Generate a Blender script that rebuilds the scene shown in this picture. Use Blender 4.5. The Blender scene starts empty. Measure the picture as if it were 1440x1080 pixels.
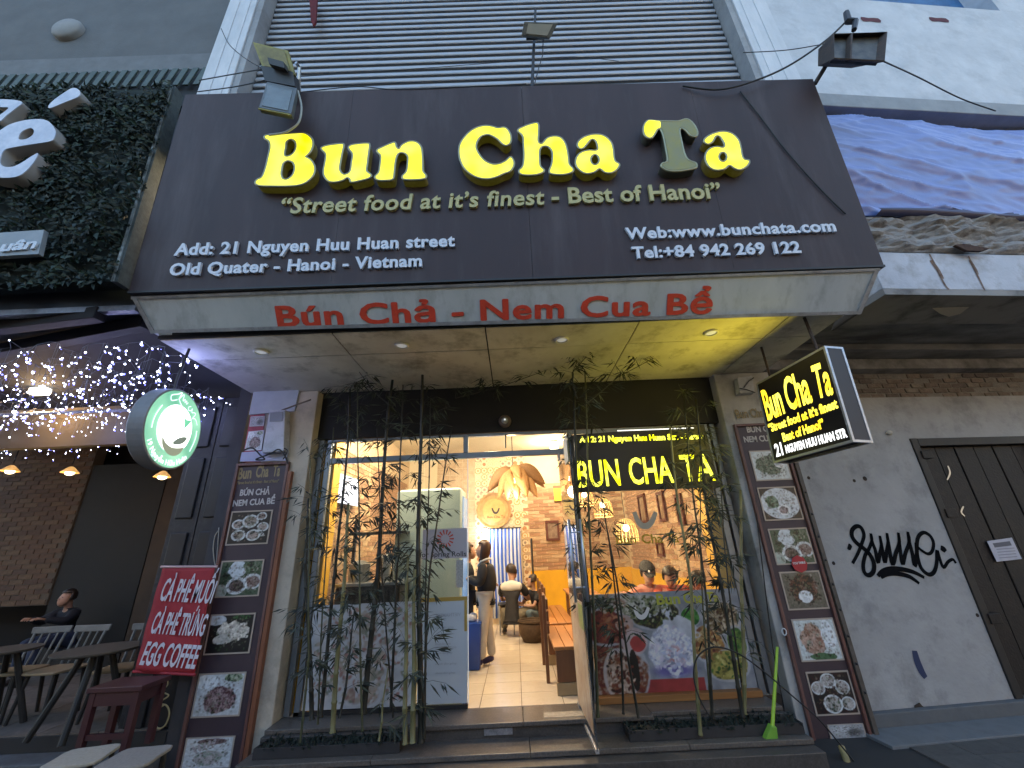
import bpy, bmesh, math, random
import numpy as np
from mathutils import Vector, Matrix, noise as mnoise
random.seed(7); np.random.seed(7)
SC = bpy.context.scene
COL = SC.collection
# ------------------------------------------------------------------ camera
F = 577.0; CH = 1.8                       # focal length in photo pixels (1440 wide), eye height
_U = Vector((-65, -1460, 577)).normalized()            # world up seen in camera axes (right, down, forward)
_X = Vector((1, -.0435, .008)); _X = (_X - _U * _X.dot(_U)).normalized()
_Y = _U.cross(_X)
cam_d = bpy.data.cameras.new('camera'); cam = bpy.data.objects.new('camera', cam_d); COL.objects.link(cam)
cam_d.sensor_width = 36; cam_d.lens = F / 1440 * 36; cam_d.clip_start = .05; cam_d.clip_end = 600
R = Matrix((( _X[0], -_X[1], -_X[2]), (_Y[0], -_Y[1], -_Y[2]), (_U[0], -_U[1], -_U[2])))
cam.matrix_world = Matrix.Translation((0, 0, CH)) @ R.to_4x4()
SC.camera = cam
# ------------------------------------------------------------------ dusk sky, low sun, exposure
W = bpy.data.worlds.new('World'); SC.world = W; W.use_nodes = True
nt = W.node_tree; bg = nt.nodes['Background']
sky = nt.nodes.new('ShaderNodeTexSky'); sky.sky_type = 'NISHITA'; sky.sun_disc = False
SUN_EL, SUN_ROT = math.radians(13), math.radians(20)
sky.sun_elevation = SUN_EL; sky.sun_rotation = SUN_ROT; sky.dust_density = 4.0; sky.ozone_density = 1.6; sky.air_density = 1.0
nt.links.new(sky.outputs[0], bg.inputs[0]); bg.inputs[1].default_value = SKY_STRENGTH = .10
sun_d = bpy.data.lights.new('sun', 'SUN'); sun_d.energy = .03; sun_d.angle = math.radians(12); sun_d.color = (1, .85, .7)
sun = bpy.data.objects.new('sun', sun_d); COL.objects.link(sun)
sd = Vector((math.sin(SUN_ROT) * math.cos(SUN_EL), math.cos(SUN_ROT) * math.cos(SUN_EL), math.sin(SUN_EL)))
sun.rotation_euler = sd.to_track_quat('Z', 'Y').to_euler(); sun.location = (0, 0, 20)
SC.view_settings.view_transform = 'Standard'; SC.view_settings.look = 'None'
SC.view_settings.gamma = 1; SC.view_settings.exposure = 3.1; SC.view_settings.use_curve_mapping = False
SC.render.engine = 'CYCLES'; SC.cycles.use_denoising = True
SC.cycles.max_bounces = 7; SC.cycles.diffuse_bounces = 3; SC.cycles.transparent_max_bounces = 16
SC.cycles.sample_clamp_indirect = 4; SC.cycles.caustics_reflective = False; SC.cycles.caustics_refractive = False

# ------------------------------------------------------------------ pixel -> plane helpers
def ray(x, y):
    c = (x - 720, y - 540, F)
    return Vector((_X.dot(c), _Y.dot(c), _U.dot(c)))
EYE = Vector((0, 0, CH))
def aty(x, y, Y): d = ray(x, y); return EYE + d * (Y / d.y)
def atz(x, y, Z): d = ray(x, y); return EYE + d * ((Z - CH) / d.z)
def atx(x, y, Xv): d = ray(x, y); return EYE + d * (Xv / d.x)
class PL:
    """a plane in the world: o origin, ex right, ey up, n towards the viewer"""
    def __init__(s, o, ex, ey):
        s.o = Vector(o); s.ex = Vector(ex).normalized(); s.ey = Vector(ey); s.ey = (s.ey - s.ex * s.ey.dot(s.ex)).normalized(); s.n = s.ex.cross(s.ey)
    def px(s, x, y, h=0):
        d = ray(x, y); t = ((s.o + s.n * h - EYE).dot(s.n)) / d.dot(s.n); p = EYE + d * t - s.o
        return (p.dot(s.ex), p.dot(s.ey))
    def w(s, u, v, h=0): return s.o + s.ex * u + s.ey * v + s.n * h
    def mat(s, h=0):
        m = Matrix((s.ex, s.ey, s.n)).transposed().to_4x4(); m.translation = s.o + s.n * h; return m
def YP(Y): return PL((0, Y, 0), (1, 0, 0), (0, 0, 1))

# ------------------------------------------------------------------ materials
MATS = {}
EK = .26                                  # one level for everything that glows, set against the dusk exposure
def mat(name, color, rough=.6, metal=0, var=None, scale=6, bump=0, bscale=40, emit=0, ecol=None, spec=.5, dirt=None, stretch=None, alpha=None):
    if name in MATS: return MATS[name]
    m = bpy.data.materials.new(name); m.use_nodes = True; t = m.node_tree; N = t.nodes; L = t.links
    b = N['Principled BSDF']; b.inputs['Base Color'].default_value = (*color, 1); b.inputs['Roughness'].default_value = rough
    b.inputs['Metallic'].default_value = metal; b.inputs['Specular IOR Level'].default_value = spec
    tc = N.new('ShaderNodeTexCoord'); src = tc.outputs['Object']
    if stretch:
        mp = N.new('ShaderNodeMapping'); mp.inputs['Scale'].default_value = stretch; L.new(src, mp.inputs[0]); src = mp.outputs[0]
    last = None
    if var is not None:
        n = N.new('ShaderNodeTexNoise'); n.inputs['Scale'].default_value = scale; n.inputs['Detail'].default_value = 8; n.inputs['Roughness'].default_value = .65
        L.new(src, n.inputs['Vector'])
        r = N.new('ShaderNodeValToRGB'); r.color_ramp.elements[0].position = .32; r.color_ramp.elements[1].position = .68
        r.color_ramp.elements[0].color = (*var, 1); r.color_ramp.elements[1].color = (*color, 1)
        L.new(n.outputs[0], r.inputs[0]); last = r.outputs[0]
    if dirt is not None:                     # (colour, scale, amount) blotches of wear
        n2 = N.new('ShaderNodeTexNoise'); n2.inputs['Scale'].default_value = dirt[1]; n2.inputs['Detail'].default_value = 10; n2.inputs['Roughness'].default_value = .7
        L.new(src, n2.inputs['Vector'])
        r2 = N.new('ShaderNodeValToRGB'); r2.color_ramp.elements[0].position = .5; r2.color_ramp.elements[1].position = .72
        r2.color_ramp.elements[0].color = (0, 0, 0, 1); r2.color_ramp.elements[1].color = (dirt[2],) * 3 + (1,)
        L.new(n2.outputs[0], r2.inputs[0])
        mx = N.new('ShaderNodeMix'); mx.data_type = 'RGBA'; L.new(r2.outputs[0], mx.inputs[0])
        if last: L.new(last, mx.inputs[6])
        else: mx.inputs[6].default_value = (*color, 1)
        mx.inputs[7].default_value = (*dirt[0], 1); last = mx.outputs[2]
    if last: L.new(last, b.inputs['Base Color'])
    if bump:
        n3 = N.new('ShaderNodeTexNoise'); n3.inputs['Scale'].default_value = bscale; n3.inputs['Detail'].default_value = 6
        L.new(src, n3.inputs['Vector']); bp = N.new('ShaderNodeBump'); bp.inputs['Strength'].default_value = bump; bp.inputs['Distance'].default_value = .01
        L.new(n3.outputs[0], bp.inputs['Height']); L.new(bp.outputs[0], b.inputs['Normal'])
    if emit:
        b.inputs['Emission Color'].default_value = (*(ecol or color), 1); b.inputs['Emission Strength'].default_value = emit * EK
    m.diffuse_color = (*color, 1); MATS[name] = m; return m
def emat(name, col, strength, hot=None, hscale=6, sample=True):
    """lit acrylic: emission with the uneven glow of the lamps inside it"""
    if name in MATS: return MATS[name]
    m = mat(name, tuple(c * .8 for c in col), .35, emit=strength, ecol=col)
    if hot:
        t = m.node_tree; N = t.nodes; L = t.links; b = N['Principled BSDF']
        n = N.new('ShaderNodeTexNoise'); n.inputs['Scale'].default_value = hscale; n.inputs['Detail'].default_value = 1
        tc = N.new('ShaderNodeTexCoord'); L.new(tc.outputs['Object'], n.inputs['Vector'])
        r = N.new('ShaderNodeValToRGB'); r.color_ramp.elements[0].position = .38; r.color_ramp.elements[1].position = .66
        r.color_ramp.elements[0].color = (*col, 1); r.color_ramp.elements[1].color = (*hot, 1)
        L.new(n.outputs[0], r.inputs[0]); L.new(r.outputs[0], b.inputs['Emission Color'])
    if not sample: m.cycles.emission_sampling = 'NONE'
    return m
def glass_mat(name, tint=(1, 1, 1), refl=1.0, haze=0, hcol=(.8, .8, .8)):
    m = bpy.data.materials.new(name); m.use_nodes = True; t = m.node_tree; N = t.nodes; L = t.links
    N.remove(N['Principled BSDF']); out = N['Material Output']
    tr = N.new('ShaderNodeBsdfTransparent'); tr.inputs[0].default_value = (*tint, 1)
    gl = N.new('ShaderNodeBsdfGlossy'); gl.inputs['Roughness'].default_value = .02
    fr = N.new('ShaderNodeFresnel'); fr.inputs[0].default_value = 1.45; mx = N.new('ShaderNodeMixShader')
    mu = N.new('ShaderNodeMath'); mu.operation = 'MULTIPLY'; mu.inputs[1].default_value = refl; L.new(fr.outputs[0], mu.inputs[0])
    L.new(mu.outputs[0], mx.inputs[0]); L.new(tr.outputs[0], mx.inputs[1]); L.new(gl.outputs[0], mx.inputs[2]); last = mx.outputs[0]
    if haze:
        df = N.new('ShaderNodeBsdfDiffuse'); df.inputs[0].default_value = (*hcol, 1); m2 = N.new('ShaderNodeMixShader'); m2.inputs[0].default_value = haze
        L.new(last, m2.inputs[1]); L.new(df.outputs[0], m2.inputs[2]); last = m2.outputs[0]
    L.new(last, out.inputs[0]); MATS[name] = m; return m
def print_mat(name, emit=0, rough=.45):
    """flat print: colour comes from the printed picture itself"""
    m = bpy.data.materials.new(name); m.use_nodes = True; t = m.node_tree; N = t.nodes; b = N['Principled BSDF']
    a = N.new('ShaderNodeVertexColor'); a.layer_name = 'print'; t.links.new(a.outputs[0], b.inputs['Base Color']); b.inputs['Roughness'].default_value = rough
    if emit: t.links.new(a.outputs[0], b.inputs['Emission Color']); b.inputs['Emission Strength'].default_value = emit
    MATS[name] = m; return m

# ------------------------------------------------------------------ objects
WL = {}                                   # world location of every object made here
def link(o, parent, loc):
    COL.objects.link(o); WL[o.name] = Vector(loc)
    if parent: o.parent = parent; o.location = Vector(loc) - WL[parent.name]
    else: o.location = loc
    return o
def thing(name, label, cat, loc=(0, 0, 0), group=None):
    o = bpy.data.objects.new(name, None); o.empty_display_size = .2; link(o, None, loc)
    o['label'] = label; o['category'] = cat
    if group: o['group'] = group
    return o
def obj(name, geo, m, parent=None, loc=None, bevel=0, smooth=False, label=None, cat=None, group=None, kind=None):
    """geo: a bmesh or mesh in world coordinates -> one linked object whose origin is its parent's (or loc)"""
    if loc is None: loc = WL[parent.name] if parent else (0, 0, 0)
    if isinstance(geo, bmesh.types.BMesh):
        me = bpy.data.meshes.new(name); bmesh.ops.recalc_face_normals(geo, faces=geo.faces) if not getattr(geo, 'keep', False) else None
        geo.to_mesh(me); geo.free()
    else: me = geo
    me.transform(Matrix.Translation(-Vector(loc)))
    for mm in (m if isinstance(m, (list, tuple)) else [m]):
        if mm: me.materials.append(mm)
    o = bpy.data.objects.new(name, me); link(o, parent, loc)
    if smooth:
        for p in me.polygons: p.use_smooth = True
    if bevel:
        bv = o.modifiers.new('bevel', 'BEVEL'); bv.width = bevel; bv.segments = 2; bv.limit_method = 'ANGLE'
    if label: o['label'] = label
    if cat: o['category'] = cat
    if group: o['group'] = group
    if kind: o['kind'] = kind
    return o
def inst(name, me, parent, loc, rot=None, scale=None, kind=None):
    o = bpy.data.objects.new(name, me); link(o, parent, loc)
    if rot: o.rotation_euler = rot
    if scale: o.scale = scale
    return o
def structure(name, geo, m, **k): return obj(name, geo, m, None, kind='structure', **k)
def B(): return bmesh.new()
def box(bm, x0, x1, y0, y1, z0, z1):
    v = [bm.verts.new((x, y, z)) for x in (x0, x1) for y in (y0, y1) for z in (z0, z1)]
    for f in ((0, 1, 3, 2), (4, 6, 7, 5), (0, 4, 5, 1), (2, 3, 7, 6), (0, 2, 6, 4), (1, 5, 7, 3)): bm.faces.new([v[i] for i in f])
    return bm
def obox(bm, pl, u0, u1, v0, v1, h0, h1):
    """box in a plane's own axes"""
    v = [bm.verts.new(pl.w(u, w, h)) for u in (u0, u1) for w in (v0, v1) for h in (h0, h1)]
    for f in ((0, 1, 3, 2), (4, 6, 7, 5), (0, 4, 5, 1), (2, 3, 7, 6), (0, 2, 6, 4), (1, 5, 7, 3)): bm.faces.new([v[i] for i in f])
    return bm
def hull(bm, lo, hi):
    """prism between two polygons of equal length"""
    a = [bm.verts.new(p) for p in lo]; b = [bm.verts.new(p) for p in hi]; n = len(a)
    bm.faces.new(a[::-1]); bm.faces.new(b)
    for i in range(n): bm.faces.new((a[i], a[(i + 1) % n], b[(i + 1) % n], b[i]))
    return bm
def tube(bm, pts, r, n=8, cap=True):
    pts = [Vector(p) for p in pts]; rs = r if isinstance(r, (list, tuple)) else [r] * len(pts); prev = None; rings = []
    for i, p in enumerate(pts):
        d = (pts[min(i + 1, len(pts) - 1)] - pts[max(i - 1, 0)]).normalized()
        if prev is None: a = d.orthogonal().normalized()
        else: a = (prev - d * prev.dot(d)); a = a.normalized() if a.length > 1e-6 else d.orthogonal().normalized()
        prev = a; b = d.cross(a)
        rings.append([bm.verts.new(p + (a * math.cos(2 * math.pi * k / n) + b * math.sin(2 * math.pi * k / n)) * rs[i]) for k in range(n)])
    for i in range(len(rings) - 1):
        for k in range(n): bm.faces.new((rings[i][k], rings[i][(k + 1) % n], rings[i + 1][(k + 1) % n], rings[i + 1][k]))
    if cap and n > 2: bm.faces.new(rings[0][::-1]); bm.faces.new(rings[-1])
    return bm
def lathe(bm, prof, c=(0, 0, 0), n=24, axis=None):
    """prof: (radius, height) pairs turned about axis through c"""
    c = Vector(c); q = (Vector(axis).normalized() if axis else Vector((0, 0, 1))).to_track_quat('Z', 'Y'); rings = []
    for r, h in prof:
        if r < 1e-6: rings.append([bm.verts.new(c + q @ Vector((0, 0, h)))])
        else: rings.append([bm.verts.new(c + q @ Vector((r * math.cos(2 * math.pi * k / n), r * math.sin(2 * math.pi * k / n), h))) for k in range(n)])
    for a, b in zip(rings, rings[1:]):
        for k in range(n):
            q4 = [a[k % len(a)], a[(k + 1) % len(a)], b[(k + 1) % len(b)], b[k % len(b)]]; u = []
            [u.append(v) for v in q4 if v not in u]
            if len(u) > 2: bm.faces.new(u)
    return bm
def ball(bm, c, r, n=10, s=(1, 1, 1)):
    m = Matrix.Translation(c) @ Matrix.Diagonal((r * s[0], r * s[1], r * s[2], 1)); bmesh.ops.create_uvsphere(bm, u_segments=n, v_segments=max(6, n // 2 + 1), radius=1, matrix=m); return bm
def spline(pts, k=6, closed=True):
    """Catmull-Rom through pts; a point with a third value is a corner"""
    n = len(pts); out = []
    for i in range(n if closed else n - 1):
        p1, p2 = pts[i], pts[(i + 1) % n]; p0 = p1 if len(p1) > 2 else pts[(i - 1) % n] if (closed or i) else p1
        p3 = p2 if len(p2) > 2 else pts[(i + 2) % n] if (closed or i + 2 < n) else p2
        for j in range(k):
            t = j / k; out.append(tuple(.5 * (2 * p1[a] + (p2[a] - p0[a]) * t + (2 * p0[a] - 5 * p1[a] + 4 * p2[a] - p3[a]) * t * t + (3 * p1[a] - p0[a] - 3 * p2[a] + p3[a]) * t ** 3) for a in (0, 1)))
    if not closed: out.append(tuple(pts[-1][:2]))
    return out
def curve_mesh(loops, ext, off=0, bev=0):
    """filled flat outline (holes allowed) with thickness 2*ext, as a mesh in local xy"""
    cu = bpy.data.curves.new('outline', 'CURVE'); cu.dimensions = '2D'; cu.fill_mode = 'BOTH' if ext or True else 'FRONT'; cu.extrude = ext; cu.offset = off; cu.bevel_depth = bev
    for lp in loops:
        s = cu.splines.new('POLY'); s.points.add(len(lp) - 1); s.use_cyclic_u = True
        for p, q in zip(s.points, lp): p.co = (q[0], q[1], 0, 1)
    o = bpy.data.objects.new('outline', cu); me = bpy.data.meshes.new_from_object(o); bpy.data.objects.remove(o); bpy.data.curves.remove(cu); return me
def text_mesh(s, ext=.01, off=0, shear=0, sp=1.0, align='LEFT', line=1.0, wsp=1.0):
    cu = bpy.data.curves.new('lettering', 'FONT'); cu.body = s; cu.size = 1; cu.extrude = ext; cu.offset = off; cu.shear = shear; cu.space_character = sp; cu.space_word = wsp; cu.space_line = line; cu.align_x = align
    cu.resolution_u = 3
    o = bpy.data.objects.new('lettering', cu); me = bpy.data.meshes.new_from_object(o); bpy.data.objects.remove(o); bpy.data.curves.remove(cu); return me
CAP = .727
def lettering(pl, s, lp, rp, cap, h, thick, m, parent, name='lettering', off=.015, shear=0, mirror=False, split=False, fat=0, sp=1.0, wsp=1.0, **k):
    """text on plane pl, baseline from pixel lp to pixel rp, cap height in px, standing h..h+thick off the plane"""
    a = Vector(pl.px(*lp, h)); b = Vector(pl.px(*rp, h)); mid = ((lp[0] + rp[0]) / 2, (lp[1] + rp[1]) / 2)
    hh = Vector(pl.px(mid[0], mid[1] - cap, h)) - Vector(pl.px(*mid, h)); H = hh.length
    me = text_mesh(s, 1.0, off, shear, sp, wsp=wsp); xs = [v.co.x for v in me.vertices]; x0, x1 = min(xs), max(xs)
    d = b - a; L = d.length; d.normalize(); up = Vector((-d.y, d.x)); kxx = L / (x1 - x0); ky = H / CAP
    for v in me.vertices:
        x = (v.co.x - x0) * kxx; x = L - x if mirror else x; y = v.co.y * ky; p = a + d * x + up * y
        v.co = pl.w(p.x, p.y, h + thick * (.5 + .5 * v.co.z))
    if fat:                                  # heavier stroke: the same letter laid again a little to each side
        b0 = B(); b0.from_mesh(me); vs_ = list(b0.verts); fs_ = list(b0.faces)
        for q_, (sx, sy) in enumerate(((1, .0), (-1, .0), (0, 1), (0, -1))):
            mp_ = {v.index: b0.verts.new(v.co + (pl.ex * d.x + pl.ey * d.y) * fat * sx + (pl.ex * up.x + pl.ey * up.y) * fat * sy * .6 + pl.n * .0004 * (q_ + 1)) for v in vs_}
            for f in fs_: b0.faces.new([mp_[v.index] for v in f.verts])
        b0.to_mesh(me); b0.free()
    if not split:
        k.setdefault('kind', 'stuff'); return obj(name, me, m, parent, **k)
    bm = B(); bm.from_mesh(me); bpy.data.meshes.remove(me); bm.verts.ensure_lookup_table(); seen = set(); comps = []
    def ux(v): q = v.co - pl.o; return q.dot(pl.ex) * d.x + q.dot(pl.ey) * d.y
    for v in bm.verts:
        if v.index in seen: continue
        st_ = [v]; seen.add(v.index); c = []
        while st_:
            a_ = st_.pop(); c.append(a_)
            for e in a_.link_edges:
                b_ = e.other_vert(a_)
                if b_.index not in seen: seen.add(b_.index); st_.append(b_)
        comps.append([min(map(ux, c)), max(map(ux, c)), c])
    comps.sort(key=lambda c: c[0]); gr = []
    for c in comps:
        if gr and min(c[1], gr[-1][1]) - c[0] > .35 * min(c[1] - c[0], gr[-1][1] - gr[-1][0]): gr[-1][2].extend(c[2]); gr[-1][1] = max(gr[-1][1], c[1])
        else: gr.append(c)
    for g in gr:
        ids = {v.index: i for i, v in enumerate(g[2])}; m2 = bpy.data.meshes.new('letter'); m2.from_pydata([v.co[:] for v in g[2]], [], [[ids[v.index] for v in f.verts] for f in bm.faces if f.verts[0].index in ids]); obj('letter', m2, m, parent)
    bm.free()
def pxpoly(pl, pts, h=0): return [pl.px(x, y, h) for x, y in pts]
def quad(pl, pts, h0, h1):
    """slab from photo corner pixels (order tl, tr, br, bl) lying on plane pl"""
    q = pxpoly(pl, pts, h1); bm = B(); return hull(bm, [pl.w(*p, h0) for p in q], [pl.w(*p, h1) for p in q])
def ribbon(bm, pl, pts, wd, h):
    """painted stroke: polyline of pixels with widths in metres"""
    P = [Vector(pl.px(*p, h)) for p in spline(pts, 5, False)]; n = len(P); ws = [wd * (.65 + .35 * math.sin(math.pi * min(1, max(0, (i + 1) / n)))) for i in range(n)]; row = []
    for i, p in enumerate(P):
        d = (P[min(i + 1, n - 1)] - P[max(i - 1, 0)]).normalized(); q = Vector((-d.y, d.x)) * ws[i] * .5
        row.append((bm.verts.new(pl.w(*(p + q), h)), bm.verts.new(pl.w(*(p - q), h))))
    for a, b in zip(row, row[1:]):
        try: bm.faces.new((a[0], a[1], b[1], b[0]))
        except ValueError: pass
    return bm
# ------------------------------------------------------------------ printed pictures
class Paint:
    def __init__(s, nx, ny, bgc, asp=1.0):
        s.nx, s.ny = nx, ny; s.X, s.Y = np.meshgrid(np.linspace(0, 1, nx), np.linspace(0, 1, ny)); s.C = np.zeros((ny, nx, 3)) + np.array(bgc); s.asp = asp
        s.rs = np.random.RandomState(nx * 7 + ny)
    def fnoise(s, f, seed=0):
        out = np.zeros((s.ny, s.nx)); amp = 1
        for o in range(3):
            g = np.random.RandomState(seed + o).rand(int(f * 2 ** o) + 2, int(f * 2 ** o * s.asp) + 2)
            gy = s.Y * (g.shape[0] - 1.001); gx = s.X * (g.shape[1] - 1.001); iy, ix = gy.astype(int), gx.astype(int); fy, fx = gy - iy, gx - ix
            out += amp * ((g[iy, ix] * (1 - fx) + g[iy, ix + 1] * fx) * (1 - fy) + (g[iy + 1, ix] * (1 - fx) + g[iy + 1, ix + 1] * fx) * fy); amp *= .5
        return out / 1.75
    def ell(s, cx, cy, rx, ry, col, rot=0, col2=None, f=8, seed=0, soft=.06, wob=0):
        c, sn = math.cos(rot), math.sin(rot); dx, dy = (s.X - cx) * s.asp, s.Y - cy; u = (dx * c + dy * sn) / (rx * s.asp); v = (-dx * sn + dy * c) / ry; d = np.sqrt(u * u + v * v)
        if wob: d = d + wob * (s.fnoise(7, seed + 31) - .5) * 2
        a = np.clip((1 - d) / soft + .5, 0, 1)[..., None]; cc = np.array(col)
        if col2 is not None: n = np.clip((s.fnoise(f, seed) * .5 + s.fnoise(f * 2.6, seed + 5) * .5 - .36) * 5, 0, 1)[..., None]; cc = (cc * (1 - n) + np.array(col2) * n) * (.65 + .7 * s.fnoise(f * 4, seed + 9)[..., None])
        s.C = s.C * (1 - a) + cc * a; return s
    def rect(s, x0, x1, y0, y1, col): m = (s.X >= x0) & (s.X <= x1) & (s.Y >= y0) & (s.Y <= y1); s.C[m] = col; return s
    def plate(s, cx, cy, r, food, food2, seed=0, rim=(.62, .68, .68), fill=.72, ry=.8):
        s.ell(cx, cy, r, r * s.asp * ry, rim, seed=seed); s.ell(cx, cy, r * .86, r * s.asp * ry * .86, tuple(c * .82 for c in rim)); return s.ell(cx, cy, r * fill, r * s.asp * ry * fill, food, col2=food2, f=12, seed=seed, wob=.18)
    def mesh(s, pl, corners, h, border=None):
        """corners: (u,v) of bl, br, tr, tl on plane pl"""
        if border: s.rect(0, .035, 0, 1, border); s.rect(.965, 1, 0, 1, border); s.rect(0, 1, 0, .04, border); s.rect(0, 1, .96, 1, border)
        bl, br, tr, tl = [Vector(c) for c in corners]; vs = []
        for j in range(s.ny):
            v = j / (s.ny - 1)
            for i in range(s.nx):
                u = i / (s.nx - 1); p = (bl * (1 - u) + br * u) * (1 - v) + (tl * (1 - u) + tr * u) * v; vs.append(tuple(pl.w(p.x, p.y, h)))
        fs = [(j * s.nx + i, j * s.nx + i + 1, (j + 1) * s.nx + i + 1, (j + 1) * s.nx + i) for j in range(s.ny - 1) for i in range(s.nx - 1)]
        n0 = len(vs); ins = [pl.w(*bl, h - .012), pl.w(*br, h - .012), pl.w(*tr, h - .012), pl.w(*tl, h - .012)]; vs += [tuple(p) for p in ins]
        cs = (0, s.nx - 1, s.nx * s.ny - 1, s.nx * (s.ny - 1)); fs += [(n0 + 3, n0 + 2, n0 + 1, n0)] + [(cs[(k + 1) % 4], cs[k], n0 + k, n0 + (k + 1) % 4) for k in range(4)]
        me = bpy.data.meshes.new('print'); me.from_pydata(vs, [], fs); a = me.color_attributes.new('print', 'FLOAT_COLOR', 'POINT')
        d = np.ones((len(vs), 4), dtype=np.float32); d[:n0, :3] = np.clip(s.C.reshape(-1, 3), 0, 1); d[n0:, :3] = .2; a.data.foreach_set('color', d.ravel()); return me
# ------------------------------------------------------------------ people
def skin_mesh(name, nodes, edges, m, parent, sub=2, root=0, smooth=True):
    me = bpy.data.meshes.new(name); keys = list(nodes); idx = {k: i for i, k in enumerate(keys)}; o0 = WL[parent.name]
    me.from_pydata([Vector(nodes[k][0]) - o0 for k in keys], [(idx[a], idx[b]) for a, b in edges], [])
    o = bpy.data.objects.new(name, me); link(o, parent, o0); me.materials.append(m)
    md = o.modifiers.new('skin', 'SKIN'); md.use_smooth_shade = True; md.branch_smoothing = .6
    for i, k in enumerate(keys):
        r = nodes[k][1]; me.skin_vertices[0].data[i].radius = r if isinstance(r, (tuple, list)) else (r, r); me.skin_vertices[0].data[i].use_root = (i == root)
    sb = o.modifiers.new('sub', 'SUBSURF'); sb.levels = sub; sb.render_levels = sub; return o
# ================================================================== SETTING
pave = mat('pavement_stone', (.11, .105, .10), .75, var=(.06, .058, .055), scale=5, bump=.3, dirt=((.03, .03, .03), 3, .8))
structure('road', box(B(), -150, 150, -150, 2.2, -.3, -.12), mat('asphalt', (.05, .05, .052), .7, var=(.035, .035, .036), scale=20, bump=.3))
sw = structure('sidewalk', box(B(), -60, 60, 2.2, 5.3, -.3, -.006), mat('paving_joint', (.03, .03, .03), .9))
bm = B()
for x0, x1, h in ((-40, -17, 7.5), (-17, -10.5, 6.2), (-10.5, -4.2, 7.6), (-4.2, 2.4, 6.4), (2.4, 9, 7.8), (9, 17, 6.2), (17, 40, 7.6)): box(bm, x0 + .01, x1 - .01, -13, -7.5, -.12, h)
structure('unseen_street_row', bm, mat('opposite_plaster', (.36, .33, .29), .85, var=(.26, .24, .21), scale=1))  # unseen row across the street, added to shade the lower facade
# paving slabs of the sidewalk
slab_me = None
bm = box(B(), -.197, .197, -.197, .197, -.006, .006); slab_me = bpy.data.meshes.new('paving_slab'); bm.to_mesh(slab_me); bm.free(); slab_me.materials.append(pave)
for i in range(30):
    for j in range(6):
        x = -6 + i * .4; y = 2.6 + j * .4
        if -3.3 < x < 3.3 and y > 4.1: continue
        inst('paving_slab', slab_me, sw, (x, y, random.uniform(-.002, .002)))
granite = mat('speckled_granite', (.16, .14, .12), .35, var=(.07, .06, .055), scale=60, bump=.1, dirt=((.05, .045, .04), 4, .5))
gran_d = mat('granite_riser', (.10, .09, .085), .4, var=(.05, .045, .04), scale=60, dirt=((.02, .02, .02), 3, .8))
st = thing('entrance_steps', 'two speckled granite steps climbing to the open restaurant doorway', 'steps', (0, 4.4, 0))
obj('lower_step', box(B(), -2.44, 2.46, 4.24, 4.72, -.02, .13), gran_d, st, bevel=.006)
for a, b in ((-2.44, -1.3), (-1.297, 0.05), (.053, 1.4), (1.403, 2.46)): obj('tread', box(B(), a, b, 4.40 - .03, 4.70, .134, .175), granite, st, bevel=.006)
obj('upper_step', box(B(), -2.41, 2.44, 4.665, 5.06, .13, .262), gran_d, st, bevel=.004)
for a, b in ((-1.05, .0), (.003, 1.2)): obj('threshold_slab', box(B(), a, b, 4.635, 5.035, .264, .3), granite, st, bevel=.006)
for a, b in ((-2.41, -1.053), (1.203, 2.44)): obj('threshold_slab', box(B(), a, b, 4.72, 5.035, .264, .3), granite, st, bevel=.006)
obj('riser_plate', box(B(), -.36, -.10, 4.650, 4.6655, .205, .255), mat('step_plate', (.35, .36, .38), .35, metal=.4, var=(.15, .15, .17), scale=30), st, label='small scuffed metal plate on the upper riser')  # pale grey plate set on the upper riser
obj('metal_edge', box(B(), .2, .62, 4.70, 4.83, .300, .303), mat('pale_strip', (.4, .36, .3), .6, var=(.2, .18, .15), scale=20), st)
# ---------------- interior floor with its tiles
fl = structure('interior_floor', box(B(), -2.7, 2.7, 5.036, 9.9, .1, .292), mat('floor_grout', (.10, .07, .05), .9))
tm = mat('cream_floor_tile', (.68, .60, .48), .22, var=(.60, .51, .39), scale=3, dirt=((.35, .25, .15), 6, .35), bump=.03)
bm = box(B(), -.211, .211, -.197, .197, -.012, 0); tile_me = bpy.data.meshes.new('floor_tile'); bm.to_mesh(tile_me); bm.free(); tile_me.materials.append(tm)
for i in range(-6, 6):
    for j in range(12): inst('floor_tile', tile_me, fl, (-.005 + .4285 * i + .214, 5.24 + .4 * j, .3 + random.uniform(-.0008, .0004)))
# ---------------- interior walls and ceiling
plaster = mat('cream_plaster', (.70, .60, .42), .8, var=(.6, .5, .34), scale=2)
structure('interior_ceiling', box(B(), -2.75, 2.75, 5.1, 9.95, 3.86, 3.95), mat('ceiling_cream', (.72, .63, .47), .85, var=(.62, .52, .36), scale=1.5))
brick_mats = [mat('painted_brick_%s' % n, c, .8, var=tuple(v * .7 for v in c), scale=14, bump=.4) for n, c in (('tan', (.48, .31, .18)), ('rust', (.42, .24, .14)), ('brown', (.35, .20, .12)), ('sand', (.56, .40, .25)))]
grout = mat('brick_mortar', (.66, .50, .32), .9, var=(.5, .36, .22), scale=20, bump=.3)
def brick_mesh(name, L, H, D, m):
    bm = box(B(), -L / 2, L / 2, -D / 2, D / 2, -H / 2, H / 2); me = bpy.data.meshes.new(name); bm.to_mesh(me); bm.free(); me.materials.append(m); return me
bricks = [brick_mesh('brick', .228, .066, .02, m) for m in brick_mats]
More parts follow.
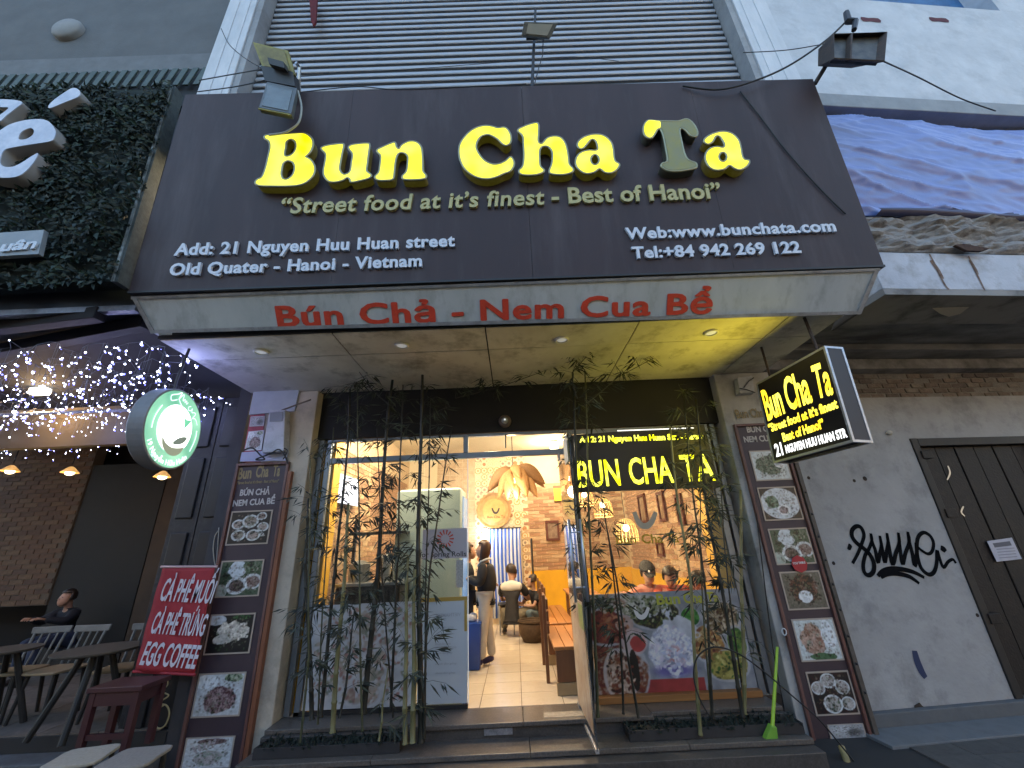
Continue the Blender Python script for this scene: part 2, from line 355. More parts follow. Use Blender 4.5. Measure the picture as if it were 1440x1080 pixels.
def brick_field(wall, plane_loc, rot, u0, u1, z0, z1, key, limit=300, L=.24, H=.078, skip=None):
    """bricks laid on a wall: plane_loc(u,z) gives the world point; nearest ones are parts, the rest one joined part"""
    spots = []; r = 0; z = z0
    while z < z1:
        u = u0 + (L / 2 if r % 2 else 0)
        while u + L / 2 < u1:
            if not (skip and skip(u, z)): spots.append((u, z))
            u += L
        z += H; r += 1
    spots.sort(key=key)
    for u, z in spots[:limit]: inst('brick', random.choice(bricks), wall, plane_loc(u, z) + Vector((0, 0, 0)), (0, 0, rot))
    if len(spots) > limit:
        bm = B()
        for u, z in spots[limit:]:
            p = plane_loc(u, z); c, s = abs(math.cos(rot)), abs(math.sin(rot)); hx, hy = (.114 * c + .01 * s), (.114 * s + .01 * c)
            box(bm, p.x - hx, p.x + hx, p.y - hy, p.y + hy, p.z - .033, p.z + .033)
        obj('brick_mass', bm, brick_mats[1], wall, kind='stuff')
bw = structure('interior_back_wall', box(B(), .3, 2.75, 9.8, 9.95, .3, 3.86), grout, loc=(1.5, 9.8, .3))
brick_field(bw, lambda u, z: Vector((u, 9.797, z)), 0, .32, 2.5, 1.32, 3.1, key=lambda p: p[0])
obj('wainscot', box(B(), .3, 2.7, 9.77, 9.80, .3, 1.28), mat('yellow_paint', (.75, .42, .02), .5, var=(.65, .35, .02), scale=3), bw)
obj('white_panel', box(B(), .3, 2.6, 9.78, 9.799, 3.12, 3.8), plaster, bw)
obj('yellow_sign', box(B(), .93, 1.16, 9.72, 9.75, 2.72, 3.0), mat('yellow_plate', (.8, .6, .05), .5), bw)
rw = structure('interior_side_wall', box(B(), 2.5, 2.65, 5.15, 9.8, .3, 3.86), grout, loc=(2.5, 7, .3))
brick_field(rw, lambda u, z: Vector((2.497, u, z)), math.pi / 2, 5.2, 9.75, 1.3, 3.2, key=lambda p: p[0])
obj('wainscot', box(B(), 2.47, 2.499, 5.16, 9.76, .3, 1.25), MATS['yellow_paint'], rw)
lw = structure('interior_side_wall', box(B(), -2.6, -2.45, 5.15, 9.8, .3, 3.86), grout, loc=(-2.5, 7, .3))
brick_field(lw, lambda u, z: Vector((-2.447, u, z)), math.pi / 2, 5.2, 9.75, 1.0, 3.2, key=lambda p: p[0])
obj('yellow_column', box(B(), -2.45, -2.22, 5.12, 5.34, .3, 3.86), MATS['yellow_paint'], lw, bevel=.01)
obj('yellow_column', box(B(), 2.28, 2.47, 5.12, 5.34, .3, 3.86), MATS['yellow_paint'], rw, bevel=.01)
# patterned tile wall: tiles laid as real squares, the printed motif is in the glaze
def pattern_tile():
    m = mat('patterned_tile', (.72, .58, .42), .35); t = m.node_tree; N = t.nodes; L = t.links; b = N['Principled BSDF']
    tc = N.new('ShaderNodeTexCoord'); oi = N.new('ShaderNodeObjectInfo'); sep = N.new('ShaderNodeSeparateXYZ'); L.new(tc.outputs['Object'], sep.inputs[0])
    cmb = N.new('ShaderNodeCombineXYZ'); L.new(sep.outputs[0], cmb.inputs[0]); L.new(sep.outputs[2], cmb.inputs[1]); ln = N.new('ShaderNodeVectorMath'); ln.operation = 'LENGTH'; L.new(cmb.outputs[0], ln.inputs[0])
    mu = N.new('ShaderNodeMath'); mu.operation = 'MULTIPLY'; L.new(ln.outputs['Value'], mu.inputs[0])
    fr = N.new('ShaderNodeMath'); fr.operation = 'MULTIPLY_ADD'; L.new(oi.outputs['Random'], fr.inputs[0]); fr.inputs[1].default_value = 90; fr.inputs[2].default_value = 60; L.new(fr.outputs[0], mu.inputs[1])
    sn = N.new('ShaderNodeMath'); sn.operation = 'SINE'; L.new(mu.outputs[0], sn.inputs[0])
    r = N.new('ShaderNodeValToRGB'); r.color_ramp.elements[0].position = .35; r.color_ramp.elements[1].position = .6; r.color_ramp.elements[0].color = (.74, .60, .42, 1); L.new(sn.outputs[0], r.inputs[0])
    c2 = N.new('ShaderNodeValToRGB'); c2.color_ramp.interpolation = 'CONSTANT'
    for p, c in ((0, (.40, .20, .09)), (.3, (.28, .22, .17)), (.55, (.50, .30, .12)), (.8, (.62, .48, .32))):
        e = c2.color_ramp.elements.new(p) if p else c2.color_ramp.elements[0]; e.color = (*c, 1)
    L.new(oi.outputs['Random'], c2.inputs[0]); mx = N.new('ShaderNodeMix'); mx.data_type = 'RGBA'; L.new(r.outputs[0], mx.inputs[6])
    mx.inputs[7].default_value = (.3, .2, .1, 1); L.new(c2.outputs[0], mx.inputs[7]); mr = N.new('ShaderNodeMath'); mr.operation = 'GREATER_THAN'; L.new(sn.outputs[0], mr.inputs[0]); mr.inputs[1].default_value = .1
    mx.inputs[6].default_value = (.74, .60, .42, 1)
    for l in list(t.links):
        if l.to_socket == mx.inputs[6]: t.links.remove(l)
    L.new(mr.outputs[0], mx.inputs[0]); L.new(mx.outputs[2], b.inputs['Base Color']); return m
ptm = pattern_tile(); tw = structure('interior_tile_wall', box(B(), -2.45, .3, 9.8, 9.95, .3, 3.86), mat('tile_grout', (.78, .66, .48), .8), loc=(-1, 9.8, .3))
bm = box(B(), -.0705, .0705, -.006, .006, -.0705, .0705); ptile = bpy.data.meshes.new('wall_tile'); bm.to_mesh(ptile); bm.free(); ptile.materials.append(ptm)
n = 0
for j in range(23, -1, -1):
    for i in range(8):
        inst('wall_tile', ptile, tw, (.215 - i * .148, 9.797, .38 + j * .148)) if not (-.56 < .215 - i * .148 < .08 and .38 + j * .148 < 2.12) else None
# left of the basket the wall is mostly hidden behind the fridge; those tiles are one part
bm = B()
for j in range(10, 24):
    for i in range(8, 14): box(bm, .215 - i * .148 - .0705, .215 - i * .148 + .0705, 9.791, 9.803, .38 + j * .148 - .0705, .38 + j * .148 + .0705)
obj('wall_tile_mass', bm, mat('plain_wall_tile', (.62, .47, .32), .4, var=(.45, .30, .18), scale=9), tw, kind='stuff')

# ================================================================== RESTAURANT BUILDING
concrete = mat('painted_concrete', (.34, .35, .36), .8, var=(.26, .27, .29), scale=3, bump=.3, dirt=((.16, .16, .16), 2.2, .6))
stucco_w = mat('white_stucco', (.62, .64, .68), .8, var=(.50, .53, .57), scale=4, bump=.25, dirt=((.3, .31, .33), 1.2, .45), stretch=(1, 1, .35))
cream = mat('grimy_cream_wall', (.60, .54, .44), .8, var=(.46, .41, .33), scale=2.5, bump=.25, dirt=((.17, .15, .12), 2.2, .6))
black = mat('black_cladding', (.004, .0045, .006), .7, var=(.007, .007, .009), scale=3)
rb = thing('restaurant_building', 'narrow restaurant building with a grey roller shutter above its brown sign', 'building', (0, 5.0, 0))
obj('pillar', box(B(), -3.18, -2.42, 4.86, 5.2, -.02, 3.74), cream, rb, bevel=.01, label='grimy cream pillar left of the shop window')
obj('pillar', box(B(), 2.62, 3.33, 4.86, 5.2, -.02, 3.74), mat('grimy_grey_wall', (.50, .50, .48), .8, var=(.36, .36, .34), scale=2.5, bump=.25, dirt=((.12, .12, .11), 2.2, .7)), rb, bevel=.01, label='grimy grey pillar right of the shop window')
obj('fascia_wall', box(B(), -2.42, 2.62, 5.0, 5.15, 3.14, 3.86), black, rb)
obj('floor_slab', box(B(), -3.25, 3.22, 3.5, 5.2, 3.80, 4.1), mat('dark_slab', (.05, .05, .05), .8), rb)
SH = YP(3.52)
sh = obj('roller_shutter', box(B(), -3.2, 3.2, 3.545, 3.62, 6.0, 11.2), mat('shutter_shadow_gap', (.02, .021, .024), .7), rb)
shm = mat('galvanised_slat', (.46, .48, .52), .45, metal=.3, var=(.37, .39, .43), scale=3, stretch=(1, 1, 8), dirt=((.16, .17, .19), 3, .5))
pr = [(0, -.02), (.0, .018), (.010, .025), (.050, .022), (.080, .010), (.088, -.02)]
def slat(z):
    bm = B(); rows = [[bm.verts.new((x, 3.545 - d, z + h)) for x in (-3.17, -1.6, 0, 1.6, 3.17)] for h, d in pr]
    for a, b in zip(rows, rows[1:]):
        for k in range(4): bm.faces.new((a[k], a[k + 1], b[k + 1], b[k]))
    me = bpy.data.meshes.new('slat'); bm.normal_update(); bm.to_mesh(me); bm.free(); me.transform(Matrix.Translation((0, -3.545, -z))); me.materials.append(shm); return me
sme = slat(6.0)
for i in range(30):
    o = inst('slat', sme, sh, (0, 3.545 + random.uniform(-.002, .002), 6.22 + i * .128)); o.rotation_euler = (0, random.uniform(-.0006, .0006), 0)
for s, (a, b) in ((-1, (-3.27, -3.19)), (1, (3.19, 3.27))):
    obj('shutter_rail', box(B(), a, b, 3.34, 3.6, 6.0, 10.6), concrete, rb)
obj('shutter_hood', box(B(), -3.3, 3.3, 3.36, 3.6, 10.0, 10.5), mat('hood_dark', (.12, .13, .13), .6, var=(.07, .07, .07), scale=3), rb)
def pilaster(x0, x1):
    bm = B(); n = 5; w = (x1 - x0) / n
    box(bm, x0, x1, 3.32, 3.7, 5.8, 11)
    for k in (1, 3): box(bm, x0 + k * w, x0 + (k + 1) * w, 3.311, 3.3195, 5.8, 11)
    return bm
obj('pilaster', pilaster(-3.66, -3.28), stucco_w, rb, bevel=.006, label='white fluted pilaster left of the shutter')
obj('pilaster', pilaster(3.28, 3.72), stucco_w, rb, bevel=.006, label='white fluted pilaster right of the shutter')

# ---------------- canopy: soffit boards, fascia strip
cp = thing('entrance_canopy', 'white fascia strip with red lettering and stained soffit boards over the doorway', 'canopy', (0, 3.4, 3.7))
sof = mat('stained_soffit', (.76, .73, .66), .7, var=(.56, .52, .46), scale=1.6, bump=.1, dirt=((.12, .10, .06), 2.2, .85))
ZS = 3.745
bm = box(B(), -3.3, 3.28, 3.42, 4.99, ZS + .012, ZS + .05); obj('backing', bm, mat('soffit_gap', (.03, .03, .03), .9), cp)
xs = [-3.29, -1.66, -.205, 1.27, 2.72, 3.27]; ys = [3.43, 3.90, 4.98]
for i in range(5):
    for j in range(2):
        z = ZS + random.uniform(-.004, .004); tl = random.uniform(-.004, .004); bm = B(); x0, x1, y0, y1 = xs[i] + .007, xs[i + 1] - .007, ys[j] + .007, ys[j + 1] - .007
        hull(bm, [(x0, y0, z), (x1, y0, z + tl), (x1, y1, z + tl), (x0, y1, z)], [(x0, y0, z + .01), (x1, y0, z + tl + .01), (x1, y1, z + tl + .01), (x0, y1, z + .01)]); obj('soffit_panel', bm, sof, cp)
FS = PL((0, 3.36, 3.70), (1, 0, -.014), (0, -.24, .33))                 # fascia strip plane
def fpx(x, y): return FS.px(x, y)
FQ = [(184, 417), (1238, 377), (1211, 442), (212, 469)]
fasm = mat('white_fascia_sheet', (.50, .54, .54), .5, var=(.42, .46, .46), scale=2.5, dirt=((.18, .19, .175), 4.5, .55), stretch=(1.4, 1, .3))
obj('fascia_strip', quad(FS, FQ, -.03, 0), fasm, cp)
al = mat('dirty_aluminium', (.42, .44, .46), .45, metal=.5, var=(.28, .29, .30), scale=10, dirt=((.1, .1, .1), 8, .6))
for a, b, w in ((FQ[3], FQ[2], 5), (FQ[0], FQ[1], 4)):
    obj('edge_trim', quad(FS, [(a[0], a[1] - w), (b[0], b[1] - w), b, a] if w == 5 else [a, b, (b[0], b[1] + w), (a[0], a[1] + w)], 0.001, .012), al, cp)
obj('edge_trim', quad(FS, [(1232, 377), (1238, 377), (1211, 442), (1205, 442)], .002, .014), al, cp); obj('edge_trim', quad(FS, [(184, 417), (190, 417), (218, 469), (212, 469)], .002, .014), al, cp)
p0, p1 = FS.px(*FQ[2]), FS.px(*FQ[1]); a, b = FS.w(*p0, -.03), FS.w(*p1, -.03); d = Vector((.0, .32, .0)); t = Vector((.03, 0, 0))
obj('end_panel', hull(B(), [a - t, b - t, b - t + d, a - t + d], [a, b, b + d, a + d]), mat('dark_end', (.07, .07, .07), .7), cp)
p0, p1 = FS.px(*FQ[3]), FS.px(*FQ[0]); a, b = FS.w(*p0, -.03), FS.w(*p1, -.03)
obj('end_panel', hull(B(), [a, b, b + d, a + d], [a + t, b + t, b + t + d, a + t + d]), fasm, cp)
redp = mat('red_vinyl', (.62, .06, .025), .5, var=(.50, .045, .02), scale=30)
lettering(FS, 'Bún Chả', (392, 459), (612, 452), 29.5, .003, .004, redp, cp, split=True, fat=.007, off=.012, sp=1.06)
lettering(FS, '-', (637, 451), (652, 450), 29, .003, .004, redp, cp, split=True, fat=.007, off=.012)
lettering(FS, 'Nem Cua Bể', (677, 450), (1000, 440), 29.5, .003, .004, redp, cp, split=True, fat=.007, off=.012, sp=1.08)
# ---------------- downlights
whitep = mat('white_enamel', (.7, .7, .68), .35)
for x, y, w in ((367, 495, 'leftmost'), (565, 486, 'second from the left'), (790, 478, 'third from the left'), (1000, 468, 'rightmost, in the yellow glow')):
    p = atz(x, y, ZS - .01); t = thing('ceiling_light', 'round unlit soffit downlight, %s under the canopy' % (w + ' of four' if 'right' not in w else w), 'ceiling light', (p.x, p.y, ZS), group='downlights in the canopy soffit')
    bm = lathe(B(), [(.052, -.014), (.064, -.02), (.07, -.014), (.072, 0), (.05, .001)], (p.x, p.y, ZS - .004), 28); obj('trim_ring', bm, whitep, t, smooth=True)
    bm = lathe(B(), [(0, -.011), (.03, -.010), (.051, -.006)], (p.x, p.y, ZS - .004), 24); obj('lens', bm, mat('lens_frost_glow', (.8, .82, .84), .3, emit=.12), t, smooth=True)  # lens given a faint glow of its own, though the downlight is off

# ================================================================== BILLBOARD
BP = PL((0, 3.1, 4.05), (1, 0, -.011), (0, -.2, 2.31))
bb = thing('billboard_sign', 'large dark brown restaurant billboard with lit yellow three-dimensional letters', 'sign', (0, 3.1, 4.05))
brown = mat('dark_brown_sheet', (.064, .046, .048), .5, var=(.048, .036, .038), scale=1.2, dirt=((.105, .088, .090), 1.9, .6), stretch=(1.6, 1, .22), bump=.04, spec=.22)  # lighter streaks: stains, and the sheet's uneven reflection put into the colour
Q = dict(tl=(261, 133), tr=(1143, 111), br=(1243, 373), bl=(181, 410))
def topx(t): return (Q['tl'][0] + (Q['tr'][0] - Q['tl'][0]) * t, Q['tl'][1] + (Q['tr'][1] - Q['tl'][1]) * t)
def botx(t): return (Q['bl'][0] + (Q['br'][0] - Q['bl'][0]) * t, Q['bl'][1] + (Q['br'][1] - Q['bl'][1]) * t)
for a, b in ((0, .2675), (.2678, .535), (.5355, .802), (.8023, 1)):
    obj('face_panel', quad(BP, [topx(a), topx(b), botx(b), botx(a)], -.02, random.uniform(-.0005, .0005)), brown, bb)
q = [BP.w(*BP.px(*Q[k]), -.022) for k in ('tl', 'tr', 'br', 'bl')]; back = [p + Vector((0, .34, 0)) for p in q]
ctr = sum((p for p in q), Vector()) / 4; q = [ctr + (p - ctr) * .998 for p in q]; back = [p + Vector((0, .34, 0)) for p in q]
obj('box_body', hull(B(), q, back), mat('dark_sheet_side', (.03, .03, .034), .6), bb)
tq = [BP.px(*Q['bl']), BP.px(*Q['br'])]; obj('bottom_lip', hull(B(), [BP.w(tq[0][0], tq[0][1] - .02, -.06), BP.w(tq[1][0], tq[1][1] - .02, -.06), BP.w(tq[1][0], tq[1][1] - .02, .012), BP.w(tq[0][0], tq[0][1] - .02, .012)], [BP.w(tq[0][0], tq[0][1], -.06), BP.w(tq[1][0], tq[1][1], -.06), BP.w(tq[1][0], tq[1][1], .012), BP.w(tq[0][0], tq[0][1], .012)]), mat('black_edge', (.02, .02, .022), .5), bb)
HF = .10                                                               # letters stand 12 cm proud
def crop(pts, ox, oy, s): return [(ox + p[0] / s, oy + p[1] / s, *p[2:]) for p in pts]
def ring(cx, cy, rx, ry, n=14): return [(cx + rx * math.cos(2 * math.pi * k / n), cy + ry * math.sin(2 * math.pi * k / n)) for k in range(n)]
c1 = 1
LET = {
'B': ((350, 180, 10.8), [[(238, 118), (320, 98), (500, 92), (700, 76), (850, 78), (950, 150), (975, 235), (950, 330), (900, 400), (862, 432, c1), (950, 490), (1000, 590), (985, 700), (900, 800), (780, 860), (600, 880), (300, 880), (150, 872), (92, 832), (125, 780), (195, 740), (250, 600), (290, 430), (318, 290), (300, 200), (240, 158)], [(570, 210), (640, 170), (700, 210), (712, 290), (680, 370), (620, 418), (560, 425), (542, 380), (560, 290)], [(520, 540), (580, 498), (650, 512), (688, 570), (685, 650), (650, 725), (580, 775), (520, 765), (492, 700), (500, 620)]]),
'u': ((450, 180, 9), [[(12, 262), (40, 235), (130, 213), (270, 198), (302, 214), (285, 300), (262, 420), (250, 520), (290, 580), (340, 578), (380, 540), (397, 430), (408, 330), (358, 250), (400, 213), (500, 198), (600, 192), (628, 212), (615, 320), (600, 450), (592, 540), (648, 592), (620, 632), (520, 662), (395, 684), (375, 645), (340, 628), (280, 662), (180, 684), (100, 668), (48, 600), (42, 530), (60, 430), (68, 330)]]),
'n': ((450, 180, 9), [[(716, 285), (800, 235), (900, 192), (950, 182), (970, 240), (1000, 260), (1040, 210), (1130, 168), (1220, 176), (1282, 240), (1298, 350), (1302, 460), (1306, 545), (1345, 600), (1320, 640), (1200, 652), (1060, 648), (1040, 608), (1090, 550), (1108, 440), (1105, 350), (1050, 312), (990, 325), (962, 390), (948, 480), (940, 560), (930, 630), (900, 655), (800, 662), (725, 655), (692, 618), (740, 560), (758, 460), (765, 350)]]),
'C': ((630, 160, 10.8), [[(850, 203), (910, 240), (955, 330), (952, 430), (885, 480), (820, 450), (760, 390), (680, 340), (600, 315), (500, 345), (440, 430), (432, 520), (480, 620), (560, 710), (680, 765), (790, 755), (880, 710), (950, 652), (1002, 720), (995, 800), (940, 872), (850, 905), (740, 955), (600, 985), (450, 965), (320, 895), (220, 785), (170, 640), (170, 500), (220, 390), (330, 270), (450, 203), (580, 178), (690, 195), (760, 215)]]),
'h': ((720, 160, 9), [[(72, 208), (150, 160), (240, 128), (330, 120), (337, 240), (335, 350), (380, 375), (440, 310), (520, 283), (610, 295), (670, 360), (702, 460), (718, 570), (728, 640), (778, 700), (750, 742), (640, 768), (500, 758), (472, 718), (500, 640), (512, 540), (500, 460), (450, 412), (385, 415), (352, 460), (350, 560), (360, 660), (408, 710), (380, 745), (280, 772), (130, 768), (86, 720), (135, 660), (150, 540), (145, 400), (135, 280)]]),
'a': ((720, 160, 9), [[(825, 385), (870, 320), (960, 275), (1070, 258), (1170, 280), (1250, 350), (1282, 440), (1292, 540), (1310, 600), (1362, 640), (1330, 702), (1260, 745), (1180, 742), (1110, 695), (1040, 738), (940, 755), (860, 715), (808, 645), (812, 560), (870, 490), (970, 460), (1060, 462), (1085, 430), (1060, 345), (1010, 322), (960, 370), (910, 428), (860, 442)], ring(1050, 580, 52, 64)]),
'T': ((895, 155, 8.47), [[(150, 118), (240, 125), (400, 128), (500, 128), (600, 103), (680, 160), (728, 250), (712, 308), (650, 302), (590, 240), (535, 212), (515, 250), (540, 370), (570, 500), (620, 590), (712, 630), (712, 680), (640, 702), (500, 722), (370, 714), (298, 665), (310, 630), (370, 600), (350, 450), (320, 300), (290, 232), (250, 230), (200, 312), (150, 332), (95, 290), (82, 210), (105, 150)]]),
'a2': ((895, 155, 8.47), [[(802, 362), (850, 308), (940, 268), (1040, 252), (1140, 278), (1215, 350), (1245, 440), (1262, 540), (1290, 585), (1348, 600), (1322, 662), (1240, 708), (1170, 692), (1110, 655), (1050, 698), (950, 712), (870, 675), (822, 590), (828, 510), (880, 452), (960, 432), (1030, 442), (1050, 405), (1000, 318), (950, 308), (910, 372), (850, 403)], ring(1030, 555, 46, 55)])}
rim = mat('letter_trim', (.33, .32, .20), .35, metal=.5); ret = mat('letter_return', (.20, .18, .09), .45, metal=.3, var=(.1, .09, .05), scale=12, emit=.012, ecol=(1, .85, .02)); ret_off = mat('unlit_return', (.10, .10, .08), .5, metal=.3)
lit = emat('lit_yellow_acrylic', (1.0, .84, .0), .58, hot=(1, .95, .10), hscale=4.5)
dim = emat('dim_yellow_acrylic', (.75, .62, .01), .42, hot=(1, .9, .02), hscale=7)
dead = mat('unlit_olive_acrylic', (.30, .27, .06), .35, var=(.24, .24, .12), scale=8)
for k, ((ox, oy, s), loops) in LET.items():
    L2 = [pxpoly(BP, spline(crop(lp, ox, oy, s), 4), HF) for lp in loops]
    lm = Matrix.Translation((0, 0, 0)) @ BP.mat()
    me = curve_mesh(L2, HF / 2 - .004); me.transform(BP.mat(HF / 2 - .004 + .001)); lt = obj('letter', me, ret_off if k == 'T' else ret, bb, label='%s letter %s of the lit billboard name' % ('unlit olive' if k == 'T' else 'lit yellow', k[0]))
    bm = B()
    for lp in L2: tube(bm, [BP.w(u, v, HF - .006) for u, v in lp] + [BP.w(*lp[0], HF - .006)], .011, 6, False)
    obj('letter_trim', bm, rim, lt, smooth=True)
    if k == 'T':
        left = [(150, 118), (240, 125), (290, 140), (290, 215), (250, 230), (200, 312), (150, 332), (95, 290), (82, 210), (105, 150)]
        me = curve_mesh([pxpoly(BP, spline(crop(left, ox, oy, s), 4), HF)], .002, off=-.008); me.transform(BP.mat(HF + .004)); obj('letter_face', me, lit, lt)
        me = curve_mesh(L2, .002, off=-.010); me.transform(BP.mat(HF)); obj('letter_face', me, dead, lt)
    else:
        me = curve_mesh(L2, .002, off=-.010); me.transform(BP.mat(HF)); obj('letter_face', me, lit, lt)
sheen = mat('screw_steel', (.8, .8, .8), .2, metal=1)
gold = mat('dull_gold_letter', (.48, .42, .18), .4, metal=.1, var=(.40, .35, .14), scale=10)
lettering(BP, '“Street food at it’s finest', (396, 303), (766, 290), 22, .002, .03, gold, bb, split=True, off=.02, sp=1.05, shear=.12)
lettering(BP, '- Best of Hanoi”', (776, 289), (1014, 281), 22, .002, .03, gold, bb, split=True, off=.025, sp=1.03)
white_l = mat('white_raised_letter', (.62, .66, .72), .4)
lettering(BP, 'Add: 21 Nguyen Huu Huan street', (247, 361), (640, 348), 16.5, .002, .025, white_l, bb, split=True, off=.03, sp=1.06, wsp=1.1)
lettering(BP, 'Old Quater - Hanoi - Vietnam', (240, 389), (594, 376), 16.5, .002, .025, white_l, bb, split=True, off=.03, sp=1.06, wsp=1.1)
lettering(BP, 'Web:www.bunchata.com', (880, 338), (1174, 327), 15.5, .002, .025, white_l, bb, split=True, off=.03, sp=1.08)
lettering(BP, 'Tel:+84 942 269 122', (889, 365), (1125, 357), 16, .002, .025, white_l, bb, split=True, off=.03, sp=1.04)
# ================================================================== HANGING LIGHTBOX
HS = PL((2.67, 4.24, 2.475), (.12, -.94, 0), (.05, 0, .878))            # u: from the wall out to the street, n faces left
hs = thing('hanging_lightbox', 'black double sided lightbox hanging beside the canopy with glowing yellow restaurant name', 'sign', (2.8, 3.7, 2.475))
alu = mat('brushed_aluminium', (.50, .52, .56), .35, metal=.7, var=(.38, .40, .43), scale=20)
hp = [HS.px(1061.4, 542), HS.px(1157.6, 485), HS.px(1201, 621), HS.px(1089.6, 651)]
blackf = mat('black_lightbox_film', (.012, .010, .012), .3)
TH = .185
def hb(u0, u1, v0, v1, h0, h1): return obox(B(), HS, u0, u1, v0, v1, h0, h1)
u0, u1 = (hp[0][0] + hp[3][0]) / 2, (hp[1][0] + hp[2][0]) / 2; v0, v1 = (hp[2][1] + hp[3][1]) / 2, (hp[0][1] + hp[1][1]) / 2
obj('film_panel', hb(u0 + .012, u1 - .012, v0 + .012, v1 - .012, -.012, -.004), blackf, hs, label='front film with the lit lettering')
obj('film_panel', hb(u0 + .012, u1 - .012, v0 + .012, v1 - .012, -TH + .004, -TH + .012), blackf, hs)
obj('end_panel', hb(u1 - .014, u1 - .004, v0 + .02, v1 - .02, -TH + .02, -.02), mat('end_panel_black', (.03, .028, .034), .5), hs)
obj('core', hb(u0 + .02, u1 - .02, v0 + .02, v1 - .02, -TH + .02, -.02), mat('inner_black', (.01, .01, .01), .8), hs)
for h in ((-.02, 0), (-TH, -TH + .02)):
    for a in ((u0, u1, v0, v0 + .02), (u0, u1, v1 - .02, v1), (u0, u0 + .02, v0 + .02, v1 - .02), (u1 - .02, u1, v0 + .02, v1 - .02)): obj('frame_bar', hb(*a, *h), alu, hs)
for v in ((v0, v0 + .02), (v1 - .02, v1)):
    for u in ((u0, u0 + .02), (u1 - .02, u1)): obj('frame_bar', hb(*u, *v, -TH + .02, -.02), alu, hs)
ly = emat('sign_yellow', (1, .62, .02), 1.15, hot=(1, .95, .10), hscale=5); lwh = emat('sign_white', (.9, .9, .85), .9, hot=(1, 1, 1), hscale=9)
def hl(s, a, b, cap, m, off=.02, **k): return lettering(HS, s, a, b, cap, -.0035, .002, m, hs, off=off, **k)
hl('Bun', (1080, 591), (1104, 580), 47, ly, split=True); hl('Cha', (1109, 577), (1143, 564), 50, ly, split=True); hl('Ta', (1149, 560), (1172, 553), 50, ly, split=True)
hl('“Street food at it’s finest', (1082, 608), (1179, 573), 13, ly, off=.03); hl('Best of Hanoi”', (1102, 621), (1160, 601), 13, ly, off=.03)
hl('21', (1092, 642), (1102, 639), 18, lwh, off=.03); hl('NGUYEN HUU HUAN STR', (1106, 637), (1192, 614), 12, lwh, off=.035)
# the same words on the far side (mirrored position): lettering as flat film on the right-facing panel
HR = PL(HS.w(u1, 0, -TH), -HS.ex, HS.ey)
me = text_mesh('Bun Cha Ta', 1.0, .02); xs_ = [v.co.x for v in me.vertices]; x0, x1 = min(xs_), max(xs_)
for v in me.vertices: v.co = HR.w(.05 + (v.co.x - x0) / (x1 - x0) * .7, .42 + v.co.y / CAP * .24, .002 + .002 * v.co.z)
obj('lettering', me, ly, hs)
p = HS.w(u1 - .16, v1, -TH / 2); obj('hanger_rod', tube(B(), [p, (p.x - .02, p.y, 3.745)], .014, 8), mat('rusty_rod', (.10, .075, .06), .7, metal=.5, var=(.05, .035, .03), scale=30), hs)
p = HS.w(u0 + .12, v1, -TH / 2); obj('hanger_rod', tube(B(), [p, (p.x, p.y, 3.745)], .012, 8), MATS['rusty_rod'], hs)
sl = bpy.data.lights.new('lightbox_glow', 'AREA'); sl.shape = 'RECTANGLE'; sl.size = .7; sl.size_y = .5; sl.energy = 7 * EK; sl.color = (1, .80, .05)
so = bpy.data.objects.new('lightbox_glow', sl); COL.objects.link(so); so.matrix_world = HS.mat(.02) @ Matrix.Translation(((u0 + u1) / 2, (v0 + v1) / 2, 0)) @ Matrix.Rotation(math.pi, 4, 'X')
so.parent = hs; so.matrix_parent_inverse = Matrix.Translation(-WL[hs.name])

# ================================================================== FLOODLIGHTS
rust = mat('rusted_brown_metal', (.10, .07, .055), .75, metal=.3, var=(.05, .045, .045), scale=14, bump=.3); dk = mat('black_metal', (.02, .02, .022), .5)
# middle: lamp head on a pole
t = thing('floodlight', 'small black floodlight on an upright pole over the middle of the billboard', 'floodlight', (.40, 2.95, 6.3), group='floodlights over the billboard')
P0 = YP(2.92); a = Vector(aty(748, 126, 2.95)); b = aty(753, 14, 2.86)
obj('pole', tube(B(), [a, b], [.018, .014], 8), dk, t)
FP = PL(aty(756, 40, 2.74), (1, .15, -.09), (.02, -.75, .85))
q = [FP.px(x, y) for x, y in ((737, 30), (785, 32), (774, 54), (733, 50))]; bm = B(); c = [FP.w(*p) for p in q]; cc = sum(c, Vector()) / 4
hull(bm, [cc + (p - cc) * .75 + FP.n * -.09 for p in c], c); obj('housing', bm, mat('weathered_housing', (.13, .14, .13), .6, metal=.4, var=(.07, .07, .07), scale=20), t, bevel=.006)
obj('lens', hull(B(), [cc + (p - cc) * .72 + FP.n * .001 for p in c], [cc + (p - cc) * .72 + FP.n * .006 for p in c]), mat('grey_lens', (.30, .31, .28), .15), t)
bm = B(); box(bm, cc.x - .13, cc.x + .13, cc.y + .08, cc.y + .11, cc.z + .02, cc.z + .05); obj('bracket', bm, dk, t)
obj('cable', tube(B(), [aty(764, 52, 2.86), aty(763, 78, 2.9), aty(757, 98, 2.93), aty(751, 120, 2.95)], .006, 5), dk, t)
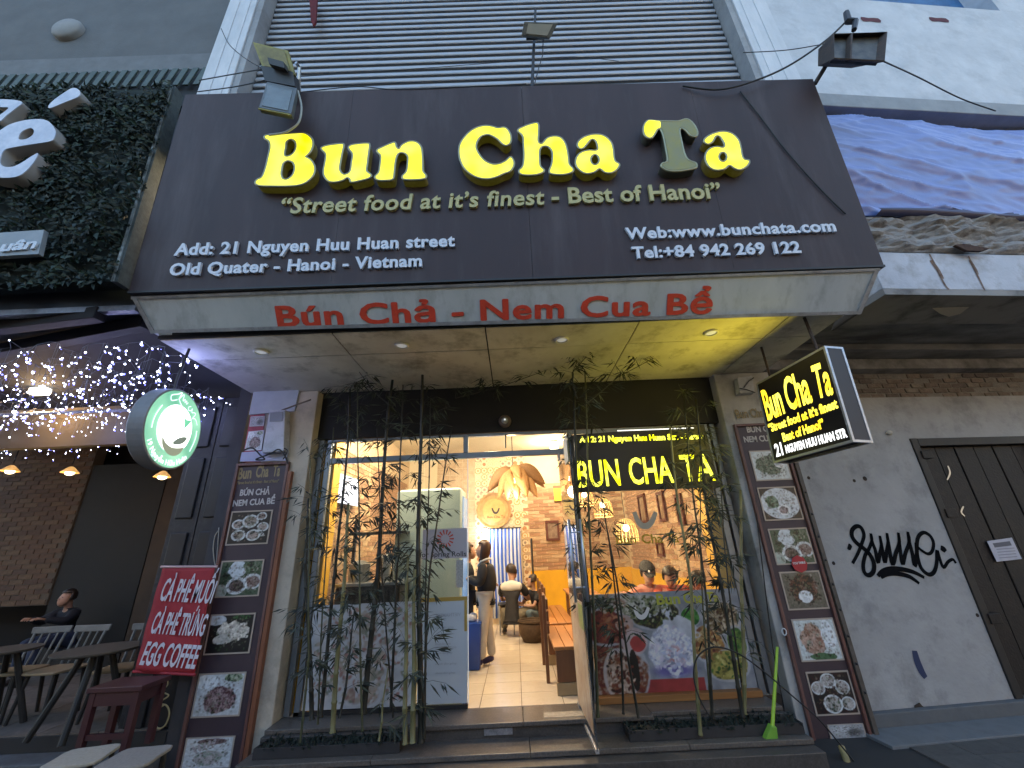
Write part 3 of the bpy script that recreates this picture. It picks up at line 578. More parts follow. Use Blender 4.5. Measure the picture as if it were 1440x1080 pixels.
# right: boxy rusted lamp on a raking arm
t = thing('floodlight', 'boxy rusted floodlight on a raking arm at the billboard’s right corner', 'floodlight', (3.4, 2.9, 6.2), group='floodlights over the billboard')
obj('arm', tube(B(), [aty(1146, 118, 2.95), aty(1172, 75, 2.8)], .022, 8), rust, t)
fr = [aty(*p, 2.62) for p in ((1172, 47), (1248, 45), (1244, 87), (1172, 83))]; bk = [p + Vector((-.02, .22, .20)) for p in fr]; cc = sum(fr, Vector()) / 4; cb = sum(bk, Vector()) / 4; bk = [cb + (p - cb) * .7 for p in bk]
bm = B(); 
vs = [bm.verts.new(p) for p in bk] + [bm.verts.new(p) for p in fr]; bm.faces.new(vs[:4])
for i in range(4): bm.faces.new((vs[i], vs[(i + 1) % 4], vs[4 + (i + 1) % 4], vs[4 + i]))
ho = obj('housing', bm, rust, t); sm = ho.modifiers.new('wall', 'SOLIDIFY'); sm.thickness = .012
inn = [cc + (p - cc) * .93 + Vector((0, .05, .04)) for p in fr]; obj('reflector', hull(B(), [p + Vector((0, .02, .0)) for p in inn], inn), mat('dull_reflector', (.12, .11, .09), .4, metal=.3, var=(.04, .04, .04), scale=12), t)
obj('divider', hull(B(), [fr[0] + (fr[1] - fr[0]) * .33, fr[0] + (fr[1] - fr[0]) * .36, fr[3] + (fr[2] - fr[3]) * .36, fr[3] + (fr[2] - fr[3]) * .33], [p + Vector((0, .05, .04)) for p in (fr[0] + (fr[1] - fr[0]) * .33, fr[0] + (fr[1] - fr[0]) * .36, fr[3] + (fr[2] - fr[3]) * .36, fr[3] + (fr[2] - fr[3]) * .33)]), rust, t)
obj('clamp', tube(B(), [aty(1190, 18, 2.75), aty(1193, 30, 2.72), aty(1203, 30, 2.7), aty(1201, 42, 2.68)], [.03, .035, .03, .025], 7), dk, t)
# left: broken lamp with its front hanging open
t = thing('floodlight', 'broken yellowed floodlight with its cover hanging open over the letter B', 'floodlight', (-2.3, 2.9, 6.3), group='floodlights over the billboard')
yel = mat('yellowed_frame', (.30, .26, .07), .5, metal=.3, var=(.16, .13, .04), scale=12); gl_d = mat('dusty_lens', (.16, .19, .19), .25, var=(.10, .12, .12), scale=7)
up = [aty(357, 61, 2.66), aty(406, 73, 2.66), aty(416, 107, 2.72), aty(371, 98, 2.72)]
def slabq(q, th, s=1.0):
    n_ = (q[1] - q[0]).cross(q[3] - q[0]).normalized(); c_ = sum(q, Vector()) / 4; q = [c_ + (p - c_) * s for p in q]; return hull(B(), [p + n_ * th * .5 for p in q], [p - n_ * th * .5 for p in q])
obj('cover', slabq(up, .03), yel, t); c_ = sum(up, Vector()) / 4
obj('cover_plate', slabq([p + Vector((0, -.02, -.01)) for p in up], .01, .8), mat('khaki_plate', (.24, .21, .07), .6, var=(.14, .12, .05), scale=9), t)
sk = [aty(379, 84, 2.64), aty(401, 90, 2.64), aty(403, 99, 2.66), aty(381, 93, 2.66)]; obj('socket', slabq(sk, .06), dk, t)
md_ = [aty(371, 98, 2.74), aty(416, 107, 2.74), aty(419, 127, 2.78), aty(377, 119, 2.78)]; obj('hinge_box', slabq(md_, .10), dk, t)
lo = [aty(377, 119, 2.72), aty(419, 128, 2.72), aty(411, 164, 2.62), aty(366, 155, 2.62)]; obj('lamp_body', slabq(lo, .05), mat('grey_casting', (.15, .16, .16), .5, metal=.3, var=(.09, .1, .1), scale=10), t)
obj('lens', slabq([p + Vector((0, -.03, -.012)) for p in lo], .008, .8), gl_d, t)
obj('front_edge', tube(B(), [lo[3] + Vector((0, -.02, -.01)), lo[2] + Vector((0, -.02, -.01))], .010, 6), yel, t)
obj('bracket', tube(B(), [aty(416, 88, 2.75), aty(421, 95, 2.8), aty(420, 112, 2.85), aty(421, 132, 2.95)], .018, 6), mat('bare_steel', (.5, .5, .5), .3, metal=.8), t)
obj('cable', tube(B(), [aty(*p, 2.72) for p in spline([(419, 128), (424, 150), (421, 170), (412, 180), (398, 187), (378, 190)], 4, False)], .010, 6), mat('grey_cable', (.35, .36, .32), .5), t)
# ---------------- loose cables
cab = mat('black_cable', (.015, .015, .016), .6)
def cable(label, pts, r=.007, k=8, cat='cable', m=cab, grp='loose cables across the facade', name='cable'):
    P = []
    n_ = len(pts)
    for i in range(n_ - 1):
        p0, p1, p2, p3 = [Vector(pts[max(0, min(n_ - 1, i + j))]) for j in (-1, 0, 1, 2)]
        for j in range(k):
            s = j / k; P.append(.5 * (2 * p1 + (p2 - p0) * s + (2 * p0 - 5 * p1 + 4 * p2 - p3) * s * s + (3 * p1 - p0 - 3 * p2 + p3) * s ** 3))
    P.append(Vector(pts[-1])); o = obj(name, tube(B(), P, r, 6), m, None, loc=P[0], smooth=True, label=label, cat=cat, group=grp); return o
cable('thick black cable sagging from the rusted floodlight along the billboard top', [aty(1188, 32, 2.75), aty(1160, 58, 2.78), aty(1110, 92, 2.8), aty(1060, 114, 2.83), aty(1010, 126, 2.86), aty(960, 121, 2.89)], .010)
cable('thin cable from the rusted floodlight down to the blue tarpaulin', [aty(1242, 86, 2.7), aty(1290, 108, 3.0), aty(1350, 138, 3.3), aty(1400, 156, 3.42)], .007)
cable('thin wire running behind the rusted floodlight over the white pilaster', [aty(1178, 58, 2.95), aty(1110, 70, 3.1), aty(1045, 74, 3.25)], .005)
cable('diagonal cable lying across the right of the brown billboard', [BP.w(*BP.px(*p), .012) for p in ((1040, 130), (1070, 168), (1100, 208), (1140, 254), (1170, 285), (1188, 302))], .007)
cable('short wire hooked from the pilaster to the broken floodlight', [aty(311, 40, 3.2), aty(322, 62, 3.1), aty(342, 80, 2.95), aty(368, 96, 2.75)], .005)
cable('upper of two wires stretched left from the broken floodlight', [aty(370, 97, 2.75), aty(330, 104, 3.0), aty(280, 113, 3.2)], .006)
cable('lower of two wires stretched left from the broken floodlight', [aty(372, 113, 2.75), aty(330, 122, 3.0), aty(278, 129, 3.2)], .006)
cable('faint wire crossing the grey shutter behind the pole lamp', [aty(418, 108, 3.0), aty(540, 100, 3.4), aty(700, 88, 3.42), aty(800, 80, 3.42), aty(870, 86, 3.42)], .004)
cable('wire trailing along the billboard top edge left of the pole', [aty(420, 130, 2.93), aty(500, 122, 2.9), aty(560, 126, 2.9), aty(660, 122, 2.9), aty(740, 118, 2.93)], .005)
bm = B(); pts = [aty(434, -6, 3.40), aty(446, -6, 3.40), aty(445, 12, 3.38), aty(444, 30, 3.38), aty(440, 36, 3.38), aty(437, 28, 3.38), aty(436, 10, 3.38)]
obj('red_cloth', hull(bm, pts, [p + Vector((0, .03, 0)) for p in pts]), mat('dark_red_cloth', (.14, .01, .015), .9, var=(.07, .006, .01), scale=20), None, loc=pts[0], label='strip of dark red cloth dangling before the grey shutter', cat='cloth')

# ================================================================== SHOPFRONT
sf = thing('shopfront', 'aluminium framed glass shopfront with dark bamboo standing before it', 'shopfront', (0, 5.05, .3))
fr_m = mat('grey_aluminium_frame', (.24, .27, .30), .4, metal=.5, var=(.19, .21, .24), scale=8)
def bar(x0, x1, z0, z1, y0=5.02, y1=5.08): obj('frame_bar', box(B(), x0, x1, y0, y1, z0, z1), fr_m, sf, bevel=.004)
for x in (-2.40, -2.30): bar(x, x + .06, .302, 3.13)
bar(-.60, -.54, 2.90, 3.13); bar(.70, .76, .302, 3.13); bar(2.40, 2.47, .302, 3.13); bar(2.50, 2.56, .302, 3.13)
bar(-2.238, .698, 2.83, 2.898); bar(.762, 2.398, 3.07, 3.13); bar(-2.238, -.602, 3.10, 3.13); bar(-.538, .698, 3.10, 3.13)
glz = glass_mat('shop_glass', (.93, .96, .95), 1.1, .015, (.7, .72, .75))
obj('glass_pane', box(B(), -2.238, -1.08, 5.045, 5.053, .34, 2.828), glz, sf); obj('glass_pane', box(B(), -1.07, -.55, 5.045, 5.053, .34, 2.828), glz, sf)
obj('glass_pane', box(B(), -2.238, -.602, 5.045, 5.053, 2.9, 3.098), glz, sf); obj('glass_pane', box(B(), -.538, .698, 5.045, 5.053, 2.9, 3.098), glz, sf)
obj('glass_pane', box(B(), .762, 2.398, 5.045, 5.053, .36, 3.068), glz, sf)
obj('door_edge', box(B(), -.551, -.543, 5.043, 5.056, .34, 2.828), mat('lit_glass_edge', (.75, .8, .82), .2, emit=.15), sf)
obj('bottom_rail', box(B(), -2.30, -.55, 5.02, 5.08, .302, .338), dk, sf); obj('wooden_sill', box(B(), .762, 2.398, 4.95, 5.08, .302, .36), mat('orange_wood', (.36, .17, .055), .5, var=(.24, .10, .03), scale=3, stretch=(.3, 1, 6)), sf, bevel=.004)
# low printed films on the glass
prm = print_mat('printed_film', 0, .4)
rs = np.random.RandomState(3)
pt = Paint(110, 90, (.52, .54, .58), 1.2)
for i in range(9):
    a, b = rs.rand(2); pt.plate(.12 + .78 * a, .1 + .8 * b, .09 + .05 * rs.rand(), (.30, .13, .10) if i % 2 else (.16, .18, .12), (.45, .36, .28), seed=i, rim=(.60, .61, .66))
for q_ in range(500):
    c_ = ((.30, .12, .09), (.14, .17, .10), (.42, .36, .30), (.60, .60, .62))[rs.randint(4)]; pt.ell(.06 + .88 * rs.rand(), .04 + .92 * rs.rand(), .008 + .02 * rs.rand(), .008 + .016 * rs.rand(), c_, rot=rs.rand() * 3, soft=.5)
pt.C = (pt.C * .8 + .09) * (.75 + .5 * pt.fnoise(12, 3))[..., None]
GP = YP(5.04)
o = obj('food_film', pt.mesh(GP, [(-2.225, .345), (-1.085, .345), (-1.085, 1.285), (-2.225, 1.285)], .006), prm, sf, label='pale printed film of dishes on the lower left pane')
wb = obj('menu_sheet', box(B(), -1.065, -.555, 5.028, 5.040, .35, 1.27), mat('pale_blue_sheet', (.50, .56, .62), .4, var=(.46, .52, .58), scale=2), sf, label='pale blue menu sheet on the glass door')
obj('gold_strip', box(B(), -1.065, -.555, 5.024, 5.040, 1.272, 1.31), mat('gold_tape', (.42, .28, .06), .5), wb); obj('gold_strip', box(B(), -.585, -.556, 5.024, 5.027, .98, 1.271), MATS['gold_tape'], wb)
gt = mat('faint_grey_print', (.36, .40, .45), .5)
lettering(YP(5.027), 'VIETNAMESE', (613, 868), (648, 866), 5, .0, .001, gt, wb, mirror=True)
for k, (w, y) in enumerate(((22, 907), (30, 912), (24, 920), (26, 884), (30, 935), (28, 948))): lettering(YP(5.027), 'spring rolls noodle', (612, y), (612 + w, y - 1), 3, 0, .001, gt, wb, mirror=True)
sp_ = obj('spring_roll_poster', box(B(), -1.065, -.556, 5.028, 5.040, 1.70, 2.02), mat('lilac_paper', (.45, .43, .48), .5), sf, label='lilac poster with a red sunburst on the glass door')
SP = YP(5.0275)
lettering(SP, 'for Spring Rolls', (590, 783.5), (655.5, 782), 7.4, 0, .001, mat('black_print', (.03, .03, .03), .5), sp_, off=.01)
bm = B(); c0 = Vector(SP.px(626, 758))
for k in range(14):
    a = 2 * math.pi * k / 14; d = Vector((math.cos(a), math.sin(a))); q = Vector((-d.y, d.x)) * .006
    bm.faces.new([bm.verts.new(SP.w(*(c0 + v), .001)) for v in (d * .05 - q, d * .10 - q * 1.5, d * .10 + q * 1.5, d * .05 + q)])
obj('sunburst', bm, mat('red_print', (.5, .06, .03), .5), sp_)
obj('door_sticker', box(B(), -.68, -.60, 5.03, 5.04, 1.40, 1.68), mat('grey_sticker', (.22, .24, .24), .5, var=(.5, .5, .5), scale=50), sf)
# open glass door swung out towards the street
dr = thing('glass_door', 'frameless glass door swung open towards the street beside the entrance', 'door', (.56, 4.98, .3))
DX = .565; DP = PL((DX, 5.0, 0), (0.02, -1, 0), (0, 0, 1))
glh = glass_mat('door_glass', (.80, .84, .86), 1.6, .05, (.6, .62, .66))
obj('glass_leaf', obox(B(), DP, 0, .88, .25, 2.80, -.006, .006), glh, dr)
obj('hinge_rail', obox(B(), DP, 0, .12, .25, .33, -.016, .016), al, dr); obj('bottom_rail', obox(B(), DP, .0, .88, .235, .262, -.014, .014), mat('pale_steel', (.6, .6, .6), .3, metal=.7), dr); obj('hinge_rail', obox(B(), DP, 0, .12, 2.74, 2.81, -.016, .016), al, dr)
hm = mat('door_handle_steel', (.45, .50, .62), .3, metal=.6)
for s in (-1, 1):
    hd = obj('door_handle', tube(B(), [DP.w(.78, 1.30, s * .055), DP.w(.78, 2.02, s * .055)], .014, 10), hm, dr, smooth=True)
    for z in (1.42, 1.90): obj('standoff', tube(B(), [DP.w(.78, z, s * .006), DP.w(.78, z, s * .055)], .008, 8), hm, hd)
obj('door_poster', obox(B(), DP, .05, .84, .34, 1.30, .007, .010), mat('orange_brown_print', (.40, .26, .14), .4, var=(.55, .48, .40), scale=4, dirt=((.2, .05, .03), 5, .7)), dr, label='orange and white printed film on the open door')
obj('door_poster', obox(B(), DP, .60, .84, 1.08, 1.28, .011, .013), mat('yellow_green_print', (.45, .45, .10), .4, var=(.2, .3, .1), scale=10), dr, label='small yellow and green print on the open door')
obj('paper_note', obox(B(), DP, .60, .85, 2.58, 2.84, .012, .015), mat('white_note', (.5, .52, .54), .6), dr)
# right window prints
pt = Paint(190, 120, (.30, .33, .38), 1.65)
pt.rect(.3, .68, 0, .12, (.42, .01, .02))
for a in (((.12, .20, .20, .34), (.42, .36, .34), (.25, .12, .07)), ((.10, .66, .15, .18), (.20, .07, .05), (.32, .14, .09)), ((.42, .78, .16, .16), (.05, .06, .04), (.20, .20, .08)), ((.33, .86, .16, .12), (.16, .2, .10), (.5, .5, .46)), ((.74, .44, .10, .17), (.34, .19, .07), (.50, .34, .15)), ((.86, .70, .12, .16), (.20, .16, .09), (.42, .34, .25)), ((.84, .22, .13, .14), (.24, .22, .06), (.45, .40, .12)), ((.93, .44, .06, .16), (.07, .17, .04), (.2, .3, .1)), ((.66, .72, .06, .09), (.06, .20, .06), (.15, .35, .12))):
    (cx, cy, rx, ry), c_, d_ = a; pt.ell(cx, cy, rx * 1.12, ry * 1.12, (.42, .44, .50), soft=.05); pt.ell(cx, cy, rx, ry, c_, col2=d_, f=16, seed=int(cx * 100), wob=.2)
pt.ell(.27, .50, .085, .14, (.52, .42, .44)); pt.ell(.29, .47, .05, .085, (.48, .02, .03), wob=.2); pt.ell(.22, .68, .06, .09, (.50, .38, .36))
pt.ell(.50, .40, .14, .26, (.44, .48, .62), col2=(.66, .68, .78), f=20, seed=9, wob=.25); pt.ell(.505, .72, .035, .18, (.55, .58, .68), soft=.3, wob=.2); pt.ell(.52, .34, .06, .1, (.60, .30, .30), soft=.8); pt.ell(.5, .2, .12, .06, (.20, .18, .42), soft=.8, wob=.3)
pt.ell(.16, .18, .11, .26, (.50, .46, .48)); pt.ell(.16, .17, .09, .22, (.26, .13, .08), col2=(.45, .36, .30), f=16, seed=5); pt.ell(.25, .22, .03, .2, (.05, .04, .03))
pt.ell(.62, .62, .10, .08, (.52, .55, .62), rot=-.6, wob=.2)
for (cx, cy, rx, ry), cols, n_ in (((.10, .66, .15, .18), ((.24, .09, .06), (.12, .05, .04), (.36, .18, .12)), 90), ((.42, .80, .17, .15), ((.04, .06, .03), (.10, .14, .06), (.30, .32, .20)), 120), ((.74, .44, .10, .17), ((.42, .24, .09), (.28, .14, .05), (.55, .42, .22)), 110), ((.86, .70, .12, .16), ((.22, .17, .10), (.48, .42, .32), (.14, .10, .06)), 90), ((.84, .22, .13, .14), ((.26, .25, .06), (.48, .44, .14), (.12, .20, .05)), 80), ((.16, .18, .10, .24), ((.30, .14, .08), (.52, .42, .36), (.14, .08, .05)), 130), ((.50, .40, .13, .25), ((.70, .72, .84), (.40, .44, .60), (.60, .56, .70)), 220), ((.13, .90, .14, .10), ((.40, .36, .34), (.12, .16, .08), (.30, .2, .16)), 80)):
    for q_ in range(n_):
        an, rr = rs.rand() * 6.28, rs.rand() ** .6; c_ = np.array(cols[rs.randint(3)]) * (.7 + .6 * rs.rand()); pt.ell(cx + rx * .95 * rr * math.cos(an), cy + ry * .95 * rr * math.sin(an), .006 + .014 * rs.rand(), .007 + .012 * rs.rand(), tuple(c_), rot=rs.rand() * 3, soft=.5)
pt.C *= (.72 + .6 * pt.fnoise(14, 4))[..., None]; pt.C = np.clip((pt.C - .28) * 1.4 + .25, .012, .9) * .85; pt.C = pt.C * .72 + pt.C.mean(2, keepdims=True) * .28
fp_ = obj('food_poster', pt.mesh(YP(5.035), [(.765, .362), (2.395, .362), (2.395, 1.27), (.765, 1.27)], .008), prm, sf, label='large printed food poster across the lower right window')
RP = YP(5.0265); ygp = mat('yellow_print', (.45, .46, .06), .5)
lettering(RP, 'Bun', (924, 850), (957, 848.5), 15, 0, .001, ygp, fp_, off=.03); lettering(RP, 'Cha Ta', (962, 848), (1012, 847), 15, 0, .001, ygp, fp_, off=.03)
def bowl(pl, x, y, w, hgt, m, par, name, wd):
    bm = B(); ribbon(bm, pl, [(x - w / 2, y - hgt / 2), (x - w * .36, y + hgt * .05), (x - w * .2, y + hgt * .38), (x, y + hgt / 2), (x + w * .2, y + hgt * .38), (x + w * .36, y + hgt * .05), (x + w / 2, y - hgt / 2)], wd, .001); return obj(name, bm, m, par)
bowl(RP, 902, 861, 20, 14, mat('white_print', (.7, .7, .7), .5), fp_, 'smile_mark', .045)
GS = YP(5.03); gstk = mat('gold_sticker', (.50, .33, .03), .5)
for s, a, b in (('Bun', (867, 765), (895, 764)), ('Cha', (903, 764), (933, 763)), ('Ta', (939, 763), (955, 762.5))): lettering(GS, s, a, b, 13, 0, .001, gstk, sf, off=.02)
bowl(GS, 907, 730, 30, 20, mat('grey_sticker_print', (.42, .38, .32), .5), sf, 'smile_mark', .07)
# LED sign
ns = thing('led_sign', 'black LED panel with yellow letters and an address line inside the right window', 'sign', (1.6, 4.97, 2.36))
NP = PL((1.6, 4.96, 2.7), (1, 0, 0), (0, -.03, 1))
nq = [(803, 612), (990, 597), (1013, 685), (808, 693)]
obj('sign_panel', quad(NP, nq, -.03, 0), mat('sign_black', (.008, .008, .009), .4), ns)
led = emat('led_yellow', (.85, .85, .0), 1.0, hot=(1, 1, .12), hscale=12)
for s, a, b in (('BUN', (814, 685), (873, 682)), ('CHA', (887, 681), (948, 678)), ('TA', (961, 677), (1007, 675))): lettering(NP, s, a, b, 38, .001, .01, led, ns, split=True, off=.012)
lettering(NP, 'Ad 2: 21 Nguyen Huu Huan Str. - Hanoi', (815, 622), (989, 617), 8, .001, .006, led, ns, off=.035)
obj('top_tube', tube(B(), [NP.w(*NP.px(868, 606), .01), NP.w(*NP.px(975, 602), .01)], .006, 6), emat('white_tube', (1, 1, .95), .8), ns)
# camera-like round lamp above the door
t = thing('door_camera', 'small round security camera with a hanging stick above the doorway', 'camera', (-.07, 4.98, 3.28))
c_ = aty(710, 592, 4.95); lathe_ = lathe(B(), [(.0, .05), (.05, .05), (.075, .045), (.08, .02), (.08, 0), (0, 0)], c_ + Vector((0, .03, 0)), 24, (0, -1, 0)); obj('housing', lathe_, mat('brown_ring', (.12, .085, .07), .5), t, smooth=True)
obj('dome', ball(B(), c_ + Vector((0, -.02, 0)), .045, 14), mat('dome_glass', (.30, .33, .36), .1), t, smooth=True); obj('lamp_eye', ball(B(), c_ + Vector((0, -.066, .0)), .012, 8), mat('eye_white', (.8, .85, .9), .2, emit=.4), t)
obj('stick', tube(B(), [aty(711, 612, 4.97), aty(711, 630, 4.97)], .009, 6), dk, t)

# ================================================================== MENU BOARDS
MP = YP(4.84); wood = mat('red_brown_wood', (.17, .075, .06), .5, var=(.10, .045, .04), scale=6, stretch=(4, 4, .5), dirt=((.25, .2, .18), 5, .5))
wood2 = mat('orange_brown_wood', (.26, .10, .05), .5, var=(.17, .06, .03), scale=6, stretch=(4, 4, .5)); plum = mat('plum_panel', (.055, .038, .048), .5, var=(.045, .03, .04), scale=3)
mprint = print_mat('menu_print', 0, .3)
def food(i):
    p = Paint(78, 66, (.07, .05, .05), 1.2); rs = np.random.RandomState(i + 50)
    dark = [(.05, .09, .05), (.10, .05, .04), (.03, .05, .04)]
    if i == 0:
        for a, b, r_ in ((.5, .68, .2), (.76, .82, .12), (.22, .6, .15), (.82, .5, .14), (.62, .27, .17), (.27, .28, .17), (.83, .28, .05)): p.plate(a, b, r_, dark[rs.randint(3)], (.30, .24, .20), seed=rs.randint(99), rim=(.46, .52, .52))
    elif i == 1: p.C[:] = (.10, .14, .10); p.ell(.4, .75, .22, .22, (.42, .48, .50), wob=.3, seed=3).ell(.75, .8, .22, .16, (.04, .10, .05), col2=(.16, .2, .14), wob=.3, seed=4).plate(.8, .4, .22, (.12, .06, .05), (.25, .18, .16), 5, (.46, .5, .5)).plate(.45, .3, .24, (.08, .06, .06), (.18, .14, .13), 6, (.50, .56, .56)).ell(.1, .15, .15, .2, (.28, .36, .30))
    elif i == 2: p.C[:] = (.035, .07, .055); p.ell(.15, .85, .22, .13, (.40, .46, .50)).ell(.55, .55, .33, .25, (.38, .34, .27), col2=(.56, .52, .42), f=9, wob=.35, seed=8).ell(.35, .35, .18, .14, (.42, .40, .34), wob=.4, seed=9).ell(.7, .9, .2, .06, (.05, .10, .06), col2=(.1, .2, .1))
    elif i == 3: p.C[:] = (.38, .42, .44); p.ell(.2, .8, .24, .17, (.50, .55, .58)).ell(.75, .88, .2, .1, (.05, .10, .06), col2=(.34, .4, .25), wob=.3).ell(.52, .38, .33, .30, (.14, .08, .09), col2=(.30, .20, .20), f=14, wob=.15, seed=2)
    elif i == 4:
        p.C[:] = (.42, .46, .48); p.ell(.55, .85, .3, .1, (.20, .14, .14)).ell(.5, .35, .28, .22, (.22, .30, .24), col2=(.36, .32, .32), wob=.2)
        for k in range(5): p.ell(.22 + .09 * k, .62 + .05 * k, .035, .12, (.34, .30, .31), rot=.5 - .2 * k)
    elif i == 5: p.C[:] = (.42, .48, .48); p.ell(.45, .5, .36, .32, (.06, .11, .07), col2=(.16, .22, .16), f=14, wob=.3, seed=12).ell(.75, .55, .14, .14, (.48, .52, .54), wob=.3)
    elif i == 6: p.C[:] = (.10, .05, .05); p.ell(.5, .5, .5, .46, (.44, .50, .54), soft=.03).ell(.3, .55, .17, .2, (.05, .12, .07), col2=(.2, .3, .2), wob=.3).plate(.55, .3, .16, (.16, .10, .11), (.34, .28, .3), 4)
    elif i == 7: p.C[:] = (.16, .15, .12); p.ell(.5, .55, .34, .38, (.05, .07, .05), col2=(.18, .10, .08), f=12, wob=.2, seed=6).ell(.5, .33, .17, .16, (.50, .54, .56), soft=.1)
    elif i == 8: p.C[:] = (.40, .46, .46); p.ell(.4, .5, .28, .36, (.30, .15, .10), col2=(.42, .26, .18), f=8, wob=.2, seed=3).ell(.78, .6, .16, .32, (.50, .56, .60), wob=.2).ell(.5, .1, .3, .08, (.10, .18, .10), wob=.4)
    elif i == 9:
        p.C[:] = (.10, .06, .06)
        for a, b, r_ in ((.2, .62, .16), (.47, .78, .18), (.76, .62, .17), (.45, .25, .22), (.8, .25, .16)): p.plate(a, b, r_, dark[rs.randint(3)], (.36, .34, .32), seed=rs.randint(99), rim=(.44, .50, .52), fill=.8)
    else: p.C[:] = (.28, .30, .32); p.ell(.4, .6, .3, .3, (.40, .42, .44), soft=.9, wob=.4).ell(.7, .4, .2, .25, (.14, .14, .15), soft=.9, wob=.4)
    
    for q_ in range(150): c_ = ((.05, .06, .04), (.34, .30, .26), (.16, .09, .06), (.22, .26, .18))[rs.randint(4)]; x_, y_ = rs.rand(2) * .8 + .1; l_ = p.C[int(y_ * 65), int(x_ * 77)].mean(); p.ell(x_, y_, .012 + .02 * rs.rand(), .012 + .02 * rs.rand(), tuple(np.array(c_) * (.6 if l_ < .15 else 1.0) * .6 + p.C[int(y_ * 65), int(x_ * 77)] * .4), rot=rs.rand() * 3, soft=.8)
    p.C *= (.78 + .6 * p.fnoise(24, i + 7))[..., None]; p.C = p.C * .55 + p.C.mean(2, keepdims=True) * .45; p.C = np.clip((p.C - .24) * 1.5 + .24, .015, .85); return p
def menu_board(label, x0, x1, z1, pics, side, texts):
    t = thing('menu_board', label, 'menu board', ((x0 + x1) / 2, 4.85, 0), group='menu boards on the pillars')
    obj('panel', box(B(), x0 + .03, x1 - .03, 4.845, 4.855, -.02, z1 - .03), plum, t)
    for a in ((x0, x0 + .03), (x1 - .03, x1)): obj('frame_strip', box(B(), *a, 4.815, 4.855, -.02, z1), wood, t, bevel=.003)
    obj('frame_strip', box(B(), x0 + .031, x1 - .031, 4.815, 4.855, z1 - .03, z1), wood, t, bevel=.003)
    a = (x1 + .012, x1 + .055); obj('side_batten', box(B(), *a, 4.80, 4.858, -.02, z1 - .12), wood2 if side < 0 else mat('bolted_batten', (.11, .09, .075), .6, var=(.06, .05, .04), scale=10), t, bevel=.003)
    if side > 0:
        for k in range(9): obj('bolt', ball(B(), (x1 + .034, 4.796, .35 + k * .235), .012, 6), dk, t)
    for k, (i, q) in enumerate(pics):
        c_ = [MP.px(*p) for p in q]; u0_, u1_ = (c_[0][0] + c_[3][0]) / 2, (c_[1][0] + c_[2][0]) / 2; w0, w1 = (c_[2][1] + c_[3][1]) / 2, (c_[0][1] + c_[1][1]) / 2
        u0_ = max(u0_, x0 + .045); u1_ = min(u1_, x1 - .045); w0 = max(w0, -.01)
        obj('food_picture', food(i).mesh(MP, [(u0_, w0), (u1_, w0), (u1_, w1), (u0_, w1)], .004, (.42, .36, .30)), mprint, t)
    for s, a, b, cap, m, off in texts: lettering(MP, s, a, b, cap, -.004, .002, m, t, off=off)
    return t
cream_l = mat('cream_letter', (.52, .50, .48), .5); gold_l = mat('gold_print', (.28, .22, .10), .5)
menu_board('tall plum menu board with five framed food pictures beside the red banner', -3.25, -2.63, 2.84,
    [(0, [(324, 720), (385, 716), (376, 763), (317, 769)]), (1, [(311, 789), (372, 786), (364, 838), (301, 841)]), (2, [(294, 865), (360, 861), (351, 918), (285, 922)]), (3, [(279, 949), (347, 943), (337, 1006), (266, 1011)]), (4, [(261, 1038), (332, 1034), (318, 1110), (244, 1112)])], -1,
    [('Bun', (334, 674), (353, 672), 16, gold_l, .03), ('Cha', (359, 671), (377, 670), 16, gold_l, .03), ('Ta', (383, 669.5), (393, 669), 16, gold_l, .03), ('“Street food at it’s finest - Best of Hanoi”', (333, 681), (392, 678), 4, gold_l, .02), ('BÚN CHẢ', (337, 697), (379, 695), 8.5, cream_l, .03), ('NEM CUA BỂ', (327, 712), (386, 708), 8.5, cream_l, .03)])
menu_board('tall plum menu board with food pictures behind the hanging lightbox', 2.70, 3.27, 3.06,
    [(5, [(1053, 634), (1110, 632), (1120, 674), (1063, 677)]), (6, [(1066, 686), (1124, 683), (1134, 730), (1074, 733)]), (1, [(1080, 745), (1140, 740), (1153, 791), (1092, 796)]), (7, [(1096, 805), (1158, 801), (1173, 855), (1108, 859)]), (8, [(1113, 872), (1176, 867), (1193, 927), (1127, 932)]), (9, [(1133, 946), (1197, 941), (1214, 1003), (1148, 1008)]), (10, [(1163, 1020), (1216, 1016), (1240, 1080), (1180, 1084)])], 1,
    [('Bun Cha Ta', (1036, 588), (1090, 585), 12, gold_l, .03), ('BÚN CHẢ', (1051, 608), (1095, 606), 8, cream_l, .03), ('NEM CUA BỂ', (1047, 622), (1101, 619), 8, cream_l, .03)])
c_ = aty(1124, 793, 4.82); obj('red_sticker', lathe(B(), [(0, -.004), (.085, -.004), (.085, 0), (0, 0)], c_, 8, (0, 1, 0)), mat('red_sticker_vinyl', (.40, .02, .03), .5), None, loc=c_, label='red hexagonal sticker stuck low on the right menu board', cat='sticker')
lettering(YP(4.814), 'YOU TABLE', (1115, 794), (1133, 792), 3, 0, .001, MATS['white_print'], bpy.data.objects['red_sticker'], off=.03)
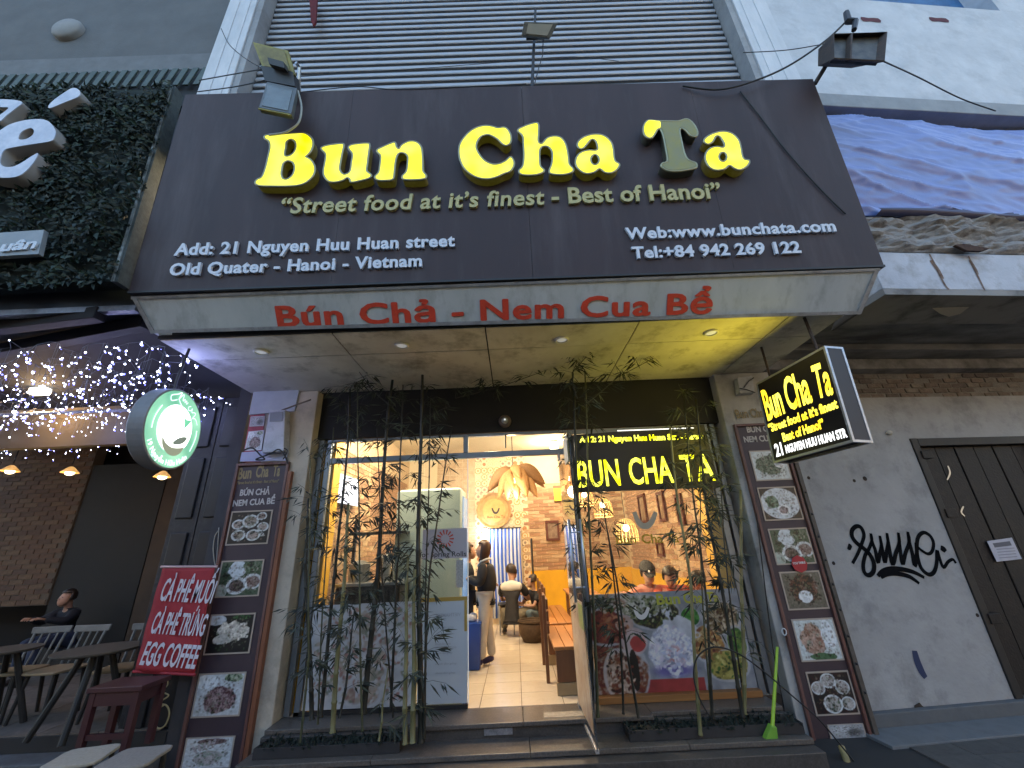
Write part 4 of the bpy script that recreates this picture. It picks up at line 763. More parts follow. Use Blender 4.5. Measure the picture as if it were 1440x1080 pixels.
# meter box, posters and wires over the left board
t = thing('meter_box', 'white electricity meter box with a grey window above the left menu board', 'meter box', (-2.95, 4.8, 2.45))
wpl = mat('scuffed_white_plastic', (.50, .53, .58), .5, var=(.38, .41, .45), scale=8, dirt=((.12, .12, .13), 10, .6))
bm = B(); q = [aty(*p, 4.72) for p in ((379, 577), (401, 576), (399, 634), (368, 637))]; hull(bm, q, [p + Vector((0, .13, 0)) for p in q]); obj('case', bm, wpl, t, bevel=.008)
q = [aty(*p, 4.712) for p in ((380, 580), (398, 579), (397, 592), (379, 593))]; obj('window', hull(B(), q, [p + Vector((0, .006, 0)) for p in q]), mat('grey_window', (.16, .17, .16), .3), t)
q = [aty(*p, 4.83) for p in ((357, 548), (421, 545), (414, 578), (350, 583))]
obj('white_board', hull(B(), q, [p + Vector((0, .03, 0)) for p in q]), mat('bluish_white_board', (.50, .56, .60), .6, var=(.40, .45, .50), scale=4), None, loc=q[0], label='blank bluish white board under the canopy above the meter box', cat='board')
t = thing('small_poster', 'red and white noodle poster half hidden behind the meter box', 'poster', aty(350, 640, 4.84))
q = [aty(*p, 4.842) for p in ((352, 584), (372, 582), (366, 650), (340, 650))]; obj('sheet', hull(B(), q, [p + Vector((0, .01, 0)) for p in q]), mat('red_sheet', (.30, .03, .05), .5), t)
for q in (((353, 586), (373, 585), (371, 599), (351, 600)), ((350, 607), (372, 605), (368, 633), (344, 634))):
    Q_ = YP(4.84); c_ = [Q_.px(*p) for p in q]; obj('food_picture', food(3 if q[0][0] == 350 else 10).mesh(Q_, [c_[3], c_[2], c_[1], c_[0]], .006, (.6, .6, .65)), mprint, t)
q = [aty(*p, 4.83) for p in ((340, 636), (406, 632), (402, 648), (337, 649))]; obj('lower_sheet', hull(B(), q, [p + Vector((0, .008, 0)) for p in q]), mat('lilac_sheet', (.42, .45, .62), .6), t)
cable('dark tangle of cable looped over the left menu board top', [aty(*p, 4.72) for p in ((343, 633), (355, 630), (366, 640), (372, 646), (360, 646), (380, 638), (392, 632), (400, 640), (405, 652))], .009)
cable('black wire sagging from the meter box to the left menu board', [aty(*p, 4.73) for p in ((374, 630), (384, 634), (396, 630), (404, 634), (398, 646))], .007)
cable('wooden rod propped from the meter box to the black fascia', [aty(396, 577, 4.75), aty(420, 568, 4.7), aty(437, 562, 4.66)], .010, k=2, cat='rod', m=mat('weathered_rod', (.16, .13, .10), .7), name='rod')
# right pillar: bracket clutter
t = thing('junction_box', 'crumpled grey junction box at the top of the right menu board', 'junction box', aty(1047, 545, 4.78))
q = [aty(*p, 4.76) for p in ((1037, 531), (1058, 528), (1062, 552), (1040, 553))]; obj('case', hull(B(), q, [p + Vector((0, .10, 0)) for p in q]), wpl, t, bevel=.01)
obj('wire', tube(B(), [aty(*p, 4.74) for p in ((1040, 546), (1050, 548), (1062, 552))], .006, 5), dk, t); obj('wire', tube(B(), [aty(*p, 4.74) for p in ((1046, 545), (1053, 536), (1060, 531))], .006, 5), dk, t)
ORD = 'first second third fourth fifth sixth seventh eighth ninth tenth eleventh twelfth thirteenth fourteenth fifteenth sixteenth seventeenth'.split()
# ================================================================== LEFT NEIGHBOUR: facade, leaf panel
lb = thing('cafe_building', 'dim cafe building with a leaf covered sign panel over its open front', 'building', (-5.5, 5, 0))
gcon = mat('grey_blue_concrete', (.13, .135, .14), .85, var=(.10, .105, .11), scale=2, bump=.3, dirt=((.10, .10, .10), 1.5, .6))
obj('upper_wall', box(B(), -9, -3.68, 3.5, 3.8, 8.05, 12), gcon, lb); obj('wall_band', box(B(), -9, -3.68, 3.42, 3.8, 7.70, 8.047), mat('grey_band', (.16, .17, .18), .8, var=(.12, .125, .13), scale=5), lb)
bm = B(); n = 34
for k in range(n): x = -8 + k * .128; hull(bm, [(x, 3.34, 7.30), (x + .07, 3.34, 7.30), (x + .13, 3.34, 7.62), (x + .06, 3.34, 7.62)], [(x, 3.36, 7.30), (x + .07, 3.36, 7.30), (x + .13, 3.36, 7.62), (x + .06, 3.36, 7.62)])
obj('lattice', bm, mat('green_lattice', (.07, .10, .09), .6, var=(.04, .06, .055), scale=8), lb, kind='stuff')
obj('lattice_back', box(B(), -9, -3.68, 3.40, 3.5, 7.0, 7.70), black, lb)
t = thing('wall_vent', 'round grey vent cover set in the concrete wall at the upper left', 'vent', (-5.96, 3.5, 8.77)); lathe_ = lathe(B(), [(.20, -.02), (.20, .05), (.17, .08), (0, .09)], (-5.96, 3.5, 8.77), 28, (0, -1, 0)); obj('cover', lathe_, mat('vent_grey', (.26, .26, .25), .7, var=(.2, .2, .2), scale=6), t, smooth=True)
LPn = YP(3.02); lq = [(-30, 128), (246, 126), (163, 396), (-30, 404)]
gp = thing('leaf_sign', 'cafe sign panel covered in artificial dark green leaves with chunky white letters', 'sign', (-4.6, 3.0, 4.1))
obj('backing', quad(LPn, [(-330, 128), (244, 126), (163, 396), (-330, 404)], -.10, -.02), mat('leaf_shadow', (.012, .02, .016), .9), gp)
fa, fb = LPn.px(245, 124), LPn.px(163, 398)
obj('frame_edge', hull(B(), [LPn.w(fa[0] - .02, fa[1], -.1), LPn.w(fa[0] + .03, fa[1], -.1), LPn.w(fb[0] + .03, fb[1], -.1), LPn.w(fb[0] - .02, fb[1], -.1)], [LPn.w(fa[0] - .02, fa[1], .02), LPn.w(fa[0] + .03, fa[1], .02), LPn.w(fb[0] + .03, fb[1], .02), LPn.w(fb[0] - .02, fb[1], .02)]), mat('chipped_frame_shaded_side', (.03, .038, .036), .6, var=(.07, .085, .08), scale=14, bump=.4), gp)  # chipped frame, its side coloured dark to read as shaded
obj('frame_strip', hull(B(), [LPn.w(fa[0] - .02, fa[1], .0205), LPn.w(fa[0] + .004, fa[1], .0205), LPn.w(fb[0] + .004, fb[1], .0205), LPn.w(fb[0] - .02, fb[1], .0205)], [LPn.w(fa[0] - .02, fa[1], .03), LPn.w(fa[0] + .004, fa[1], .03), LPn.w(fb[0] + .004, fb[1], .03), LPn.w(fb[0] - .02, fb[1], .03)]), mat('chipped_frame_lit_edge', (.30, .34, .34), .5, var=(.10, .12, .12), scale=12, bump=.3), gp)  # light line along the frame front, added as a paler strip
leafm = mat('plastic_leaf', (.011, .026, .016), .6, var=(.005, .013, .009), scale=3); leafm2 = mat('plastic_leaf_light', (.028, .058, .034), .5, var=(.012, .03, .018), scale=3)
def leaf(bm, c, d, w, L, nrm, mi=0, fold=.3):
    d = d.normalized(); s = d.cross(nrm); s = s.normalized() if s.length > 1e-4 else d.orthogonal().normalized(); up = s.cross(d)
    a, b = bm.verts.new(c), bm.verts.new(c + d * L); l = bm.verts.new(c + d * L * .4 + s * w * .5 + up * w * fold); r = bm.verts.new(c + d * L * .4 - s * w * .5 + up * w * fold); m_ = bm.verts.new(c + d * L * .45)
    for f in ((a, l, m_), (l, b, m_), (a, m_, r), (m_, b, r)): bm.faces.new(f).material_index = mi
bm = B(); bm_keep = True
uvs = [LPn.px(-130, 128), LPn.px(-130, 404)]; rnd = random.Random(4)
for k in range(9000):
    v = rnd.uniform(4.08, 6.72); tt = (v - 4.1) / 2.6; xr = -3.44 - .13 * tt; u = xr - abs(rnd.random() ** 1.1) * 2.9
    cl = mnoise.noise(Vector((u * 2.2, v * 2.2, 0))); 
    if cl < -.25 and rnd.random() < .6: continue
    a = rnd.uniform(0, 6.28); leaf(bm, LPn.w(u, v, .0 + .07 * max(0, cl + .3) + rnd.uniform(0, .05)), LPn.ex * math.cos(a) * .8 + LPn.ey * (math.sin(a) * .6 - .5) + LPn.n * rnd.uniform(0, .7), rnd.uniform(.03, .055), rnd.uniform(.045, .09), LPn.n, 1 if rnd.random() < .22 else 0)
lo_ = obj('leaves', bm, [leafm, leafm2], gp, kind='stuff')
chalk = mat('glossy_white_letter', (.62, .64, .70), .15, var=(.40, .43, .52), scale=5); side_l = mat('letter_side_cream', (.36, .34, .32), .5)
def big_letter(loops, hh, ox, oy, s, label, thick=.20):
    L2 = [pxpoly(LPn, spline(crop(lp, ox, oy, s), 4), hh) for lp in loops]; me = curve_mesh(L2, thick / 2 - .004); me.transform(LPn.mat(hh - thick / 2)); l = obj('letter', me, side_l, gp, label=label)
    me = curve_mesh(L2, .004); me.transform(LPn.mat(hh)); obj('letter_face', me, chalk, l, bevel=.003)
big_letter([[(0, 500), (100, 440), (250, 400), (400, 392), (480, 425), (530, 500), (520, 560), (480, 600), (300, 630), (120, 660), (40, 690), (5, 780), (30, 835), (110, 845), (200, 810), (300, 745), (365, 718), (300, 830), (180, 930), (0, 945), (-180, 900), (-260, 780), (-220, 650), (-100, 550)], [(180, 560), (210, 510), (290, 475), (325, 500), (310, 545), (250, 580), (190, 585)]], .17, 0, 110, 6.75, 'chunky white letter e cut by the frame edge', .13)
big_letter([[(465, 262), (520, 205), (620, 135), (690, 96), (740, 105), (765, 140), (740, 180), (620, 230), (480, 285)]], .17, 0, 110, 6.75, 'white accent stroke above the letter', .13)
big_letter([[(-60, 240), (0, 205), (80, 205), (160, 212), (215, 235), (150, 290), (60, 360), (20, 400), (-30, 420), (-20, 370), (60, 310), (80, 280), (0, 275)]], .17, 0, 110, 6.75, 'white circumflex cut by the frame edge', .13)
pl_ = obj('name_plate', quad(LPn, [(-70, 332), (62, 323), (54, 357), (-70, 364)], .10, .14), mat('grey_plate', (.28, .31, .33), .5, var=(.22, .25, .26), scale=4), gp)
lettering(LPn, 'uân', (1, 355), (52, 350), 13.5, .141, .015, mat('pale_letter', (.58, .62, .66), .4), pl_, off=.03, shear=.15)
# dark beams under the leaf sign
obj('front_beam', box(B(), -9, -3.42, 3.25, 3.5, 3.99, 4.20), mat('blue_black_beam', (.006, .008, .018), .4), lb); obj('beam_lip', box(B(), -9, -3.36, 3.18, 3.25, 3.93, 3.985), mat('silver_lip', (.22, .23, .26), .4, metal=.6, var=(.1, .1, .12), scale=8), lb)
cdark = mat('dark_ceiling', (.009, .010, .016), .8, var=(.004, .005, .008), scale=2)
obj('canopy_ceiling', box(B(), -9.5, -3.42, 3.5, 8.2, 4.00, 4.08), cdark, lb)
obj('rear_wall', box(B(), -9, -3.68, 3.50, 3.6, 4.09, 8.04), black, lb)
for a, b, lab in (((0, 405 + 62), (139, 450), 'diagonal steel beam'), ((0, 500), (205, 462), 'diagonal steel beam')):
    A, C = aty(*a, 4.1) if False else atz(a[0], a[1], 3.86), atz(b[0], b[1], 3.86); d = (C - A).normalized(); s = Vector((-d.y, d.x, 0)) * .05
    A = A - d * 3; obj('diagonal_beam', hull(B(), [A - s, C - s, C + s, A + s], [p + Vector((0, 0, .12)) for p in (A - s, C - s, C + s, A + s)]), mat('beam_dark', (.007, .007, .011), .6, spec=.2), lb, bevel=.006)
obj('rail', tube(B(), [(-9, 5.0, 3.66), (-4.0, 5.0, 3.63)], .022, 8), mat('rail_grey', (.3, .31, .34), .4, metal=.4), lb)
ocb = mat('dim_ochre_board', (.13, .105, .07), .8, var=(.085, .07, .05), scale=1.5, dirt=((.08, .06, .05), 3, .5))
obj('lintel_board', box(B(), -9.5, -3.95, 5.4, 5.5, 3.30, 3.85), ocb, lb)
# back of the cafe: brick wall, dark doorway
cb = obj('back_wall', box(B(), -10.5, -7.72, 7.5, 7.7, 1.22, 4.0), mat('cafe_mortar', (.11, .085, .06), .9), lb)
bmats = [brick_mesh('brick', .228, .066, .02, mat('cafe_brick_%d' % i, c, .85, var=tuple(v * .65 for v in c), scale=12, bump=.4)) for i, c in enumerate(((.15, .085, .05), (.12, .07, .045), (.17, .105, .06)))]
k = 0
for j in range(35):
    for i in range(9):
        x = -7.85 - i * .24 - (.12 if j % 2 else 0)
        if k < 300: inst('brick', random.choice(bmats), cb, (x, 7.497, 1.27 + j * .078)); k += 1
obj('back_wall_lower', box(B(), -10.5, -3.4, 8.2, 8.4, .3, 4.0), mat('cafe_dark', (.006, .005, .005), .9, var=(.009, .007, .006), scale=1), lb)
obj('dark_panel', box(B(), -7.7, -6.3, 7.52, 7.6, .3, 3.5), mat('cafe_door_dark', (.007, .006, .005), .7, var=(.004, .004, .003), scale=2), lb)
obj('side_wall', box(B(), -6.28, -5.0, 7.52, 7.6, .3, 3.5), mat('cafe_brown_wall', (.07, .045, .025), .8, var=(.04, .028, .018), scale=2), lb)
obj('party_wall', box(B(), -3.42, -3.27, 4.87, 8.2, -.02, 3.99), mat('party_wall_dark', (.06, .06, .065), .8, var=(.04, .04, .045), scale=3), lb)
# folding panelled doors
fdm = mat('navy_black_paint', (.013, .015, .021), .5, var=(.009, .010, .014), scale=4, dirt=((.16, .16, .16), 9, .25))
t = thing('folding_door', 'tall blue black panelled folding door beside the restaurant pillar', 'door', (-3.6, 4.93, 0))
for x0, x1 in ((-3.96, -3.65), (-3.64, -3.28)):
    leaf_ = obj('door_leaf', box(B(), x0, x1, 4.93, 4.97, .16, 3.72), fdm, t, bevel=.004)
    for z0, z1 in ((.3, 1.15), (1.3, 2.1), (2.25, 2.95), (3.08, 3.6)):
        obj('door_panel', box(B(), x0 + .06, x1 - .06, 4.905, 4.929, z0, z1), mat('navy_black_panel', (.010, .012, .017), .45, var=(.007, .008, .011), scale=5), leaf_, bevel=.012)
cf = structure('cafe_floor', box(B(), -10.5, -3.42, 4.86, 8.2, .0, .288), mat('cafe_floor_joint', (.03, .028, .026), .9))
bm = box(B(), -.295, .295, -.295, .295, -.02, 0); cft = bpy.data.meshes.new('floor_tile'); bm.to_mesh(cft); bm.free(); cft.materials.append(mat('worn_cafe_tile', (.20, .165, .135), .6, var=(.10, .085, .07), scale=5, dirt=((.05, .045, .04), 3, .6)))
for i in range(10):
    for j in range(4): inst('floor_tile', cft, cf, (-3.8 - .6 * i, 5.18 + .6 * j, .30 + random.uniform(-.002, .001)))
structure('cafe_kerb', box(B(), -10, -3.42, 4.60, 4.857, -.01, .17), mat('kerb_stone', (.13, .135, .14), .7, var=(.08, .085, .09), scale=5, dirt=((.03, .03, .03), 4, .6)), bevel=.01)
# string lights
bulb_m = emat('fairy_bulb', (.70, .76, 1.0), 14, sample=False); wire_m = mat('clear_wire', (.10, .11, .14), .4); rnd = random.Random(11)
halo = emat('fairy_halo', (.16, .18, .9), 2.2, sample=False)  # blue halo round the bulbs, added as small glowing balls behind them
for s in range(17):
    Y = 3.36 + s * .185; t = thing('fairy_light_string', 'string of blue white fairy lights under the cafe canopy, %s' % ('nearest the street' if s == 0 else 'deepest inside' if s == 16 else ORD[s] + ' row from the street'), 'fairy lights', (-5.2, Y, 3.8), group='rows of fairy lights under the cafe canopy')
    bm, bw_, bc = B(), B(), B(); pts = []; x = (-3.1 if Y < 3.9 else -3.5) - rnd.random() * .1; sp = rnd.uniform(.042, .065); n = int((6.8 + s * .12 - 3.4) / sp) + 4
    for k in range(n):
        z = 3.70 - .05 * math.sin(k * .9 + s) - rnd.random() * .07; y = Y + rnd.uniform(-.06, .06); p = Vector((x, y, z)); pts.append(p); drop = rnd.choice((0, .03, .08, .16, .25)); q = p - Vector((0, 0, drop))
        if drop > .05: tube(bm, [p, q], .0015, 3, False)
        r = rnd.choice((.003, .004, .005, .006, .008)); ball(bw_, q, r, 6)
        if rnd.random() < .6: ball(bc, q + Vector((rnd.uniform(-.02, .02), .015, rnd.uniform(-.02, .01))), r * 1.3, 5)
        x -= sp * rnd.uniform(.8, 1.2)
    tube(bm, pts, .0025, 4, False); obj('wire', bm, wire_m, t); obj('bulbs', bw_, bulb_m, t, kind='stuff'); obj('bulb_halos', bc, halo, t, kind='stuff')
for x, y in ((-6.2, 4.2), (-4.6, 4.0), (-5.4, 5.2), (-3.9, 4.9), (-3.25, 3.75)):
    l = bpy.data.lights.new('fairy_glow', 'POINT'); l.energy = (5.0 if x > -3.5 else 4.0) * EK; l.color = (.30, .38, 1); l.shadow_soft_size = .35; o = bpy.data.objects.new('fairy_glow', l); COL.objects.link(o); o.location = (x, y, 3.5)
# bright ceiling fitting + pendants in the cafe
warm = (1, .62, .26)
def lamp(x, y, z, e, c=warm, r=.06, name='lamp_glow'):
    l = bpy.data.lights.new(name, 'POINT'); l.energy = e * EK; l.color = c; l.shadow_soft_size = r; o = bpy.data.objects.new(name, l); COL.objects.link(o); o.location = (x, y, z); return o
t = thing('cafe_ceiling_lamp', 'glaring warm oblong ceiling lamp behind the fairy lights', 'ceiling lamp', (-6.9, 5.75, 3.99))
c_ = atz(55, 553, 3.92); obj('fitting', box(B(), c_.x - .11, c_.x + .11, c_.y - .05, c_.y + .05, 3.90, 3.99), emat('warm_fitting', (1, .9, .68), 5), t, bevel=.02); lamp(c_.x, c_.y, 3.75, 12)
for k, (x, y, lab) in enumerate(((14, 663, 'leftmost of three'), (98, 665, 'middle one of three'), (228, 671, 'rightmost, below the round green sign'))):
    c_ = aty(x, y, 6.0); t = thing('pendant_lamp', 'glowing pendant bulb in the cafe, %s' % lab, 'pendant lamp', c_, group='pendant bulbs in the cafe')
    obj('shade', lathe(B(), [(.02, .09), (.04, .075), (.10, .01), (.105, .0), (.095, .008), (.03, .06)], c_, 24), emat('shade_glow', (.8, .42, .12), .35), t, smooth=True); obj('bulb', ball(B(), c_ + Vector((0, 0, .0)), .045, 12, (1.4, 1, .8)), emat('warm_bulb', (1, .80, .45), 5), t, smooth=True)
    obj('cord', tube(B(), [c_ + Vector((0, 0, .12)), (c_.x, c_.y, 3.99)], .006, 5), dk, t); lamp(c_.x, c_.y - .12, c_.z - .12, 2.6)
# round lightbox
rdp = PL(aty(246, 603, 3.6), (-.09, .995, 0), (0, 0, 1)); 
rc = thing('round_lightbox', 'round green and white lit cafe sign with a coffee cup and an address', 'sign', rdp.o, )
RR = .365; body = lathe(B(), [(0, -.14), (RR * .97, -.14), (RR, -.125), (RR, -.005), (RR * .985, 0), (RR * .95, 0)], rdp.o, 48, rdp.n); obj('drum', body, mat('grey_drum', (.24, .25, .27), .5, var=(.18, .19, .2), scale=5), rc, smooth=False)
def disc(r, h, m, name='face', n=48, c=(0, 0), rx=1, parent=rc):
    bm = B(); bm.faces.new([bm.verts.new(rdp.w(c[0] + r * rx * math.cos(2 * math.pi * k / n), c[1] + r * math.sin(2 * math.pi * k / n), h)) for k in range(n)]); return obj(name, bm, m, parent)
fc = disc(RR * .955, .001, emat('green_film', (.12, .36, .24), .62, hot=(.30, .62, .42), hscale=3), 'green_face'); disc(RR * .60, .004, emat('white_core', (.95, 1, .97), 1.5), 'white_core', parent=fc)
gwh = emat('film_white', (.7, .9, .86), .7)
def arc_text(s, R0, a0, a1, cap, m, inward=False):
    """letters set one after another round the drum's face"""
    me = text_mesh(s, 1.0, .02); xs_ = [v.co.x for v in me.vertices]; x0, x1 = min(xs_), max(xs_)
    for v in me.vertices:
        f = (v.co.x - x0) / (x1 - x0); a = a0 + (a1 - a0) * f; y = v.co.y / CAP * cap; r = R0 + (y if not inward else -y); h = .0045 + .0015 * v.co.z
        v.co = rdp.w(r * math.cos(a), r * math.sin(a), h)
    return obj('lettering', me, m, fc)
arc_text('19 Nguyễn Hữu Huân', RR * .90, math.radians(212), math.radians(318), .047, gwh, True)
bm = B()
def rib(pts, wd):
    P = [Vector((p[0] * RR, p[1] * RR)) for p in spline(pts, 5, False)]; row = []
    for i, p in enumerate(P):
        d = (P[min(i + 1, len(P) - 1)] - P[max(i - 1, 0)]).normalized(); q = Vector((-d.y, d.x)) * wd; row.append((bm.verts.new(rdp.w(*(p + q), .006)), bm.verts.new(rdp.w(*(p - q), .006))))
    for a, b in zip(row, row[1:]): bm.faces.new((a[0], a[1], b[1], b[0]))
rib([(-.20, .70), (-.38, .62), (-.42, .74), (-.22, .84), (-.10, .92), (-.14, .74), (-.02, .62), (.02, .60)], .005); rib([(-.16, .72), (-.02, .90), (0, .74), (.06, .80), (.08, .72), (.13, .78), (.15, .70), (.2, .76)], .004)
rib([(.34, .70), (.26, .66), (.28, .58), (.38, .60), (.40, .66), (.42, .56), (.50, .58), (.58, .56), (.50, .42), (.58, .44), (.66, .40), (.74, .30)], .004)
rib([(-.62, .42), (-.72, .2), (-.76, 0), (-.75, -.18)], .006); rib([(.78, .16), (.80, 0), (.77, -.2), (.70, -.42)], .006); obj('script_lines', bm, gwh, fc)
bm = B(); bm.faces.new([bm.verts.new(rdp.w(x * RR, y * RR, .0065)) for x, y in spline([(-.36, -.28), (-.2, -.40), (.05, -.46), (.36, -.40), (.45, -.34), (.38, -.52), (.2, -.64), (-.05, -.64), (-.28, -.50)], 4)]); obj('cup', bm, mat('cup_tan', (.30, .33, .24), .5, emit=.3), fc)
bm = B(); bm.faces.new([bm.verts.new(rdp.w(x * RR, y * RR, .0065)) for x, y in spline([(.02, -.36), (.14, -.22), (.34, -.12), (.48, -.12), (.40, -.26), (.2, -.36)], 4)]); obj('bean', bm, mat('bean_grey', (.22, .28, .24), .5, emit=.2), fc)
bm = B(); bm.faces.new([bm.verts.new(rdp.w(x * RR, y * RR, .0065)) for x, y in ((.18, .36), (.30, .32), (.50, .36), (.40, .2), (.28, .06), (.26, .2))]); obj('leaf_mark', bm, emat('leaf_green', (.15, .5, .3), .6), fc)
tp = rdp.w(0, RR, -.1); obj('hanging_chain', tube(B(), [tp - Vector((.0, .0, .02)), tp + Vector((.0, 0, .12)), (tp.x + .02, tp.y + .05, 3.99)], .012, 6), dk, rc)
bm = B(); c_ = rdp.w(-RR * .55, RR * .35, -.16); tube(bm, [c_ + Vector((.03 * math.cos(a), -.14, .03 * math.sin(a))) for a in [k * .52 for k in range(13)]], .005, 5); obj('hook_ring', bm, dk, rc)
# egg coffee banner
bn = thing('coffee_banner', 'red cloth banner advertising egg coffee in white capitals hung on the dark door', 'banner', aty(248, 945, 4.70))
G = YP(4.70); cs = [G.px(*p) for p in ((190, 944), (273, 949), (303, 797), (229, 797))]; bm = B(); nx, ny = 14, 22; gv = {}
for j in range(ny + 1):
    for i in range(nx + 1):
        s, v = i / nx, j / ny; p = (Vector(cs[0]) * (1 - s) + Vector(cs[1]) * s) * (1 - v) + (Vector(cs[3]) * (1 - s) + Vector(cs[2]) * s) * v
        gv[i, j] = bm.verts.new(G.w(p.x, p.y, .010 * math.sin(s * 5 + v * 4) * (1 - .6 * v) + .004 * math.sin(v * 19 + s * 7)))
for j in range(ny):
    for i in range(nx): bm.faces.new((gv[i, j], gv[i + 1, j], gv[i + 1, j + 1], gv[i, j + 1]))
o = obj('cloth', bm, mat('red_banner_cloth', (.36, .025, .035), .7, var=(.30, .02, .03), scale=6), bn, smooth=True); md = o.modifiers.new('thick', 'SOLIDIFY'); md.thickness = .003
obj('top_rod', tube(B(), [G.w(cs[3][0] - .02, cs[3][1], .0), G.w(cs[2][0] + .02, cs[2][1], .0)], .012, 8), mat('pink_rod', (.5, .35, .34), .5), bn); obj('bottom_rod', tube(B(), [G.w(cs[0][0] - .02, cs[0][1], .0), G.w(cs[1][0] + .01, cs[1][1], .0)], .013, 8), MATS['red_banner_cloth'], bn)
bwh = mat('banner_white', (.62, .60, .66), .6)
for s, a, b, c in (('CÀ PHÊ MUỐI', (224, 844), (298, 848), 31), ('CÀ PHÊ TRỨNG', (211, 890), (286, 894), 30), ('EGG COFFEE', (196, 934), (275, 940), 32)):
    lettering(G, s, a, b, c, .016, .003, bwh, bn, split=True, off=.018, shear=.16)
cable('pale looped cord hanging from the folding door beside the banner', [aty(*p, 4.86) for p in ((308, 745), (302, 755), (300, 775), (304, 795), (308, 742))], .006, m=mat('pale_cord', (.35, .33, .28), .7), cat='cord', name='cord')
cable('knotted pale yellow wire loop hanging below the red banner', [aty(*p, 4.84) for p in ((232, 950), (236, 962), (228, 972), (237, 978), (226, 986), (222, 990), (234, 992), (238, 1004), (232, 1020), (222, 1024), (217, 1014), (222, 998), (230, 992))], .007, m=mat('yellow_wire', (.40, .36, .20), .6), cat='wire loop', name='wire_loop')
# cafe chairs and tables
chm = mat('pale_seat_wood', (.34, .26, .14), .5, var=(.25, .18, .10), scale=5); frame_c = mat('grey_frame_paint', (.17, .165, .145), .55, var=(.12, .12, .105), scale=8); legd = mat('dark_chair_leg', (.016, .014, .012), .6)
def chair(x, y, z0, rz, label):
    t = thing('spindle_chair', label, 'chair', (x, y, z0), group='spindle back chairs on the cafe floor'); c, s = math.cos(rz), math.sin(rz)
    def W_(a, b, h): return Vector((x + a * c - b * s, y + a * s + b * c, z0 + h))
    bm = B(); pr_ = [(-.18, -.20), (0, -.215), (.18, -.20), (.215, 0), (.18, .18), (0, .195), (-.18, .18), (-.215, 0)]; pp = spline(pr_, 3); hull(bm, [W_(a, b, .43) for a, b in pp], [W_(a, b, .455) for a, b in pp]); obj('seat', bm, chm, t, bevel=.008)
    for a, b in ((-.15, -.15), (.15, -.15), (-.15, .15), (.15, .15)): obj('leg', tube(B(), [W_(a * 1.25, b * 1.25, 0), W_(a, b, .43)], [.016, .021], 8), legd, t)
    q = lambda a, h, d: W_(a, .20 + d, h); obj('top_rail', hull(B(), [q(-.23, .83, .06), q(.23, .83, .06), q(.22, .76, .05), q(-.22, .76, .05)], [q(-.23, .83, .085), q(.23, .83, .085), q(.22, .76, .075), q(-.22, .76, .075)]), frame_c, t, bevel=.01)
    for k in range(5): a = -.17 + k * .085; obj('spindle', tube(B(), [W_(a * .95, .17, .455), W_(a * 1.05, .26, .77)], .0095 if 0 < k < 4 else .014, 6), frame_c, t)
for px_, py_, rz, lab in ((24, 941, .05, 'pale wooden spindle back chair at the left edge of the photo'), (82, 939, -.05, 'pale wooden spindle back chair in the middle beside the round table'), (176, 936, .06, 'pale wooden spindle back chair half hidden by the red banner')):
    p = atz(px_, py_, .755); chair(p.x, p.y, .30, rz, lab)
def table(px_, py_, r, label, legs):
    p = atz(px_, py_, 1.0); t = thing('cafe_table', label, 'table', (p.x, p.y, .3), group='small dark cafe tables'); obj('tabletop', lathe(B(), [(0, -.025), (r * .96, -.025), (r, -.012), (r, 0), (0, 0)], (p.x, p.y, 1.0), 32), mat('dim_table_top', (.075, .062, .045), .5, var=(.05, .042, .032), scale=5), t)
    for a in range(legs): an = .5 + a * 2 * math.pi / legs; obj('leg', tube(B(), [(p.x + .34 * math.cos(an), p.y + .34 * math.sin(an), .3), (p.x + .10 * math.cos(an), p.y + .10 * math.sin(an), .975)], .028, 8), legd, t)
table(140, 912, .36, 'round dark cafe table with splayed legs between the spindle chairs', 4); table(6, 913, .30, 'round dark cafe table cut off by the left edge', 4)
p = atz(185, 958, .80); t = thing('red_stool', 'dark red wooden stool below the coffee banner', 'stool', (p.x, p.y, .3)); rdm = mat('dark_red_paint', (.045, .010, .013), .5, var=(.05, .012, .015), scale=6)
obj('seat', box(B(), p.x - .24, p.x + .24, p.y - .17, p.y + .17, .76, .80), rdm, t, bevel=.006); obj('apron', box(B(), p.x - .2, p.x + .2, p.y - .15, p.y + .13, .66, .757), rdm, t)
for a in (-.19, .19):
    for b in (-.13, .13): obj('leg', box(B(), p.x + a - .025, p.x + a + .025, p.y + b - .025, p.y + b + .025, .3, .755), rdm, t)
obj('stretcher', box(B(), p.x - .16, p.x + .16, p.y - .145, p.y - .12, .42, .46), rdm, t)
wov = mat('pale_stool_top', (.42, .37, .29), .75, var=(.34, .30, .23), scale=40, bump=.5); wov2 = mat('grey_stool_top', (.30, .27, .225), .75, var=(.25, .22, .19), scale=40, bump=.5)
for px_, py_, m_, lab, rz in ((116, 1062, wov, 'pale square topped stool at the bottom left, nearer the left edge', .25), (190, 1063, wov2, 'greyer square topped stool at the bottom left, nearer the menu board', .1)):
    p = atz(px_, py_, .45); t = thing('square_stool', lab, 'stool', (p.x, p.y, 0), group='square stools on the pavement'); c, s = math.cos(rz), math.sin(rz); f = lambda a, b, h: Vector((p.x + a * c - b * s, p.y + a * s + b * c, h))
    pp = spline([(-.17, -.16), (0, -.175), (.17, -.16), (.18, 0), (.165, .16), (0, .17), (-.165, .16), (-.18, 0)], 3); obj('seat', hull(B(), [f(a, b, .425) for a, b in pp], [f(a, b, .45) for a, b in pp]), m_, t, bevel=.008)
    for a in (-.13, .13):
        for b in (-.13, .13): obj('leg', tube(B(), [f(a * 1.2, b * 1.2, 0), f(a, b, .425)], .016, 8), legd, t)
